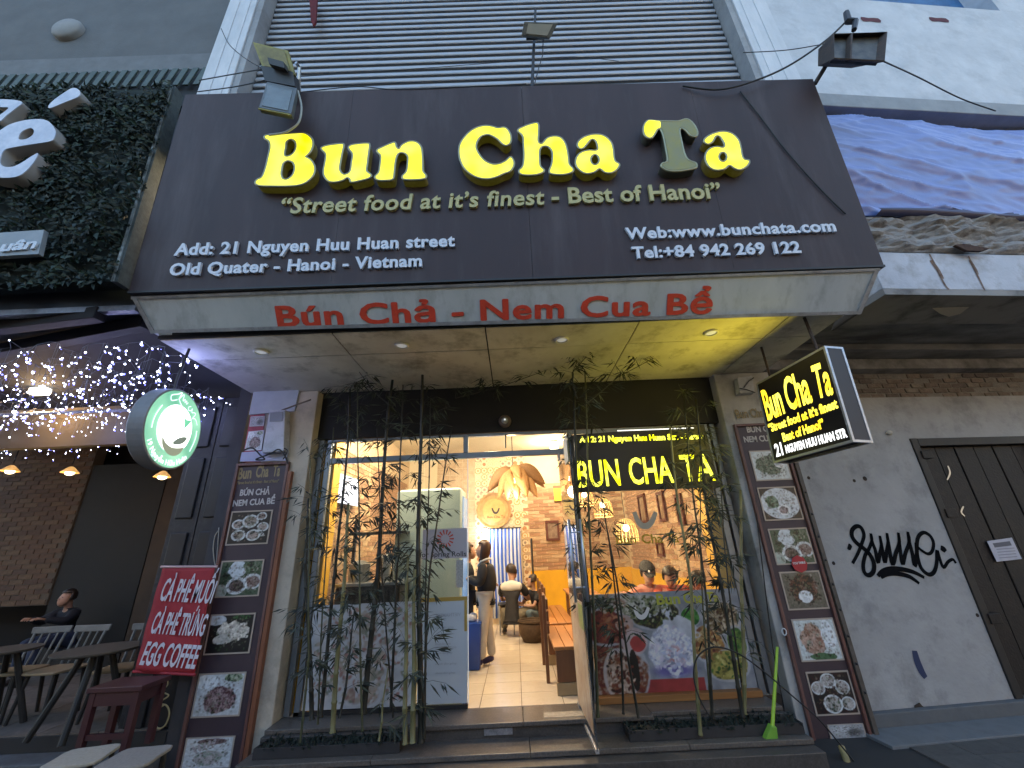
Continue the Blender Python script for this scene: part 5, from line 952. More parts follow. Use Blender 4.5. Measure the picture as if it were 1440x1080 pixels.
# ================================================================== RIGHT NEIGHBOUR (turned 5 degrees)
ra = math.radians(5); RO = Vector((3.40, 3.36, 0)); rex = Vector((math.cos(ra), math.sin(ra), 0)); 
def RPl(v): return PL(RO + Vector((-math.sin(ra), math.cos(ra), 0)) * v, rex, (0, 0, 1))     # plane v metres behind the parapet
R0 = RPl(0)
def rbx(u0, u1, v0, v1, z0, z1): return obox(B(), R0, u0, u1, z0, z1, -v1, -v0)
nb = thing('neighbour_building', 'shabby grey neighbouring building with peeling ledge, graffiti and a rusty door', 'building', (5, 5, 0))
wpt = mat('weathered_white_wall', (.56, .59, .63), .8, var=(.44, .47, .51), scale=2.2, bump=.4, bscale=12, dirt=((.30, .32, .35), 2.5, .5))
obj('upper_wall', rbx(.32, 6, 0, .3, 6.78, 8.95), wpt, nb); obj('upper_wall', rbx(4.2, 7, 0, .3, 8.952, 12), wpt, nb); obj('lintel', rbx(.38, 6, -.03, .3, 6.55, 6.777), mat('lintel_grey', (.30, .32, .34), .8, var=(.22, .24, .26), scale=4), nb, bevel=.01); obj('window_back', rbx(.32, 4.2, .25, .3, 8.952, 12), mat('blue_sheet', (.04, .16, .36), .5, var=(.02, .08, .2), scale=6), nb, label='bright blue sheet filling the upper window opening'); obj('corner_pier', rbx(.30, .5, .05, .3, 6.78, 12), wpt, nb)
obj('dark_recess', rbx(.2, 6, .28, .34, 4.8, 6.55), black, nb)
rough = mat('peeled_plaster', (.34, .33, .31), .95, var=(.20, .19, .18), scale=7, bump=1.0, bscale=14, dirt=((.07, .04, .03), 6, .95), stretch=(1, 1, 2.6))
bm = B(); gx, gz = 90, 16; vv = {}
for j in range(gz + 1):
    for i in range(gx + 1):
        u = .25 + i * (5.2 / gx); z = 4.41 + j * (.43 / gz); d = .03 + .09 * mnoise.fractal(Vector((u * 3, z * 9, 1)), 1, 2, 4) + (.02 if j > 11 else 0); d -= .05 * max(0, 1 - ((u - 1.75) / .25) ** 2) * max(0, 1 - ((z - 4.50) / .07) ** 2)
        vv[i, j] = bm.verts.new(R0.w(u, z, d if j else .0))
for j in range(gz):
    for i in range(gx): bm.faces.new((vv[i, j], vv[i + 1, j], vv[i + 1, j + 1], vv[i, j + 1]))
obj('peeled_band', bm, rough, nb)
obj('ledge_face', rbx(.25, 6, 0, .28, 3.965, 4.405), mat('white_ledge', (.54, .57, .62), .7, var=(.42, .45, .50), scale=3, bump=.3, dirt=((.22, .21, .20), 4, .7)), nb, bevel=.008)
obj('ledge_backing', rbx(.25, 6, .02, .3, 4.407, 4.86), rough, nb)
stn = mat('rust_stain', (.13, .065, .04), .9, var=(.28, .22, .18), scale=18)
for pts, w_ in (([(1307, 357), (1315, 372), (1322, 388), (1330, 402), (1335, 407)], .022), ([(1362, 360), (1370, 378), (1377, 392), (1385, 408)], .022), ([(1309, 366), (1318, 378), (1326, 392)], .045), ([(1364, 366), (1371, 378), (1375, 386)], .04)): obj('stain', ribbon(B(), R0, pts, w_, .004), stn, nb)
dsf = mat('dark_soffit', (.36, .35, .33), .85, var=(.07, .068, .065), scale=3, dirt=((.03, .03, .03), 2, .6), stretch=(.3, 1, 1))
obj('soffit_step', rbx(.25, 6, .0, .55, 3.90, 3.963), mat('grey_soffit', (.42, .41, .39), .85, var=(.11, .105, .1), scale=3, dirt=((.04, .04, .04), 3, .5)), nb)
obj('soffit_back', rbx(.25, 6, .555, 1.7, 4.02, 4.2), dsf, nb); obj('corbel', rbx(.25, 6, 1.25, 1.7, 3.93, 4.017), dsf, nb, bevel=.01); obj('lintel_beam', rbx(.0, 6, 1.52, 1.75, 3.78, 3.928), mat('beam_grey', (.36, .35, .34), .85, var=(.10, .098, .095), scale=3), nb, bevel=.01)
hq = R0.px(1352, 356); obj('deep_hole', hull(B(), [R0.w(hq[0] + a, hq[1] + b, .06) for a, b in ((-.16, .03), (-.05, .05), (.08, .02), (.22, .0), (.10, -.04), (-.06, -.035))], [R0.w(hq[0] + a, hq[1] + b, .085) for a, b in ((-.16, .03), (-.05, .05), (.08, .02), (.22, .0), (.10, -.04), (-.06, -.035))]), mat('rusty_hollow', (.035, .018, .012), .95, var=(.09, .05, .035), scale=20), nb)
q = [atz(*p, 3.895) for p in ((1311, 433), (1362, 432), (1350, 441), (1334, 445), (1322, 441))]; obj('flaking_patch', hull(B(), [p - Vector((0, 0, .004)) for p in q], q), mat('pale_flake', (.5, .46, .38), .8), nb)
WV = 1.64; RW = RPl(WV)
gw = mat('grey_cement_wall', (.40, .40, .395), .85, var=(.32, .32, .315), scale=2.2, bump=.5, bscale=18, dirt=((.17, .17, .165), 2.6, .75))
obj('wall', rbx(-.10, 1.80, WV, WV + .2, .13, 3.42), gw, nb); obj('wall', rbx(1.801, 6, WV, WV + .2, 2.86, 3.42), gw, nb); obj('wall', rbx(3.58, 6, WV, WV + .2, .13, 2.859), gw, nb); bb_ = obj('brick_band', rbx(-.10, 6, WV + .05, WV + .2, 3.42, 3.78), mat('crumbly_mortar', (.26, .25, .23), .95, var=(.19, .18, .17), scale=12, bump=.8), nb)
nbm = [mat('old_brick_%d' % i, c, .95, var=tuple(v * .6 for v in c), scale=16, bump=.8) for i, c in enumerate(((.26, .21, .18), (.22, .18, .155), (.29, .26, .23), (.19, .16, .145)))]
for j in range(5):
    for i in range(19):
        bm = B(); L_, H_ = .088 + .012 * random.random(), .028 + .004 * random.random(); u = -.02 + i * .21 + (.1 if j % 2 else 0); z = 3.455 + j * .07 + random.uniform(-.006, .006); dd = random.uniform(.0, .012) - .025
        if random.random() < .1: continue
        obox(bm, RW, u - L_, u + L_, z - H_, z + H_, -.1, dd - .02)
        for v_ in bm.verts: v_.co += Vector([random.uniform(-.006, .006) for _ in range(3)])
        obj('brick', bm, random.choice(nbm), bb_, bevel=.004)
# holes, marks, graffiti
grf = mat('black_spray_paint', (.004, .0045, .006), .9, spec=.1)
S_ = 9; G_ = lambda pts: [(1190 + a / S_, 730 + b / S_) for a, b in pts]; bm = B()
for pts, w_ in (([(80, 560), (150, 430), (200, 300), (225, 200), (190, 110), (130, 90), (75, 140), (75, 220), (130, 300), (220, 370), (300, 450), (350, 560), (345, 660), (290, 710), (235, 680), (215, 590), (240, 460), (290, 370), (325, 270), (310, 180)], .034), ([(310, 180), (330, 290), (370, 400), (400, 545), (425, 440), (445, 330), (425, 210)], .030), ([(425, 210), (450, 340), (488, 545), (510, 420), (530, 290), (515, 175)], .030), ([(515, 175), (540, 330), (585, 570), (630, 430), (672, 300), (660, 170)], .032), ([(660, 170), (680, 350), (712, 565), (750, 430), (800, 280), (780, 160)], .030), ([(780, 160), (800, 290), (840, 450), (870, 590), (890, 430), (880, 300)], .032),
    ([(880, 330), (960, 400), (1040, 440), (1090, 400), (1105, 300), (1060, 210), (980, 170), (915, 220), (895, 330), (905, 480), (950, 620), (1040, 700), (1110, 670), (1145, 560), (1150, 400), (1180, 490), (1230, 610), (1290, 540), (1350, 510), (1390, 560)], .030), ([(400, 720), (460, 660), (560, 630), (700, 635), (850, 670), (990, 740)], .036), ([(440, 740), (520, 700), (640, 690), (780, 720), (860, 765), (925, 815)], .032), ([(1195, 360), (1230, 380), (1260, 410)], .045), ([(20, 340), (40, 352), (66, 372)], .05)): ribbon(bm, RW, G_(pts), w_ * 1.5, .004)
obj('graffiti', bm, grf, nb, label='black spray painted tag with looping letters and two underlines')
obj('paint_mark', ribbon(B(), RW, [(1286, 915), (1290, 930), (1296, 944), (1302, 953)], .075, .004), mat('blue_paint', (.015, .03, .09), .6), nb, label='short blue paint stroke on the grey wall')
for (x, y), r_ in (((1216, 673), .028), ((1201, 676), .02), ((1137, 672), .02), ((1374, 865), .02), ((1172, 792), .02)): p = R0; c_ = RW.px(x, y); obj('wall_hole', lathe(B(), [(0, .003), (r_, .003), (r_ * .6, .006), (0, .004)], RW.w(*c_), 9, RW.n), mat('hole_brown', (.04, .028, .02), .9), nb)
c_ = RW.px(1249, 609); obj('plaster_lump', ball(B(), RW.w(*c_, .02), .035, 8, (1.2, .6, .8)), mat('pale_lump', (.5, .48, .42), .8), nb)
obj('broken_patch', ribbon(B(), RW, [(1289, 990), (1294, 998), (1301, 1004), (1305, 1009)], .10, .005), MATS['hole_brown'], nb)
obj('plinth', rbx(-.04, 6, WV - .07, WV + .2, -.0, .13), mat('grey_plinth', (.14, .15, .155), .8, var=(.10, .105, .11), scale=4, dirt=((.05, .05, .055), 4, .6)), nb, bevel=.01)
structure('side_ledge', rbx(-.05, 6, WV - .42, WV - .072, -.02, .02), mat('ledge_cement', (.20, .21, .22), .8, var=(.13, .14, .145), scale=3, dirt=((.04, .04, .045), 3, .6)), bevel=.006)
# rusty door
dq = RW.px(1292, 625); dd_ = thing('rusty_door', 'dark rusty metal door with hinges and a pasted paper notice', 'door', R0.w(2.3, .13, -WV))
du0, du1 = 1.80, 3.50; rdx = mat('rusty_dark_door', (.012, .008, .0075), .6, var=(.006, .005, .0045), scale=4, bump=.4, dirt=((.05, .035, .025), 7, .35), metal=.2)
obj('door_backing', rbx(du0 + .05, du1, WV + .12, WV + .2, .13, 2.858), black, dd_); obj('door_frame', rbx(du0, du0 + .09, WV - .02, WV + .1, .13, 2.86), mat('dark_frame', (.010, .009, .009), .6, var=(.022, .018, .016), scale=6), dd_, bevel=.006); obj('door_frame', rbx(du0 + .092, du1, WV - .02, WV + .1, 2.76, 2.858), MATS['dark_frame'], dd_, bevel=.006); obj('door_frame', rbx(du1, du1 + .08, WV - .02, WV + .1, .13, 2.858), MATS['dark_frame'], dd_)
for k in range(6):
    a = du0 + .095 + k * .275; obj('door_plank', rbx(a, a + .262, WV + .05 + (k % 2) * .006, WV + .11, .14, 2.755), rdx, dd_, bevel=.008)
for z in (.8, 1.9, 2.6): obj('hinge', rbx(du0 + .06, du0 + .20, WV - .035, WV + .045, z, z + .10), rdx, dd_, bevel=.006)
for pts in ([(1333, 655), (1336, 665), (1332, 675)], [(1355, 712), (1352, 720), (1357, 726)]): obj('bare_scratch', ribbon(B(), RPl(WV + .04), pts, .02, .0), mat('bare_metal', (.5, .5, .48), .3, metal=.6), dd_)
q = [(1388, 761), (1423, 756), (1437, 786), (1402, 790)]; nt_ = RPl(WV + .035); cen = nt_.w(*nt_.px(1412, 773)); o = obj('paper_notice', quad(nt_, q, 0, .003), mat('notice_paper', (.50, .50, .56), .7, var=(.42, .42, .48), scale=12), None, loc=cen, label='small printed white paper notice pasted on the rusty door', cat='notice')
obj('print_line', quad(nt_, [(1396, 764), (1420, 761), (1423, 767), (1399, 770)], .0035, .0045), mat('notice_ink', (.12, .12, .14), .7), o)
for k in range(4): y = 772 + k * 4; obj('print_line', quad(nt_, [(1401 + k * 1.4, y), (1426 + k * 1.4, y - 2), (1426.6 + k * 1.4, y - .8), (1401.6 + k * 1.4, y + 1.2)], .0035, .0045), mat('notice_grey', (.26, .26, .3), .7), o)
# tarpaulin
tarp_m = mat('blue_tarpaulin', (.20, .27, .56), .34, var=(.16, .22, .48), scale=2, bump=.15, bscale=60, spec=.6)
bm = B(); nx, nz = 190, 100; gv = {}
def fold(u, v):
    w = mnoise.noise(Vector((u * .5, v * .7, 3))) * .8; q = v + .33 * u + w * .35          # creases run down to the right
    def ridge(f, s, amp): n_ = 1 - abs(mnoise.noise(Vector((q * f, (u - v * .4) * s, f)))) * 2.2; return amp * max(0, n_) ** 3
    q2 = v - .1 * u + w * .3; r2 = .012 * max(0, 1 - abs(mnoise.noise(Vector((q2 * 5.5, u * 1.4, 8)))) * 2.4) ** 2
    return .11 * mnoise.noise(Vector((q * 1.3, u * .5, 1))) + ridge(2.6, .5, .038) + ridge(5.5, .8, .010) + r2 + .010 * mnoise.noise(Vector((q * 16, u * 5, 7)))
for j in range(nz + 1):
    for i in range(nx + 1):
        s, v = i / nx, j / nz; u = .02 + s * 4.8; zb = 4.86 + .03 * math.sin(u * 2.1) + .03 * math.sin(u * 5.3 + 1); z = zb + (6.52 - zb) * v; h = .10 * math.sin(math.pi * min(1, v * 1.1)) ** .7 + fold(u, z) - (.10 if v > .93 else 0) * (v - .93) / .07 + (.05 if v < .07 else 0)
        gv[i, j] = bm.verts.new(R0.w(u, z, h - .03))
for j in range(nz):
    for i in range(nx): bm.faces.new((gv[i, j], gv[i + 1, j], gv[i + 1, j + 1], gv[i, j + 1]))
tp_ = thing('tarpaulin', 'wrinkled blue violet tarpaulin hung across the neighbour’s first floor opening', 'tarpaulin', R0.w(1.2, 4.85, .05)); bm.faces.ensure_lookup_table()
for k, f in enumerate(bm.faces):
    if f.calc_center_median().z < 4.935 + .03 * math.sin(f.calc_center_median().x * 3) and f.calc_center_median().x > 4.1: f.material_index = 1  # lower band coloured navy for the shadow under the fold
o = obj('sheet', bm, [tarp_m, mat('navy_hem_shade', (.035, .04, .10), .5)], tp_, smooth=True); md = o.modifiers.new('thick', 'SOLIDIFY'); md.thickness = .004
bm = B(); row = []
for i in range(61):
    u = .5 + i * .07; w_ = .03 + .03 * abs(math.sin(i * .11 + .4)); z = 4.85 + .02 * math.sin(u * 2.1); row.append([bm.verts.new(R0.w(u, z + w_, .08)), bm.verts.new(R0.w(u, z - .0, .10)), bm.verts.new(R0.w(u, z - .02, .03))])
for a, b in zip(row, row[1:]):
    for k in (0, 1): bm.faces.new((a[k], a[k + 1], b[k + 1], b[k]))
obj('rolled_hem', bm, mat('navy_hem_shade', (.035, .04, .10), .5), tp_, smooth=True)  # hem in the same navy, the fold's shade put into its colour
bm = B(); 
for (x, y) in ((1222, 28), (1318, 28)): 
    c_ = R0.px(x, y); L2 = [R0.w(c_[0] + .13 * math.cos(a) * (1.4 if math.cos(a) > 0 else 1), c_[1] + .06 * math.sin(a) + .02 * math.sin(3 * a), .004) for a in [k * .5236 for k in range(12)]]; bm.faces.new([bm.verts.new(p) for p in L2])
obj('broken_hole', bm, mat('dark_red_hole', (.10, .03, .04), .9), nb, label='pair of small reddish broken patches high on the white wall')
# ================================================================== THINGS ON THE PAVEMENT, RIGHT
t = thing('broom', 'lime green plastic broom leaning on the right pillar', 'broom', aty(1076, 1056, 4.41)); lim = mat('lime_plastic', (.30, .50, .03), .45)
obj('stick', tube(B(), [aty(1093, 910, 4.60), aty(1086, 1025, 4.42)], [.012, .016], 8), lim, t); q = [aty(*p, 4.42) for p in ((1083, 1020), (1091, 1022), (1093, 1040), (1076, 1056), (1069, 1054), (1076, 1036))]; obj('broom_head', hull(B(), [p + Vector((0, -.02, 0)) for p in q], [p + Vector((0, .03, .01)) for p in q]), mat('green_head', (.16, .36, .04), .5), t, bevel=.006)
bm = B()
for k in range(26): a = aty(1070 + k * .85, 1050, 4.41); tube(bm, [a, a + Vector((random.uniform(-.03, .03), random.uniform(-.04, .01), -.045))], .003, 4, False)
obj('bristles', bm, mat('dark_bristle', (.03, .04, .03), .8), t)
cable('thick black hose looping over the right bamboo and down the menu board', [aty(*p, 4.4) for p in ((1000, 1010), (985, 985), (976, 955), (978, 930), (990, 915), (1010, 910), (1040, 920), (1075, 945), (1110, 975), (1150, 1010), (1180, 1045), (1200, 1070))], .007, cat='hose', name='hose')
cable('thin cable dropping down the face of the right pillar', [aty(*p, 4.82) for p in ((1062, 700), (1068, 760), (1080, 860), (1090, 930), (1105, 1010), (1112, 1060))], .006)
t = thing('yellow_pole', 'dull yellow wooden pole end leaning at the bottom right corner of the menu board', 'pole', aty(1205, 1100, 4.25)); obj('shaft', tube(B(), [aty(1183, 1050, 4.5), aty(1206, 1110, 4.3)], .026, 10), mat('yellow_wood', (.34, .28, .12), .6, var=(.24, .2, .09), scale=8), t)
c_ = aty(1101, 888, 4.83); bm = B(); tube(bm, [c_ + Vector((.022 * math.cos(a), -.02, .03 * math.sin(a))) for a in [k * .5236 for k in range(13)]], .006, 5); obj('round_tag', bm, MATS['white_print'], None, loc=c_, label='tiny white oval tag beside the right menu board', cat='tag')
# ================================================================== BAMBOO
def culm_mat(n, c, v): return mat(n, c, .45, var=v, scale=12, stretch=(1, 1, .3))
cm_d = culm_mat('dark_culm', (.020, .022, .017), (.010, .012, .009)); cm_g = culm_mat('green_culm', (.075, .085, .035), (.05, .05, .03)); cm_y = culm_mat('yellow_green_culm', (.20, .19, .08), (.12, .11, .05))
lf_a = mat('bamboo_leaf', (.015, .022, .012), .6, var=(.008, .013, .007), scale=6); lf_b = mat('bamboo_leaf_pale', (.05, .062, .036), .5, var=(.045, .06, .035), scale=6)
def bamboo(pts, Y, r, m, leaves, label, group, seed, lowleaf=.25, spread=1.0, dy=0):
    rnd = random.Random(seed); P = [aty(x, y, Y + dy * i / max(1, len(pts) - 1)) for i, (x, y) in enumerate(pts)]          # top -> bottom
    P = P[::-1]; base = P[0]; t = thing('bamboo', label, 'bamboo', base, group=group); tot = sum((b - a).length for a, b in zip(P, P[1:])); nseg = max(4, int(tot / .22)); path = []
    def at_(s):
        d = s * tot
        for a, b in zip(P, P[1:]):
            L = (b - a).length
            if d <= L or b is P[-1]: return a + (b - a) * min(1, d / L)
            d -= L
    pts3, rs = [], []
    for k in range(nseg):
        s0, s1 = k / nseg, (k + 1) / nseg; w = r * 1.15 * (1 - .45 * s0)
        for s, q in ((s0 + .002, 1.22), (s0 + .004, 1.22), (s0 + .010, .95), (s1 - .004, .95)): pts3.append(at_(s) + Vector((.006 * math.sin(s * 9 + seed), 0, 0))); rs.append(w * q)
    obj('stem', tube(B(), pts3, rs, 8), m, t, smooth=True)
    bm = B(); tw = B()
    for k in range(int(leaves * 1.1)):
        s = lowleaf + (1 - lowleaf) * (rnd.random() ** .8); s = round(s * nseg) / nseg; s = min(s, 1); c = at_(s); a = rnd.uniform(0, 6.28); L = rnd.uniform(.08, .30) * spread; tip = c + Vector((math.cos(a) * L, math.sin(a) * L * .55 - .02, rnd.uniform(-.02, .16))); tip.y = min(tip.y, 4.98)
        tube(tw, [c, (c + tip) / 2 + Vector((0, 0, .02)), tip], .0018, 4, False)
        for q in range(rnd.randint(4, 8)):
            b = c + (tip - c) * rnd.uniform(.35, 1); an = a + rnd.uniform(-1.2, 1.2); d = Vector((math.cos(an), math.sin(an) * .5, rnd.uniform(-1.3, .05))); LL = rnd.uniform(.08, .18); e = b + d.normalized() * LL
            if e.y > 5.0: continue
            leaf(bm, b, d, rnd.uniform(.012, .021), LL, Vector((rnd.uniform(-.6, .6), -1, .5)), 1 if rnd.random() < .25 else 0, .15)
    obj('twigs', tw, m, t, kind='stuff'); obj('foliage', bm, [lf_a, lf_b], t, kind='stuff')
GL_, GR_ = 'bamboo clump left of the doorway', 'bamboo clump right of the doorway'
LB = [([(433, 700), (430, 800), (439, 1013)], 4.66, .020, cm_d, 7, 'cut off dark bamboo, leftmost thick stem by the cream pillar'), ([(436, 640), (434, 925), (420, 1057)], 4.52, .010, cm_g, 16, 'thin crooked bamboo farthest left in the left clump'),
    ([(493, 545), (489, 620), (472, 800), (450, 1010)], 4.60, .017, cm_d, 24, 'dark leaning bamboo crossing the yellow column'), ([(491, 706), (485, 795), (467, 1031)], 4.55, .022, cm_y, 10, 'thick pale yellow green bamboo cut at window height'),
    ([(503, 540), (505, 800), (510, 1030)], 4.56, .010, cm_g, 26, 'slim straight bamboo right of the cut pale one'), ([(552, 530), (546, 580), (531, 800), (512, 1005)], 4.62, .025, cm_d, 26, 'thickest dark bamboo leaning left in mid clump'),
    ([(566, 540), (560, 780), (557, 806), (550, 1000)], 4.60, .012, cm_d, 26, 'thin dark bamboo just right of the thickest one'), ([(594, 520), (592, 600), (588, 800), (592, 1046)], 4.50, .025, cm_d, 28, 'thick dark upright bamboo at the clump’s right end'),
    ([(606, 560), (604, 617), (600, 800), (596, 1040)], 4.54, .009, cm_d, 20, 'thin dark bamboo twined beside the upright thick one'), ([(636, 600), (622, 680), (604, 800), (595, 1040)], 4.48, .011, cm_d, 16, 'slanting dark bamboo reaching toward the doorway'),
    ([(574, 780), (571, 860), (570, 1047)], 4.46, .020, cm_y, 8, 'stout yellow green bamboo stump, left of a pair'), ([(583, 800), (582, 900), (581, 1045)], 4.46, .022, cm_y, 8, 'stout yellow green bamboo stump, right of a pair'),
    ([(498, 855), (490, 940), (478, 1010)], 4.58, .011, cm_d, 10, 'short thin dark bamboo leaning among the taller stems'), ([(545, 940), (541, 970), (533, 1042)], 4.45, .009, cm_y, 4, 'short pale bamboo shoot low in the left clump'),
    ([(530, 600), (536, 780), (548, 960), (552, 1010)], 4.58, .008, cm_d, 22, 'hair thin bamboo curving right behind the thickest stem'), ([(470, 600), (462, 720), (452, 900), (446, 1020)], 4.62, .008, cm_g, 22, 'thin leafy bamboo in front of the yellow column')]
for k, (pts, Y, r, m_, n_, lab) in enumerate(LB): bamboo(pts, Y, r, m_, n_, lab, GL_, 100 + k, .18 if n_ < 12 else .12)
RB = [([(806, 540), (812, 691), (828, 859), (834, 1012)], 4.60, .020, cm_d, 30, 'dark bamboo nearest the open glass door'), ([(822, 520), (826, 640), (834, 859), (841, 1010)], 4.56, .013, cm_g, 26, 'slim green bamboo second from the open glass door'),
    ([(846, 700), (860, 790), (872, 879), (876, 1005)], 4.60, .010, cm_d, 8, 'thin dark bamboo ending at the window lamp'), ([(850, 720), (864, 803), (880, 900), (897, 1010)], 4.54, .011, cm_d, 10, 'thin dark bamboo slanting across the food poster'),
    ([(943, 600), (952, 700), (971, 819), (985, 1035)], 4.45, .016, cm_y, 14, 'yellow green bamboo crossing the middle of the LED sign'), ([(962, 560), (975, 700), (995, 859), (1003, 1010)], 4.56, .012, cm_d, 34, 'leafy dark bamboo in front of the seated guests'),
    ([(978, 560), (995, 720), (1027, 899), (1046, 1010)], 4.60, .018, cm_d, 34, 'leafy dark bamboo leaning towards the right pillar'), ([(1041, 688), (1044, 860), (1047, 1005)], 4.62, .018, cm_y, 3, 'bare pale pole cut off beside the right pillar'),
    ([(1010, 640), (1018, 760), (1034, 900), (1050, 1020)], 4.66, .009, cm_d, 20, 'thin leafy bamboo closest to the right pillar'), ([(985, 600), (984, 760), (992, 900), (1000, 1010)], 4.62, .008, cm_g, 18, 'hair thin bamboo between the two leafy dark ones')]
for k, (pts, Y, r, m_, n_, lab) in enumerate(RB): bamboo(pts, Y, r, m_, n_, lab, GR_, 200 + k, .22 if n_ < 12 else .2)
bamboo([(830, 495), (800, 530), (812, 560)], 4.2, .006, cm_d, 14, 'stray leafy bamboo tip spreading under the middle soffit', GR_, 301, .0); bamboo([(925, 500), (870, 530), (822, 570)], 4.3, .005, cm_d, 18, 'long bamboo tip bending right under the yellow lit soffit', GR_, 302, .0); bamboo([(770, 520), (700, 545), (640, 560)], 4.5, .005, cm_d, 16, 'bamboo tip trailing left along the black fascia', GR_, 303, .0, dy=.2); bamboo([(500, 515), (520, 545), (548, 570)], 4.35, .005, cm_d, 12, 'bamboo tip touching the soffit left of the doorway', GL_, 304, .0)
soil = mat('dark_soil', (.022, .020, .016), .95, var=(.012, .011, .009), scale=20, bump=.8); trm = mat('dark_planter', (.035, .034, .036), .6, var=(.02, .02, .022), scale=8)
for x0, x1, lab in ((-2.35, -1.08, 'long dark planter trough holding the left bamboo'), (.92, 2.45, 'long dark planter trough holding the right bamboo')):
    t = thing('planter', lab, 'planter', ((x0 + x1) / 2, 4.56, .178), group='bamboo planters on the step'); y0, y1 = 4.46, 4.73
    for a in ((x0, x1, y0, y0 + .015), (x0, x1, y1 - .015, y1), (x0, x0 + .015, y0 + .016, y1 - .016), (x1 - .015, x1, y0 + .016, y1 - .016)): obj('side', box(B(), *a, .178, .255), trm, t)
    obj('soil', box(B(), x0 + .016, x1 - .016, y0 + .016, y1 - .016, .18, .24), soil, t, kind='stuff')
    bm = B(); rnd = random.Random(int(x0 * 10))
    for k in range(420): p = Vector((rnd.uniform(x0, x1), rnd.uniform(y0, y1), .235)); leaf(bm, p, Vector((rnd.uniform(-1, 1), rnd.uniform(-1, 1), rnd.uniform(.1, 1.2))), rnd.uniform(.015, .03), rnd.uniform(.03, .07), Vector((0, -1, .6)))
    obj('ground_leaves', bm, mat('low_dark_leaf', (.007, .018, .012), .7, var=(.004, .010, .007), scale=10), t, kind='stuff')
# ================================================================== INSIDE THE RESTAURANT
lamp_specs = []
t = thing('woven_pendant', 'large woven bamboo pendant of drooping leaf shaped shades over the aisle', 'pendant lamp', (.0, 7.5, 2.9))
wv = mat('woven_bamboo', (.42, .24, .10), .7, var=(.27, .15, .06), scale=45, bump=.6, bscale=90); wv2 = mat('woven_bamboo_dark', (.24, .13, .055), .7, var=(.15, .08, .035), scale=45, bump=.6, bscale=90)
def pod(a, b, w, m_, sag=.05):
    d = b - a; L = d.length; d.normalize(); s = d.cross(Vector((0, -1, 0.3))).normalized(); n_ = s.cross(d); bm = B(); rows = []; N_ = 10
    for i in range(N_ + 1):
        f = i / N_; ww = w * math.sin(math.pi * min(.999, max(.02, f ** .8))) ** .8; c = a + d * L * f + Vector((0, 0, sag * math.sin(math.pi * f)))
        rows.append([bm.verts.new(c + s * ww * .5 * math.cos(q) + n_ * ww * .30 * math.sin(q)) for q in [2 * math.pi * k / 10 for k in range(10)]])
    for r0, r1 in zip(rows, rows[1:]):
        for k in range(10): bm.faces.new((r0[k], r0[(k + 1) % 10], r1[(k + 1) % 10], r1[k]))
    bm.faces.new(rows[0][::-1]); bm.faces.new(rows[-1]); obj('shade', bm, m_, t, smooth=True)
for (a, b, w, m_, y) in (((718, 657), (686, 692), .26, wv2, 7.5), ((720, 658), (700, 703), .20, wv, 7.35), ((716, 668), (713, 705), .17, wv, 7.25), ((728, 655), (767, 681), .27, wv2, 7.6), ((724, 655), (742, 699), .26, wv, 7.3), ((735, 670), (756, 700), .19, wv, 7.45), ((724, 678), (728, 706), .15, wv, 7.2), ((742, 668), (766, 686), .16, wv2, 7.7), ((712, 662), (722, 690), .16, wv, 7.3), ((720, 656), (732, 672), .18, wv, 7.25)):
    pod(aty(*a, 7.5), aty(*b, y), w, m_)
c_ = aty(722, 675, 7.42); obj('bulb', ball(B(), c_, .05, 12), emat('pendant_bulb', (1, .72, .35), 14), t, smooth=True); obj('cord', tube(B(), [c_, (c_.x, 7.5, 3.86)], .008, 5), dk, t)
t = thing('round_basket', 'round flat bamboo basket with a dark smile mark hung on the patterned tile wall', 'basket', (-.46, 9.78, 2.57)); c_ = Vector((-.46, 9.76, 2.574))
obj('tray', lathe(B(), [(0, 0), (.33, .0), (.375, .05), (.39, .055), (.385, -.01), (0, -.02)], c_, 40, (0, -1, .02)), mat('basket_tan', (.50, .33, .14), .6, var=(.36, .20, .07), scale=7, bump=.5, bscale=60), t)
obj('inner_weave', lathe(B(), [(0, .006), (.26, .006), (.26, .002)], c_, 40, (0, -1, .02)), mat('basket_gold', (.52, .40, .14), .6, var=(.40, .30, .10), scale=12), t)
BK = YP(9.748); bowl(BK, 697, 718, 10, 7, mat('mark_black', (.04, .03, .03), .5), t, 'smile_mark', .045)
lettering(BK, 'Bun Cha Ta', (685, 729), (710, 728), 3.6, .0, .002, mat('brown_print', (.26, .10, .04), .6), t, off=.02)
t = thing('striped_curtain', 'blue and white striped curtain hanging in the rear doorway', 'curtain', (-.23, 9.74, .5)); cblue = mat('curtain_blue', (.05, .15, .62), .8, var=(.04, .11, .48), scale=4); cwh = mat('curtain_white', (.62, .68, .80), .8)
bm = B(); nx = 66; row = []
for i in range(nx + 1):
    x = -.57 + .68 * i / nx; row.append([bm.verts.new((x + .01 * math.sin(z * 3), 9.70 + .035 * math.sin(i * .62 + z) * (1.2 - z / 2.6), z)) for z in (.42, .8, 1.2, 1.6, 1.95, 2.17)])
for i in range(nx):
    for k in range(5): bm.faces.new((row[i][k], row[i + 1][k], row[i + 1][k + 1], row[i][k + 1])).material_index = 1 if (i // 4) % 2 else 0
o = obj('cloth', bm, [cblue, cwh], t, smooth=True); md = o.modifiers.new('thick', 'SOLIDIFY'); md.thickness = .004
obj('curtain_rod', tube(B(), [(-.6, 9.69, 2.18), (.14, 9.69, 2.18)], .012, 8), dk, t)
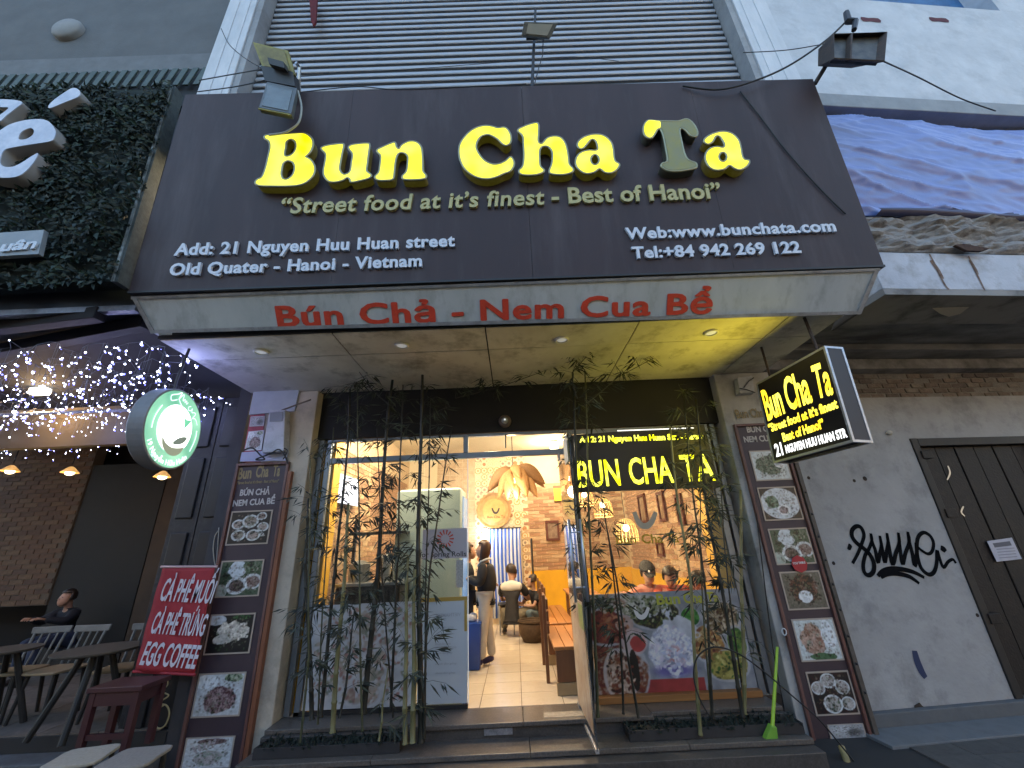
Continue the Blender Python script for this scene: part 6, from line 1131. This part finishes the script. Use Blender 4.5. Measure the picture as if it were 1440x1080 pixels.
t = thing('wall_spotlight', 'small glaring blue white wall light beside the striped curtain', 'wall light', (-.66, 9.7, 2.12)); obj('base', box(B(), -.70, -.62, 9.72, 9.79, 2.10, 2.2), dk, t); obj('bulb', ball(B(), (-.66, 9.64, 2.13), .06, 12), emat('cold_bulb', (.8, .9, 1), 18), t, smooth=True); lamp(-.66, 9.45, 2.13, 6, (.75, .85, 1), .05, 'spot_glow')
def picture(loc_px, plane_fn, w, h, label, m_in, nrm='y'):
    c_ = plane_fn(*loc_px); t = thing('picture', label, 'picture', c_, group='framed pictures on the brick walls'); fm = mat('dark_red_frame', (.09, .022, .018), .4)
    def bxx(a0, a1, z0, z1, d0, d1, nm, m): obj(nm, box(B(), c_.x + a0, c_.x + a1, c_.y - d1, c_.y - d0, c_.z + z0, c_.z + z1) if nrm == 'y' else box(B(), c_.x - d1, c_.x - d0, c_.y + a0, c_.y + a1, c_.z + z0, c_.z + z1), m, t)
    bxx(-w, w, h - .045, h, 0, .04, 'frame', fm); bxx(-w, w, -h, -h + .045, 0, .04, 'frame', fm); bxx(-w, -w + .045, -h + .046, h - .046, 0, .04, 'frame', fm); bxx(w - .045, w, -h + .046, h - .046, 0, .04, 'frame', fm); bxx(-w + .046, w - .046, -h + .046, h - .046, 0, .015, 'picture_sheet', m_in)
picture((777, 746), lambda x, y: aty(x, y, 9.78), .15, .21, 'dark red framed picture on the rear brick wall beside the door', mat('sketch_paper', (.30, .22, .16), .6, var=(.12, .07, .05), scale=10))
for k, (px_, py_, w, h, lab) in enumerate(((905, 715, .22, .26, 'square framed picture on the side wall behind the lowest caged lamp'), (932, 712, .16, .24, 'tall dark framed picture second along the side wall'), (958, 716, .12, .22, 'narrow dark framed picture third along the side wall'), (930, 772, .16, .12, 'small pale framed print above the guest in the black cap'))):
    picture((px_, py_), lambda x, y: atx(x, y, 2.485), w, h, lab, mat('picture_brown_%d' % (k % 2), ((.16, .09, .05), (.42, .36, .30))[1 if k == 3 else 0], .5, var=(.30, .2, .12), scale=8), 'x')
obj('pole', tube(B(), [aty(747, 757, 9.4), aty(752, 850, 9.4)], .022, 6), dk, None, loc=aty(752, 850, 9.4), label='thin black upright pole between the tile wall and the brick wall', cat='pole')
# tv and fridge, counter
t = thing('wall_screen', 'bright tilted screen high on the left wall behind the bamboo', 'screen', atx(490, 690, -2.40)); q = [atx(*p, -2.36) for p in ((473, 664), (505, 675), (503, 712), (472, 706))]
obj('casing', hull(B(), [p - Vector((.05, 0, 0)) for p in q], [p - Vector((.004, 0, 0)) for p in q]), dk, t); obj('display', hull(B(), [p - Vector((.003, 0, 0)) for p in q], q), emat('screen_glow', (.50, .52, .72), .9, hot=(.85, .88, 1), hscale=4), t)
t = thing('fridge', 'tall pale blue green refrigerator with rounded corners behind the glass door', 'fridge', (-1.0, 6.3, .3)); frm = mat('pale_aqua_enamel', (.48, .60, .60), .3, var=(.43, .55, .55), scale=1.5)
obj('cabinet', box(B(), -1.66, -.74, 6.03, 6.65, .32, 2.62), frm, t, bevel=.05); obj('door', box(B(), -1.65, -.75, 5.985, 6.025, .50, 2.60), frm, t, bevel=.02); obj('handle', tube(B(), [(-1.28, 5.95, 1.3), (-1.28, 5.95, 1.8)], .014, 8), al, t); obj('side_glow', box(B(), -.735, -.725, 6.1, 6.6, .6, 2.5), mat('fridge_side_glass', (.25, .42, .62), .15, emit=.25, ecol=(.3, .5, .9)), t)
t = thing('service_counter', 'dark service counter with steel top behind the left window', 'counter', (-1.9, 5.75, .3)); obj('cabinet', box(B(), -2.2, -1.42, 5.5, 6.0, .3, 1.42), mat('counter_dark', (.02, .018, .018), .5), t, bevel=.01); obj('worktop', box(B(), -2.22, -1.40, 5.48, 6.02, 1.422, 1.46), mat('steel_top', (.38, .40, .42), .3, metal=.7), t, bevel=.006); obj('shelf_post', box(B(), -2.19, -2.15, 5.9, 5.94, 1.462, 2.2), dk, t); obj('shelf', box(B(), -2.2, -1.45, 5.75, 6.0, 2.02, 2.05), MATS['counter_dark'], t)
for x, r_, h_, lab in ((-2.0, .13, .20, 'wide steel pot on the dark service counter'), (-1.66, .10, .26, 'taller steel pot on the dark service counter')):
    t = thing('pot', lab, 'pot', (x, 5.72, 1.461), group='steel pots on the counter'); obj('body', lathe(B(), [(0, 0), (r_, 0), (r_, h_), (r_ * 1.05, h_ + .006), (r_ * .96, h_), (r_ * .96, .01), (0, .01)], (x, 5.72, 1.462), 24), MATS['steel_top'], t); obj('lid', lathe(B(), [(r_ * 1.02, 0), (r_ * .5, .035), (0, .045)], (x, 5.72, 1.462 + h_ + .008), 24), MATS['steel_top'], t)
# benches and tables
bwd = mat('honey_wood', (.46, .20, .06), .4, var=(.34, .14, .04), scale=3, stretch=(1, .25, 3)); bwd2 = mat('brown_wood', (.20, .09, .04), .45, var=(.13, .055, .025), scale=4, stretch=(1, 1, .4))
def wbench(x0, x1, y0, y1, label, back=True):
    t = thing('wooden_bench', label, 'bench', ((x0 + x1) / 2, y0, .3), group='wooden benches along the right side'); n = 3; w = (x1 - x0) / n
    for k in range(n): obj('seat_board', box(B(), x0 + k * w + .003, x0 + (k + 1) * w - .003, y0, y1, .715, .75), bwd, t, bevel=.005)
    for y in (y0 + .01, y1 - .07):
        obj('end_panel', box(B(), x0 + .02, x1 - .02, y, y + .05, .42, .712), bwd2, t, bevel=.004); obj('foot_board', box(B(), x0 + .01, x1 - .01, y - .01, y + .06, .302, .417), mat('pale_bench_wood', (.36, .26, .14), .5, var=(.26, .18, .09), scale=4), t, bevel=.004)
    if back:
        for z in (.80, .93, 1.06): obj('back_slat', box(B(), x0 - .03, x0 - .005, y0 + .45, y1, z, z + .11), bwd2, t, bevel=.004)
        for y in (y0 + .45, y1 - .05): obj('back_post', box(B(), x0 - .075, x0 - .035, y, y + .05, .3, 1.22), bwd2, t, bevel=.004)
wbench(.37, .74, 5.26, 6.55, 'wooden bench with an orange seat nearest the open doorway'); wbench(.44, .80, 6.72, 8.6, 'second wooden bench with a slatted back further down the aisle')
def wtable(x0, x1, y0, y1, label):
    t = thing('wooden_table', label, 'table', ((x0 + x1) / 2, (y0 + y1) / 2, .3), group='wooden dining tables'); n = 4; w = (x1 - x0) / n
    for k in range(n): obj('table_board', box(B(), x0 + k * w + .002, x0 + (k + 1) * w - .002, y0, y1, 1.02, 1.05), bwd, t, bevel=.004)
    for x in (x0 + .04, x1 - .09):
        for y in (y0 + .04, y1 - .09): obj('leg', box(B(), x, x + .05, y, y + .05, .302, 1.018), bwd2, t)
wtable(.82, 1.30, 6.8, 8.3, 'long wooden table beside the slatted bench'); wtable(1.0, 2.3, 5.45, 5.95, 'wooden table where three guests sit at the window')
t = thing('sauce_bottle', 'clear bottle with yellow contents on the long wooden table', 'bottle', (.9, 7.0, 1.05)); obj('body', lathe(B(), [(0, 0), (.032, 0), (.034, .13), (.014, .18), (.014, .22), (0, .22)], (.9, 7.0, 1.051), 16), mat('bottle_amber', (.55, .42, .18), .15), t, smooth=True); obj('cap', lathe(B(), [(.016, 0), (.016, .025), (0, .025)], (.9, 7.0, 1.272), 12), MATS['white_enamel'], t)
for x, y, lab in ((1.25, 5.62, 'white noodle bowl left on the window table'), (1.62, 5.60, 'white noodle bowl before the guest in the black cap'), (2.05, 5.62, 'white noodle bowl before the guest in red')):
    t = thing('bowl', lab, 'bowl', (x, y, 1.05), group='bowls on the window table'); obj('dish', lathe(B(), [(0, .004), (.04, 0), (.085, .055), (.09, .06), (.08, .055), (.035, .012), (0, .012)], (x, y, 1.051), 22), MATS['white_enamel'], t, smooth=True); obj('food', lathe(B(), [(.07, .045), (.03, .06), (0, .062)], (x, y, 1.051), 14), mat('noodle_food', (.42, .26, .10), .6, var=(.12, .2, .06), scale=30), t, smooth=True)
t = thing('blue_bin', 'blue plastic bin on the floor behind the standing woman', 'bin', (-.66, 6.5, .3)); p0_, p1_ = .12, .15
obj('tub', hull(B(), [(-.66 - p0_, 6.5 - p0_, .302), (-.66 + p0_, 6.5 - p0_, .302), (-.66 + p0_, 6.5 + p0_, .302), (-.66 - p0_, 6.5 + p0_, .302)], [(-.66 - p1_, 6.5 - p1_, .86), (-.66 + p1_, 6.5 - p1_, .86), (-.66 + p1_, 6.5 + p1_, .86), (-.66 - p1_, 6.5 + p1_, .86)]), mat('blue_plastic', (.02, .07, .32), .4), t, bevel=.015); bm = B()
for k in range(9): a = random.uniform(0, 6.3); ball(bm, (-.66 + .08 * math.cos(a), 6.48 + .08 * math.sin(a), .88 + random.uniform(0, .05)), .05, 7, (1.2, .7, .8))
obj('crumpled_tissue', bm, mat('tissue_white', (.65, .62, .60), .8), t)
t = thing('wicker_basket', 'dark round wicker basket on the floor by the crouching man', 'basket', (.24, 8.0, .3)); obj('body', lathe(B(), [(0, 0), (.17, 0), (.24, .12), (.25, .26), (.23, .30), (.21, .28), (.2, .05), (0, .04)], (.24, 8.0, .302), 26), mat('dark_wicker', (.10, .06, .03), .8, var=(.05, .03, .018), scale=40, bump=.8, bscale=80), t, smooth=True); obj('rim', lathe(B(), [(.235, .29), (.26, .30), (.255, .32), (.23, .31)], (.24, 8.0, .302), 26), MATS['dark_wicker'], t)
t = thing('metal_stool', 'grey metal framed stool behind the crouching man', 'stool', (-.22, 8.75, .3)); bm = B()
for a, b in ((-.13, -.13), (.13, -.13), (-.13, .13), (.13, .13)): obj('leg', tube(B(), [(-.22 + a, 8.75 + b, .3), (-.22 + a, 8.75 + b, .78)], .012, 6), al, t)
obj('seat', box(B(), -.38, -.06, 8.59, 8.91, .781, .81), dk, t, bevel=.008)
# caged pendants
for px_, py_, Y, s_, lab in ((881, 748, 5.9, 1.0, 'lowest and nearest glowing caged pendant above the guests'), (848, 715, 6.6, .95, 'middle glowing caged pendant inside the right window'), (822, 700, 7.3, 1.0, 'glowing caged pendant farthest left inside the right window')):
    c_ = aty(px_, py_, Y); t = thing('caged_pendant', lab, 'pendant lamp', c_, group='caged pendants inside the right window'); R_, H_ = .15 * s_, .30 * s_
    prof = [(.03, .17), (.08, .155), (.12, .10), (.145, .02), (.15, -.08), (.148, -.13)]
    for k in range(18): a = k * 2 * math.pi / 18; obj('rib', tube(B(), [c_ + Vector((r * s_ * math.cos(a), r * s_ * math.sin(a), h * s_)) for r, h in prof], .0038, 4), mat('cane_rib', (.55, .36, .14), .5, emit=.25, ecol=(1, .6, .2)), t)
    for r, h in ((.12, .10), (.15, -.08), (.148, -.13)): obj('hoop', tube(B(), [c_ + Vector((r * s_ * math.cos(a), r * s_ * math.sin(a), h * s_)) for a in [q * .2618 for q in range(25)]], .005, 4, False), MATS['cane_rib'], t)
    obj('bulb', ball(B(), c_ + Vector((0, 0, .05)), .045 * s_, 12), emat('caged_bulb', (1, .74, .36), 8), t, smooth=True); obj('cord', tube(B(), [c_ + Vector((0, 0, .17)), (c_.x, c_.y, 3.86)], .005, 4), dk, t)
    lamp(c_.x, c_.y, c_.z - .08, 8, (1, .66, .32), .08, 'pendant_glow')
for x, y, lab in ((-1.25, 6.9, 'round glowing ceiling globe above the fridge'), (-1.7, 5.6, 'round glowing ceiling globe above the service counter'), (-.3, 6.0, 'round glowing ceiling globe just inside the doorway'), (.9, 8.6, 'round glowing ceiling globe deep in the dining room')):
    z = 3.72; t = thing('ceiling_globe', lab, 'ceiling lamp', (x, y, 3.86), group='ceiling globes in the restaurant'); obj('rose', lathe(B(), [(0, 0), (.07, 0), (.06, -.04), (0, -.04)], (x, y, 3.858), 20), MATS['white_enamel'], t); obj('globe', ball(B(), (x, y, z), .095, 16), emat('globe_glow', (1, .80, .50), 7), t, smooth=True); lamp(x, y, z - .16, 60, (1, .84, .60), .12, 'globe_light')
lamp(.0, 7.2, 2.62, 14, (1, .68, .36), .10, 'pendant_glow')
# ================================================================== PEOPLE
skin_m = mat('skin', (.46, .26, .17), .5, var=(.42, .23, .15), scale=8); hair_b = mat('dark_hair', (.018, .013, .011), .45, var=(.035, .022, .016), scale=30, stretch=(1, 1, .1)); hair_br = mat('brown_hair', (.07, .03, .018), .4, var=(.035, .016, .01), scale=30, stretch=(1, 1, .1))
def person(label, base, ang, J, shirt, pants, hair, shoes, longsleeve=True, longhair=False, cap=None, scale=1.0, extra=None, shortpants=False, group=None):
    t = thing('person', label, 'person', base, group=group); c, s = math.cos(ang), math.sin(ang); base = Vector(base)
    def W_(p): f, l, z = p; return base + Vector((f * c - l * s, f * s + l * c, z)) * scale
    r = dict(pelvis=.105, spine=.10, chest=.115, neck=.050, head=.100, crown=.080, shl=.060, shr=.060, ell=.042, elr=.042, wrl=.028, wrr=.028, hipl=.088, hipr=.088, knl=.056, knr=.056, anl=.036, anr=.036, tol=.030, tor=.030, mid=.085)
    J = dict(J); J['mid'] = tuple(a * .45 + b * .55 for a, b in zip(J['pelvis'], J['chest'])); J.pop('spine', None)
    hd, nk = Vector(J['head']), Vector(J['neck']); fw = Vector(J.get('look', (1, 0, 0))); J.pop('look', None)
    E_ = [('pelvis', 'mid'), ('mid', 'chest'), ('chest', 'neck'), ('neck', 'head'), ('head', 'crown'), ('chest', 'shl'), ('chest', 'shr'), ('shl', 'ell'), ('shr', 'elr'), ('ell', 'wrl'), ('elr', 'wrr'), ('pelvis', 'hipl'), ('pelvis', 'hipr'), ('hipl', 'knl'), ('hipr', 'knr'), ('knl', 'anl'), ('knr', 'anr'), ('anl', 'tol'), ('anr', 'tor')]
    bare = ('neck', 'head', 'crown', 'wrl', 'wrr') + (() if longsleeve else ('ell', 'elr')); skin_mesh('body', {k: (W_(v), r[k] * (.86 if k in bare else .62) * scale) for k, v in J.items()}, E_, skin_m, t)
    ks = ['pelvis', 'mid', 'chest', 'shl', 'shr', 'ell', 'elr'] + (['wrl', 'wrr'] if longsleeve else []); nd = {k: (W_(J[k]), (r[k] + (.022 if k not in ('wrl', 'wrr') else .012)) * scale) for k in ks}
    nd['coll'] = (W_(tuple(Vector(J['chest']) * .4 + Vector(J['neck']) * .6)), .082 * scale); nd['hem'] = (W_(tuple(Vector(J['pelvis']) - (Vector(J['mid']) - Vector(J['pelvis'])) * .45)), .135 * scale)
    if not longsleeve:
        for a, b in (('shl', 'ell'), ('shr', 'elr')): nd[b] = (W_(tuple(Vector(J[a]) * .3 + Vector(J[b]) * .7)), .062 * scale)
    es = [('hem', 'pelvis'), ('pelvis', 'mid'), ('mid', 'chest'), ('chest', 'coll'), ('chest', 'shl'), ('chest', 'shr'), ('shl', 'ell'), ('shr', 'elr')] + ([('ell', 'wrl'), ('elr', 'wrr')] if longsleeve else [])
    skin_mesh('shirt', nd, es, shirt, t)
    ks = ['pelvis', 'hipl', 'hipr', 'knl', 'knr', 'anl', 'anr']; skin_mesh('trousers', {k: (W_(J[k]), (r[k] + .014 + (.012 if k[:2] == 'an' else 0)) * scale) for k in ks}, [('pelvis', 'hipl'), ('pelvis', 'hipr'), ('hipl', 'knl'), ('hipr', 'knr'), ('knl', 'anl'), ('knr', 'anr')], pants, t)
    for a, b in (('anl', 'tol'), ('anr', 'tor')):
        A, T_ = W_(J[a]), W_(J[b]); skin_mesh('shoe', {'heel': (A - (T_ - A) * .25 - Vector((0, 0, .02)), .042 * scale), 'ball': (T_, .040 * scale), 'tip': (T_ + (T_ - A) * .25, .030 * scale)}, [('heel', 'ball'), ('ball', 'tip')], shoes, t, sub=1)
    H = W_(J['head']); fw = (W_(tuple(fw)) - base).normalized(); up = (W_(J['crown']) - H).normalized(); sd_ = fw.cross(up).normalized(); R_ = .088 * scale
    M_ = Matrix((fw, -sd_, up)).transposed().to_4x4(); M_.translation = H + up * .012 * scale
    fb_ = B(); ball(fb_, (0, 0, 0), R_, 18, (.95, .84, 1.14)); [setattr(v, 'co', M_ @ (v.co + Vector((.010, 0, -.012 - (.012 if v.co.z < -.03 and v.co.x > 0 else 0))))) for v in fb_.verts]; obj('head', fb_, skin_m, t, smooth=True)
    # face: nose, eyes, mouth, ears
    bm = B(); tube(bm, [M_ @ Vector((R_ * .88, 0, .012)), M_ @ Vector((R_ * 1.14, 0, -.018)), M_ @ Vector((R_ * .9, 0, -.026))], [.006, .013, .008], 6)
    for y in (-1, 1): ball(bm, M_ @ Vector((-.005, y * R_ * .93, -.008)), .018 * scale, 7, (.8, .5, 1.3))
    obj('face', bm, skin_m, t, smooth=True); bm = B()
    for y in (-1, 1): ball(bm, M_ @ Vector((R_ * .88, y * .030, .010)), .009, 6)
    obj('eyes', bm, mat('eye_dark', (.02, .015, .012), .3), t); obj('mouth', tube(B(), [M_ @ Vector((R_ * .87, -.02, -.05)), M_ @ Vector((R_ * .95, 0, -.05)), M_ @ Vector((R_ * .87, .02, -.05))], .005, 5), mat('lip', (.35, .10, .08), .5), t)
    # hair: a thick shell over the skull, open at the face
    bm = B(); bmesh.ops.create_uvsphere(bm, u_segments=22, v_segments=16, radius=1)
    dl = []
    for v in bm.verts:
        p = v.co.copy(); wob_ = 1 + .05 * mnoise.noise(p * 4 + Vector((len(label), 0, 0))); low = -.35 if not longhair else -2
        if p.x > .42 and p.z < .42: dl.append(v); continue
        if not longhair and p.z < -.42 and p.x > -.9: dl.append(v); continue
        x, y, z = p.x * R_ * 1.12 * wob_ - .008, p.y * R_ * 1.08 * wob_, p.z * R_ * 1.22 * wob_ + .012
        if longhair and p.z < .1: k = (.1 - p.z) / 1.1; z -= .085 * k * scale; x *= 1.0 + .10 * k; y = y + (1 if y > 0 else -1) * .012 * k
        v.co = M_ @ Vector((x, y, z))
    bmesh.ops.delete(bm, geom=dl, context='VERTS'); o = obj('hair', bm, hair, t, smooth=True); md = o.modifiers.new('thick', 'SOLIDIFY'); md.thickness = .018; md.offset = 0
    if cap:
        bm = B(); bmesh.ops.create_uvsphere(bm, u_segments=20, v_segments=14, radius=1); bmesh.ops.delete(bm, geom=[v for v in bm.verts if v.co.z < .02], context='VERTS')
        for v in bm.verts: v.co = M_ @ Vector((v.co.x * R_ * 1.26, v.co.y * R_ * 1.2, v.co.z * R_ * 1.35 + .035))
        o = obj('cap', bm, cap, t, smooth=True); md = o.modifiers.new('thick', 'SOLIDIFY'); md.thickness = .008
        q = [M_ @ Vector(p) for p in ((.09, -.07, .04), (.17, -.045, .03), (.185, 0, .028), (.17, .045, .03), (.09, .07, .04))]; obj('cap_peak', hull(B(), q, [p + up * .008 for p in q]), cap, t); obj('cap_badge', ball(B(), M_ @ Vector((.108, 0, .07)), .026, 8, (.5, 1.2, .8)), MATS['white_print'], t)
    for wk, ek, sgn in (('wrl', 'ell', 1), ('wrr', 'elr', -1)):
        A, E2 = W_(J[wk]), W_(J[ek]); d = (A - E2).normalized(); sd2 = d.cross(up).normalized() if abs(d.dot(up)) < .95 else fw.cross(d).normalized(); nn = sd2.cross(d); bm = B()
        pc = [A - d * .01 + sd2 * .028, A + d * .085 + sd2 * .040, A + d * .085 - sd2 * .040, A - d * .01 - sd2 * .028]; hull(bm, [p + nn * .012 for p in pc], [p - nn * .012 for p in pc])
        for k, (o_, L_) in enumerate(((.032, .055), (.011, .066), (-.011, .062), (-.032, .048))):
            b0 = A + d * .075 + sd2 * o_; tube(bm, [b0, b0 + d * L_ * .5 + nn * -.006, b0 + d * L_ * .85 + nn * -.028, b0 + d * L_ * .9 + nn * -.040], [.0095, .009, .008, .006], 6)
        b0 = A + d * .02 + sd2 * .026 * sgn; tube(bm, [b0, b0 + d * .03 + sd2 * .03 * sgn, b0 + d * .06 + sd2 * .032 * sgn - nn * .02], [.012, .010, .007], 6)
        for v in bm.verts: v.co = A + (v.co - A) * scale
        obj('hand', bm, skin_m, t, smooth=True)
    if extra: extra(t, W_)
    return t
blk = mat('black_cloth', (.012, .012, .015), .8, var=(.02, .02, .024), scale=6, bump=.4, bscale=18); offw = mat('off_white_cloth', (.60, .54, .46), .8, var=(.5, .45, .38), scale=6, bump=.3, bscale=14)
purp = mat('purple_slipper', (.05, .035, .10), .6); ltg = mat('light_cloth', (.55, .54, .50), .8, bump=.2, bscale=14)
stand = dict(pelvis=(0, 0, .84), chest=(.01, 0, 1.16), neck=(.0, 0, 1.31), head=(.03, 0, 1.41), crown=(.02, 0, 1.475), shl=(.0, .145, 1.21), shr=(.0, -.145, 1.21), ell=(.05, .19, .98), elr=(.06, -.19, .98), wrl=(.24, .12, 1.05), wrr=(.25, -.10, 1.06), hipl=(0, .075, .80), hipr=(0, -.075, .80), knl=(.03, .09, .44), knr=(-.02, -.085, .44), anl=(.06, .09, .085), anr=(-.07, -.08, .085), tol=(.17, .10, .035), tor=(.04, -.09, .035))
def woman_x(t, W_):
    skin_mesh('jacket_body', {'a': (W_((-.01, 0, .82)), .15), 'b': (W_((-.02, 0, 1.0)), .165), 'c': (W_((-.01, 0, 1.16)), .145), 'd': (W_((-.03, 0, 1.25)), .10)}, [('a', 'b'), ('b', 'c'), ('c', 'd')], blk, t)
    bm = B(); tube(bm, [W_(p) for p in ((.10, .04, 1.20), (.05, .07, 1.26), (-.03, .07, 1.285), (-.075, .0, 1.29), (-.03, -.07, 1.285), (.05, -.07, 1.26), (.10, -.04, 1.20))], .017, 8); obj('white_collar', bm, ltg, t, smooth=True)
pb = atz(682, 938, .3); person('woman in a black jacket and cream trousers standing in profile in the aisle', (pb.x + .02, pb.y + .05, .3), math.radians(178), stand, blk, offw, hair_br, purp, longhair=True, extra=woman_x, scale=1.04)
st2 = dict(stand); st2.update(wrl=(.30, .10, .98), wrr=(.32, -.10, .96), look=(1, 0, -.2))
person('person in a black T-shirt half hidden behind the menu sheet', (-.76, 6.95, .3), math.radians(10), st2, blk, mat('dark_jeans', (.02, .03, .06), .8), hair_b, dk, longsleeve=False, scale=1.03)
crouch = dict(pelvis=(-.05, 0, .30), chest=(.02, 0, .66), neck=(.05, 0, .82), head=(.08, .0, .93), crown=(.07, 0, 1.0), shl=(.02, .17, .72), shr=(.02, -.17, .72), ell=(.20, .22, .50), elr=(.18, -.26, .50), wrl=(.36, .08, .52), wrr=(.36, -.12, .56), hipl=(.02, .09, .29), hipr=(.02, -.11, .29), knl=(.34, .22, .42), knr=(.24, -.36, .38), anl=(.12, .16, .08), anr=(.02, -.24, .08), tol=(.24, .20, .03), tor=(.10, -.30, .03), look=(.8, -.5, -.2))
def man_x(t, W_): skin_mesh('white_yoke', {'a': (W_((-.02, .19, .715)), .078), 'b': (W_((-.04, .0, .72)), .112), 'c': (W_((-.02, -.19, .715)), .078), 'd': (W_((.02, 0, .78)), .075)}, [('b', 'a'), ('b', 'c'), ('b', 'd')], ltg, t)
pb = atz(722, 893, .3); person('man in a black and white T-shirt crouching with his back to the street', (pb.x, pb.y - .1, .3), math.radians(80), crouch, blk, mat('khaki_cloth', (.20, .17, .12), .8, var=(.15, .13, .09), scale=8), hair_b, dk, longsleeve=False, extra=man_x, scale=1.12)
cr2 = dict(crouch); person('person in dark clothes with blue grey trousers crouching beyond the wicker basket', (.34, 8.75, .3), math.radians(210), cr2, blk, mat('blue_grey_cloth', (.12, .17, .20), .8), hair_b, dk, longsleeve=False, scale=.92)
sit = dict(pelvis=(0, 0, .50), chest=(.06, 0, .80), neck=(.09, 0, .95), head=(.14, 0, 1.04), crown=(.13, 0, 1.10), shl=(.06, .16, .86), shr=(.06, -.16, .86), ell=(.22, .22, .74), elr=(.22, -.22, .74), wrl=(.42, .12, .80), wrr=(.42, -.12, .80), hipl=(.05, .09, .49), hipr=(.05, -.09, .49), knl=(.42, .11, .50), knr=(.42, -.11, .50), anl=(.40, .11, .08), anr=(.40, -.11, .08), tol=(.5, .11, .03), tor=(.5, -.11, .03))
s1 = dict(sit); s1.update(look=(1, 0, -.45), elr=(.25, -.30, .78), wrr=(.44, -.42, .84), ell=(.25, .2, .76))
jeans = MATS['dark_jeans']
p = aty(915, 800, 6.25); person('guest in a black cap and pink shirt reaching an arm across the window table', (1.83, 6.42, .3), math.radians(-95), s1, mat('pink_cloth', (.62, .26, .20), .8, var=(.52, .20, .16), scale=6, bump=.3), jeans, hair_b, dk, cap=blk, scale=1.02)
s2 = dict(sit); s2.update(look=(.8, 0, -.7), head=(.22, 0, 1.0), crown=(.25, 0, 1.06), neck=(.14, 0, .93))
person('dark haired guest in a coral shirt bending over the window table', (2.13, 6.30, .3), math.radians(-110), s2, mat('coral_cloth', (.70, .13, .06), .8, var=(.6, .10, .05), scale=6, bump=.3), jeans, hair_b, dk, scale=1.02)
person('guest in a bright red shirt at the window end of the table', (2.35, 5.62, .3), math.radians(170), sit, mat('red_cloth_shirt', (.62, .03, .02), .8, var=(.5, .02, .02), scale=6, bump=.3), jeans, hair_b, dk, scale=.96)
p = aty(84, 832, 6.9); person('dim figure in navy clothes sitting deep in the cafe behind the chairs', (p.x + .1, 7.1, .3), math.radians(-100), sit, mat('navy_cloth', (.008, .010, .018), .8), jeans, hair_b, dk, scale=1.0)
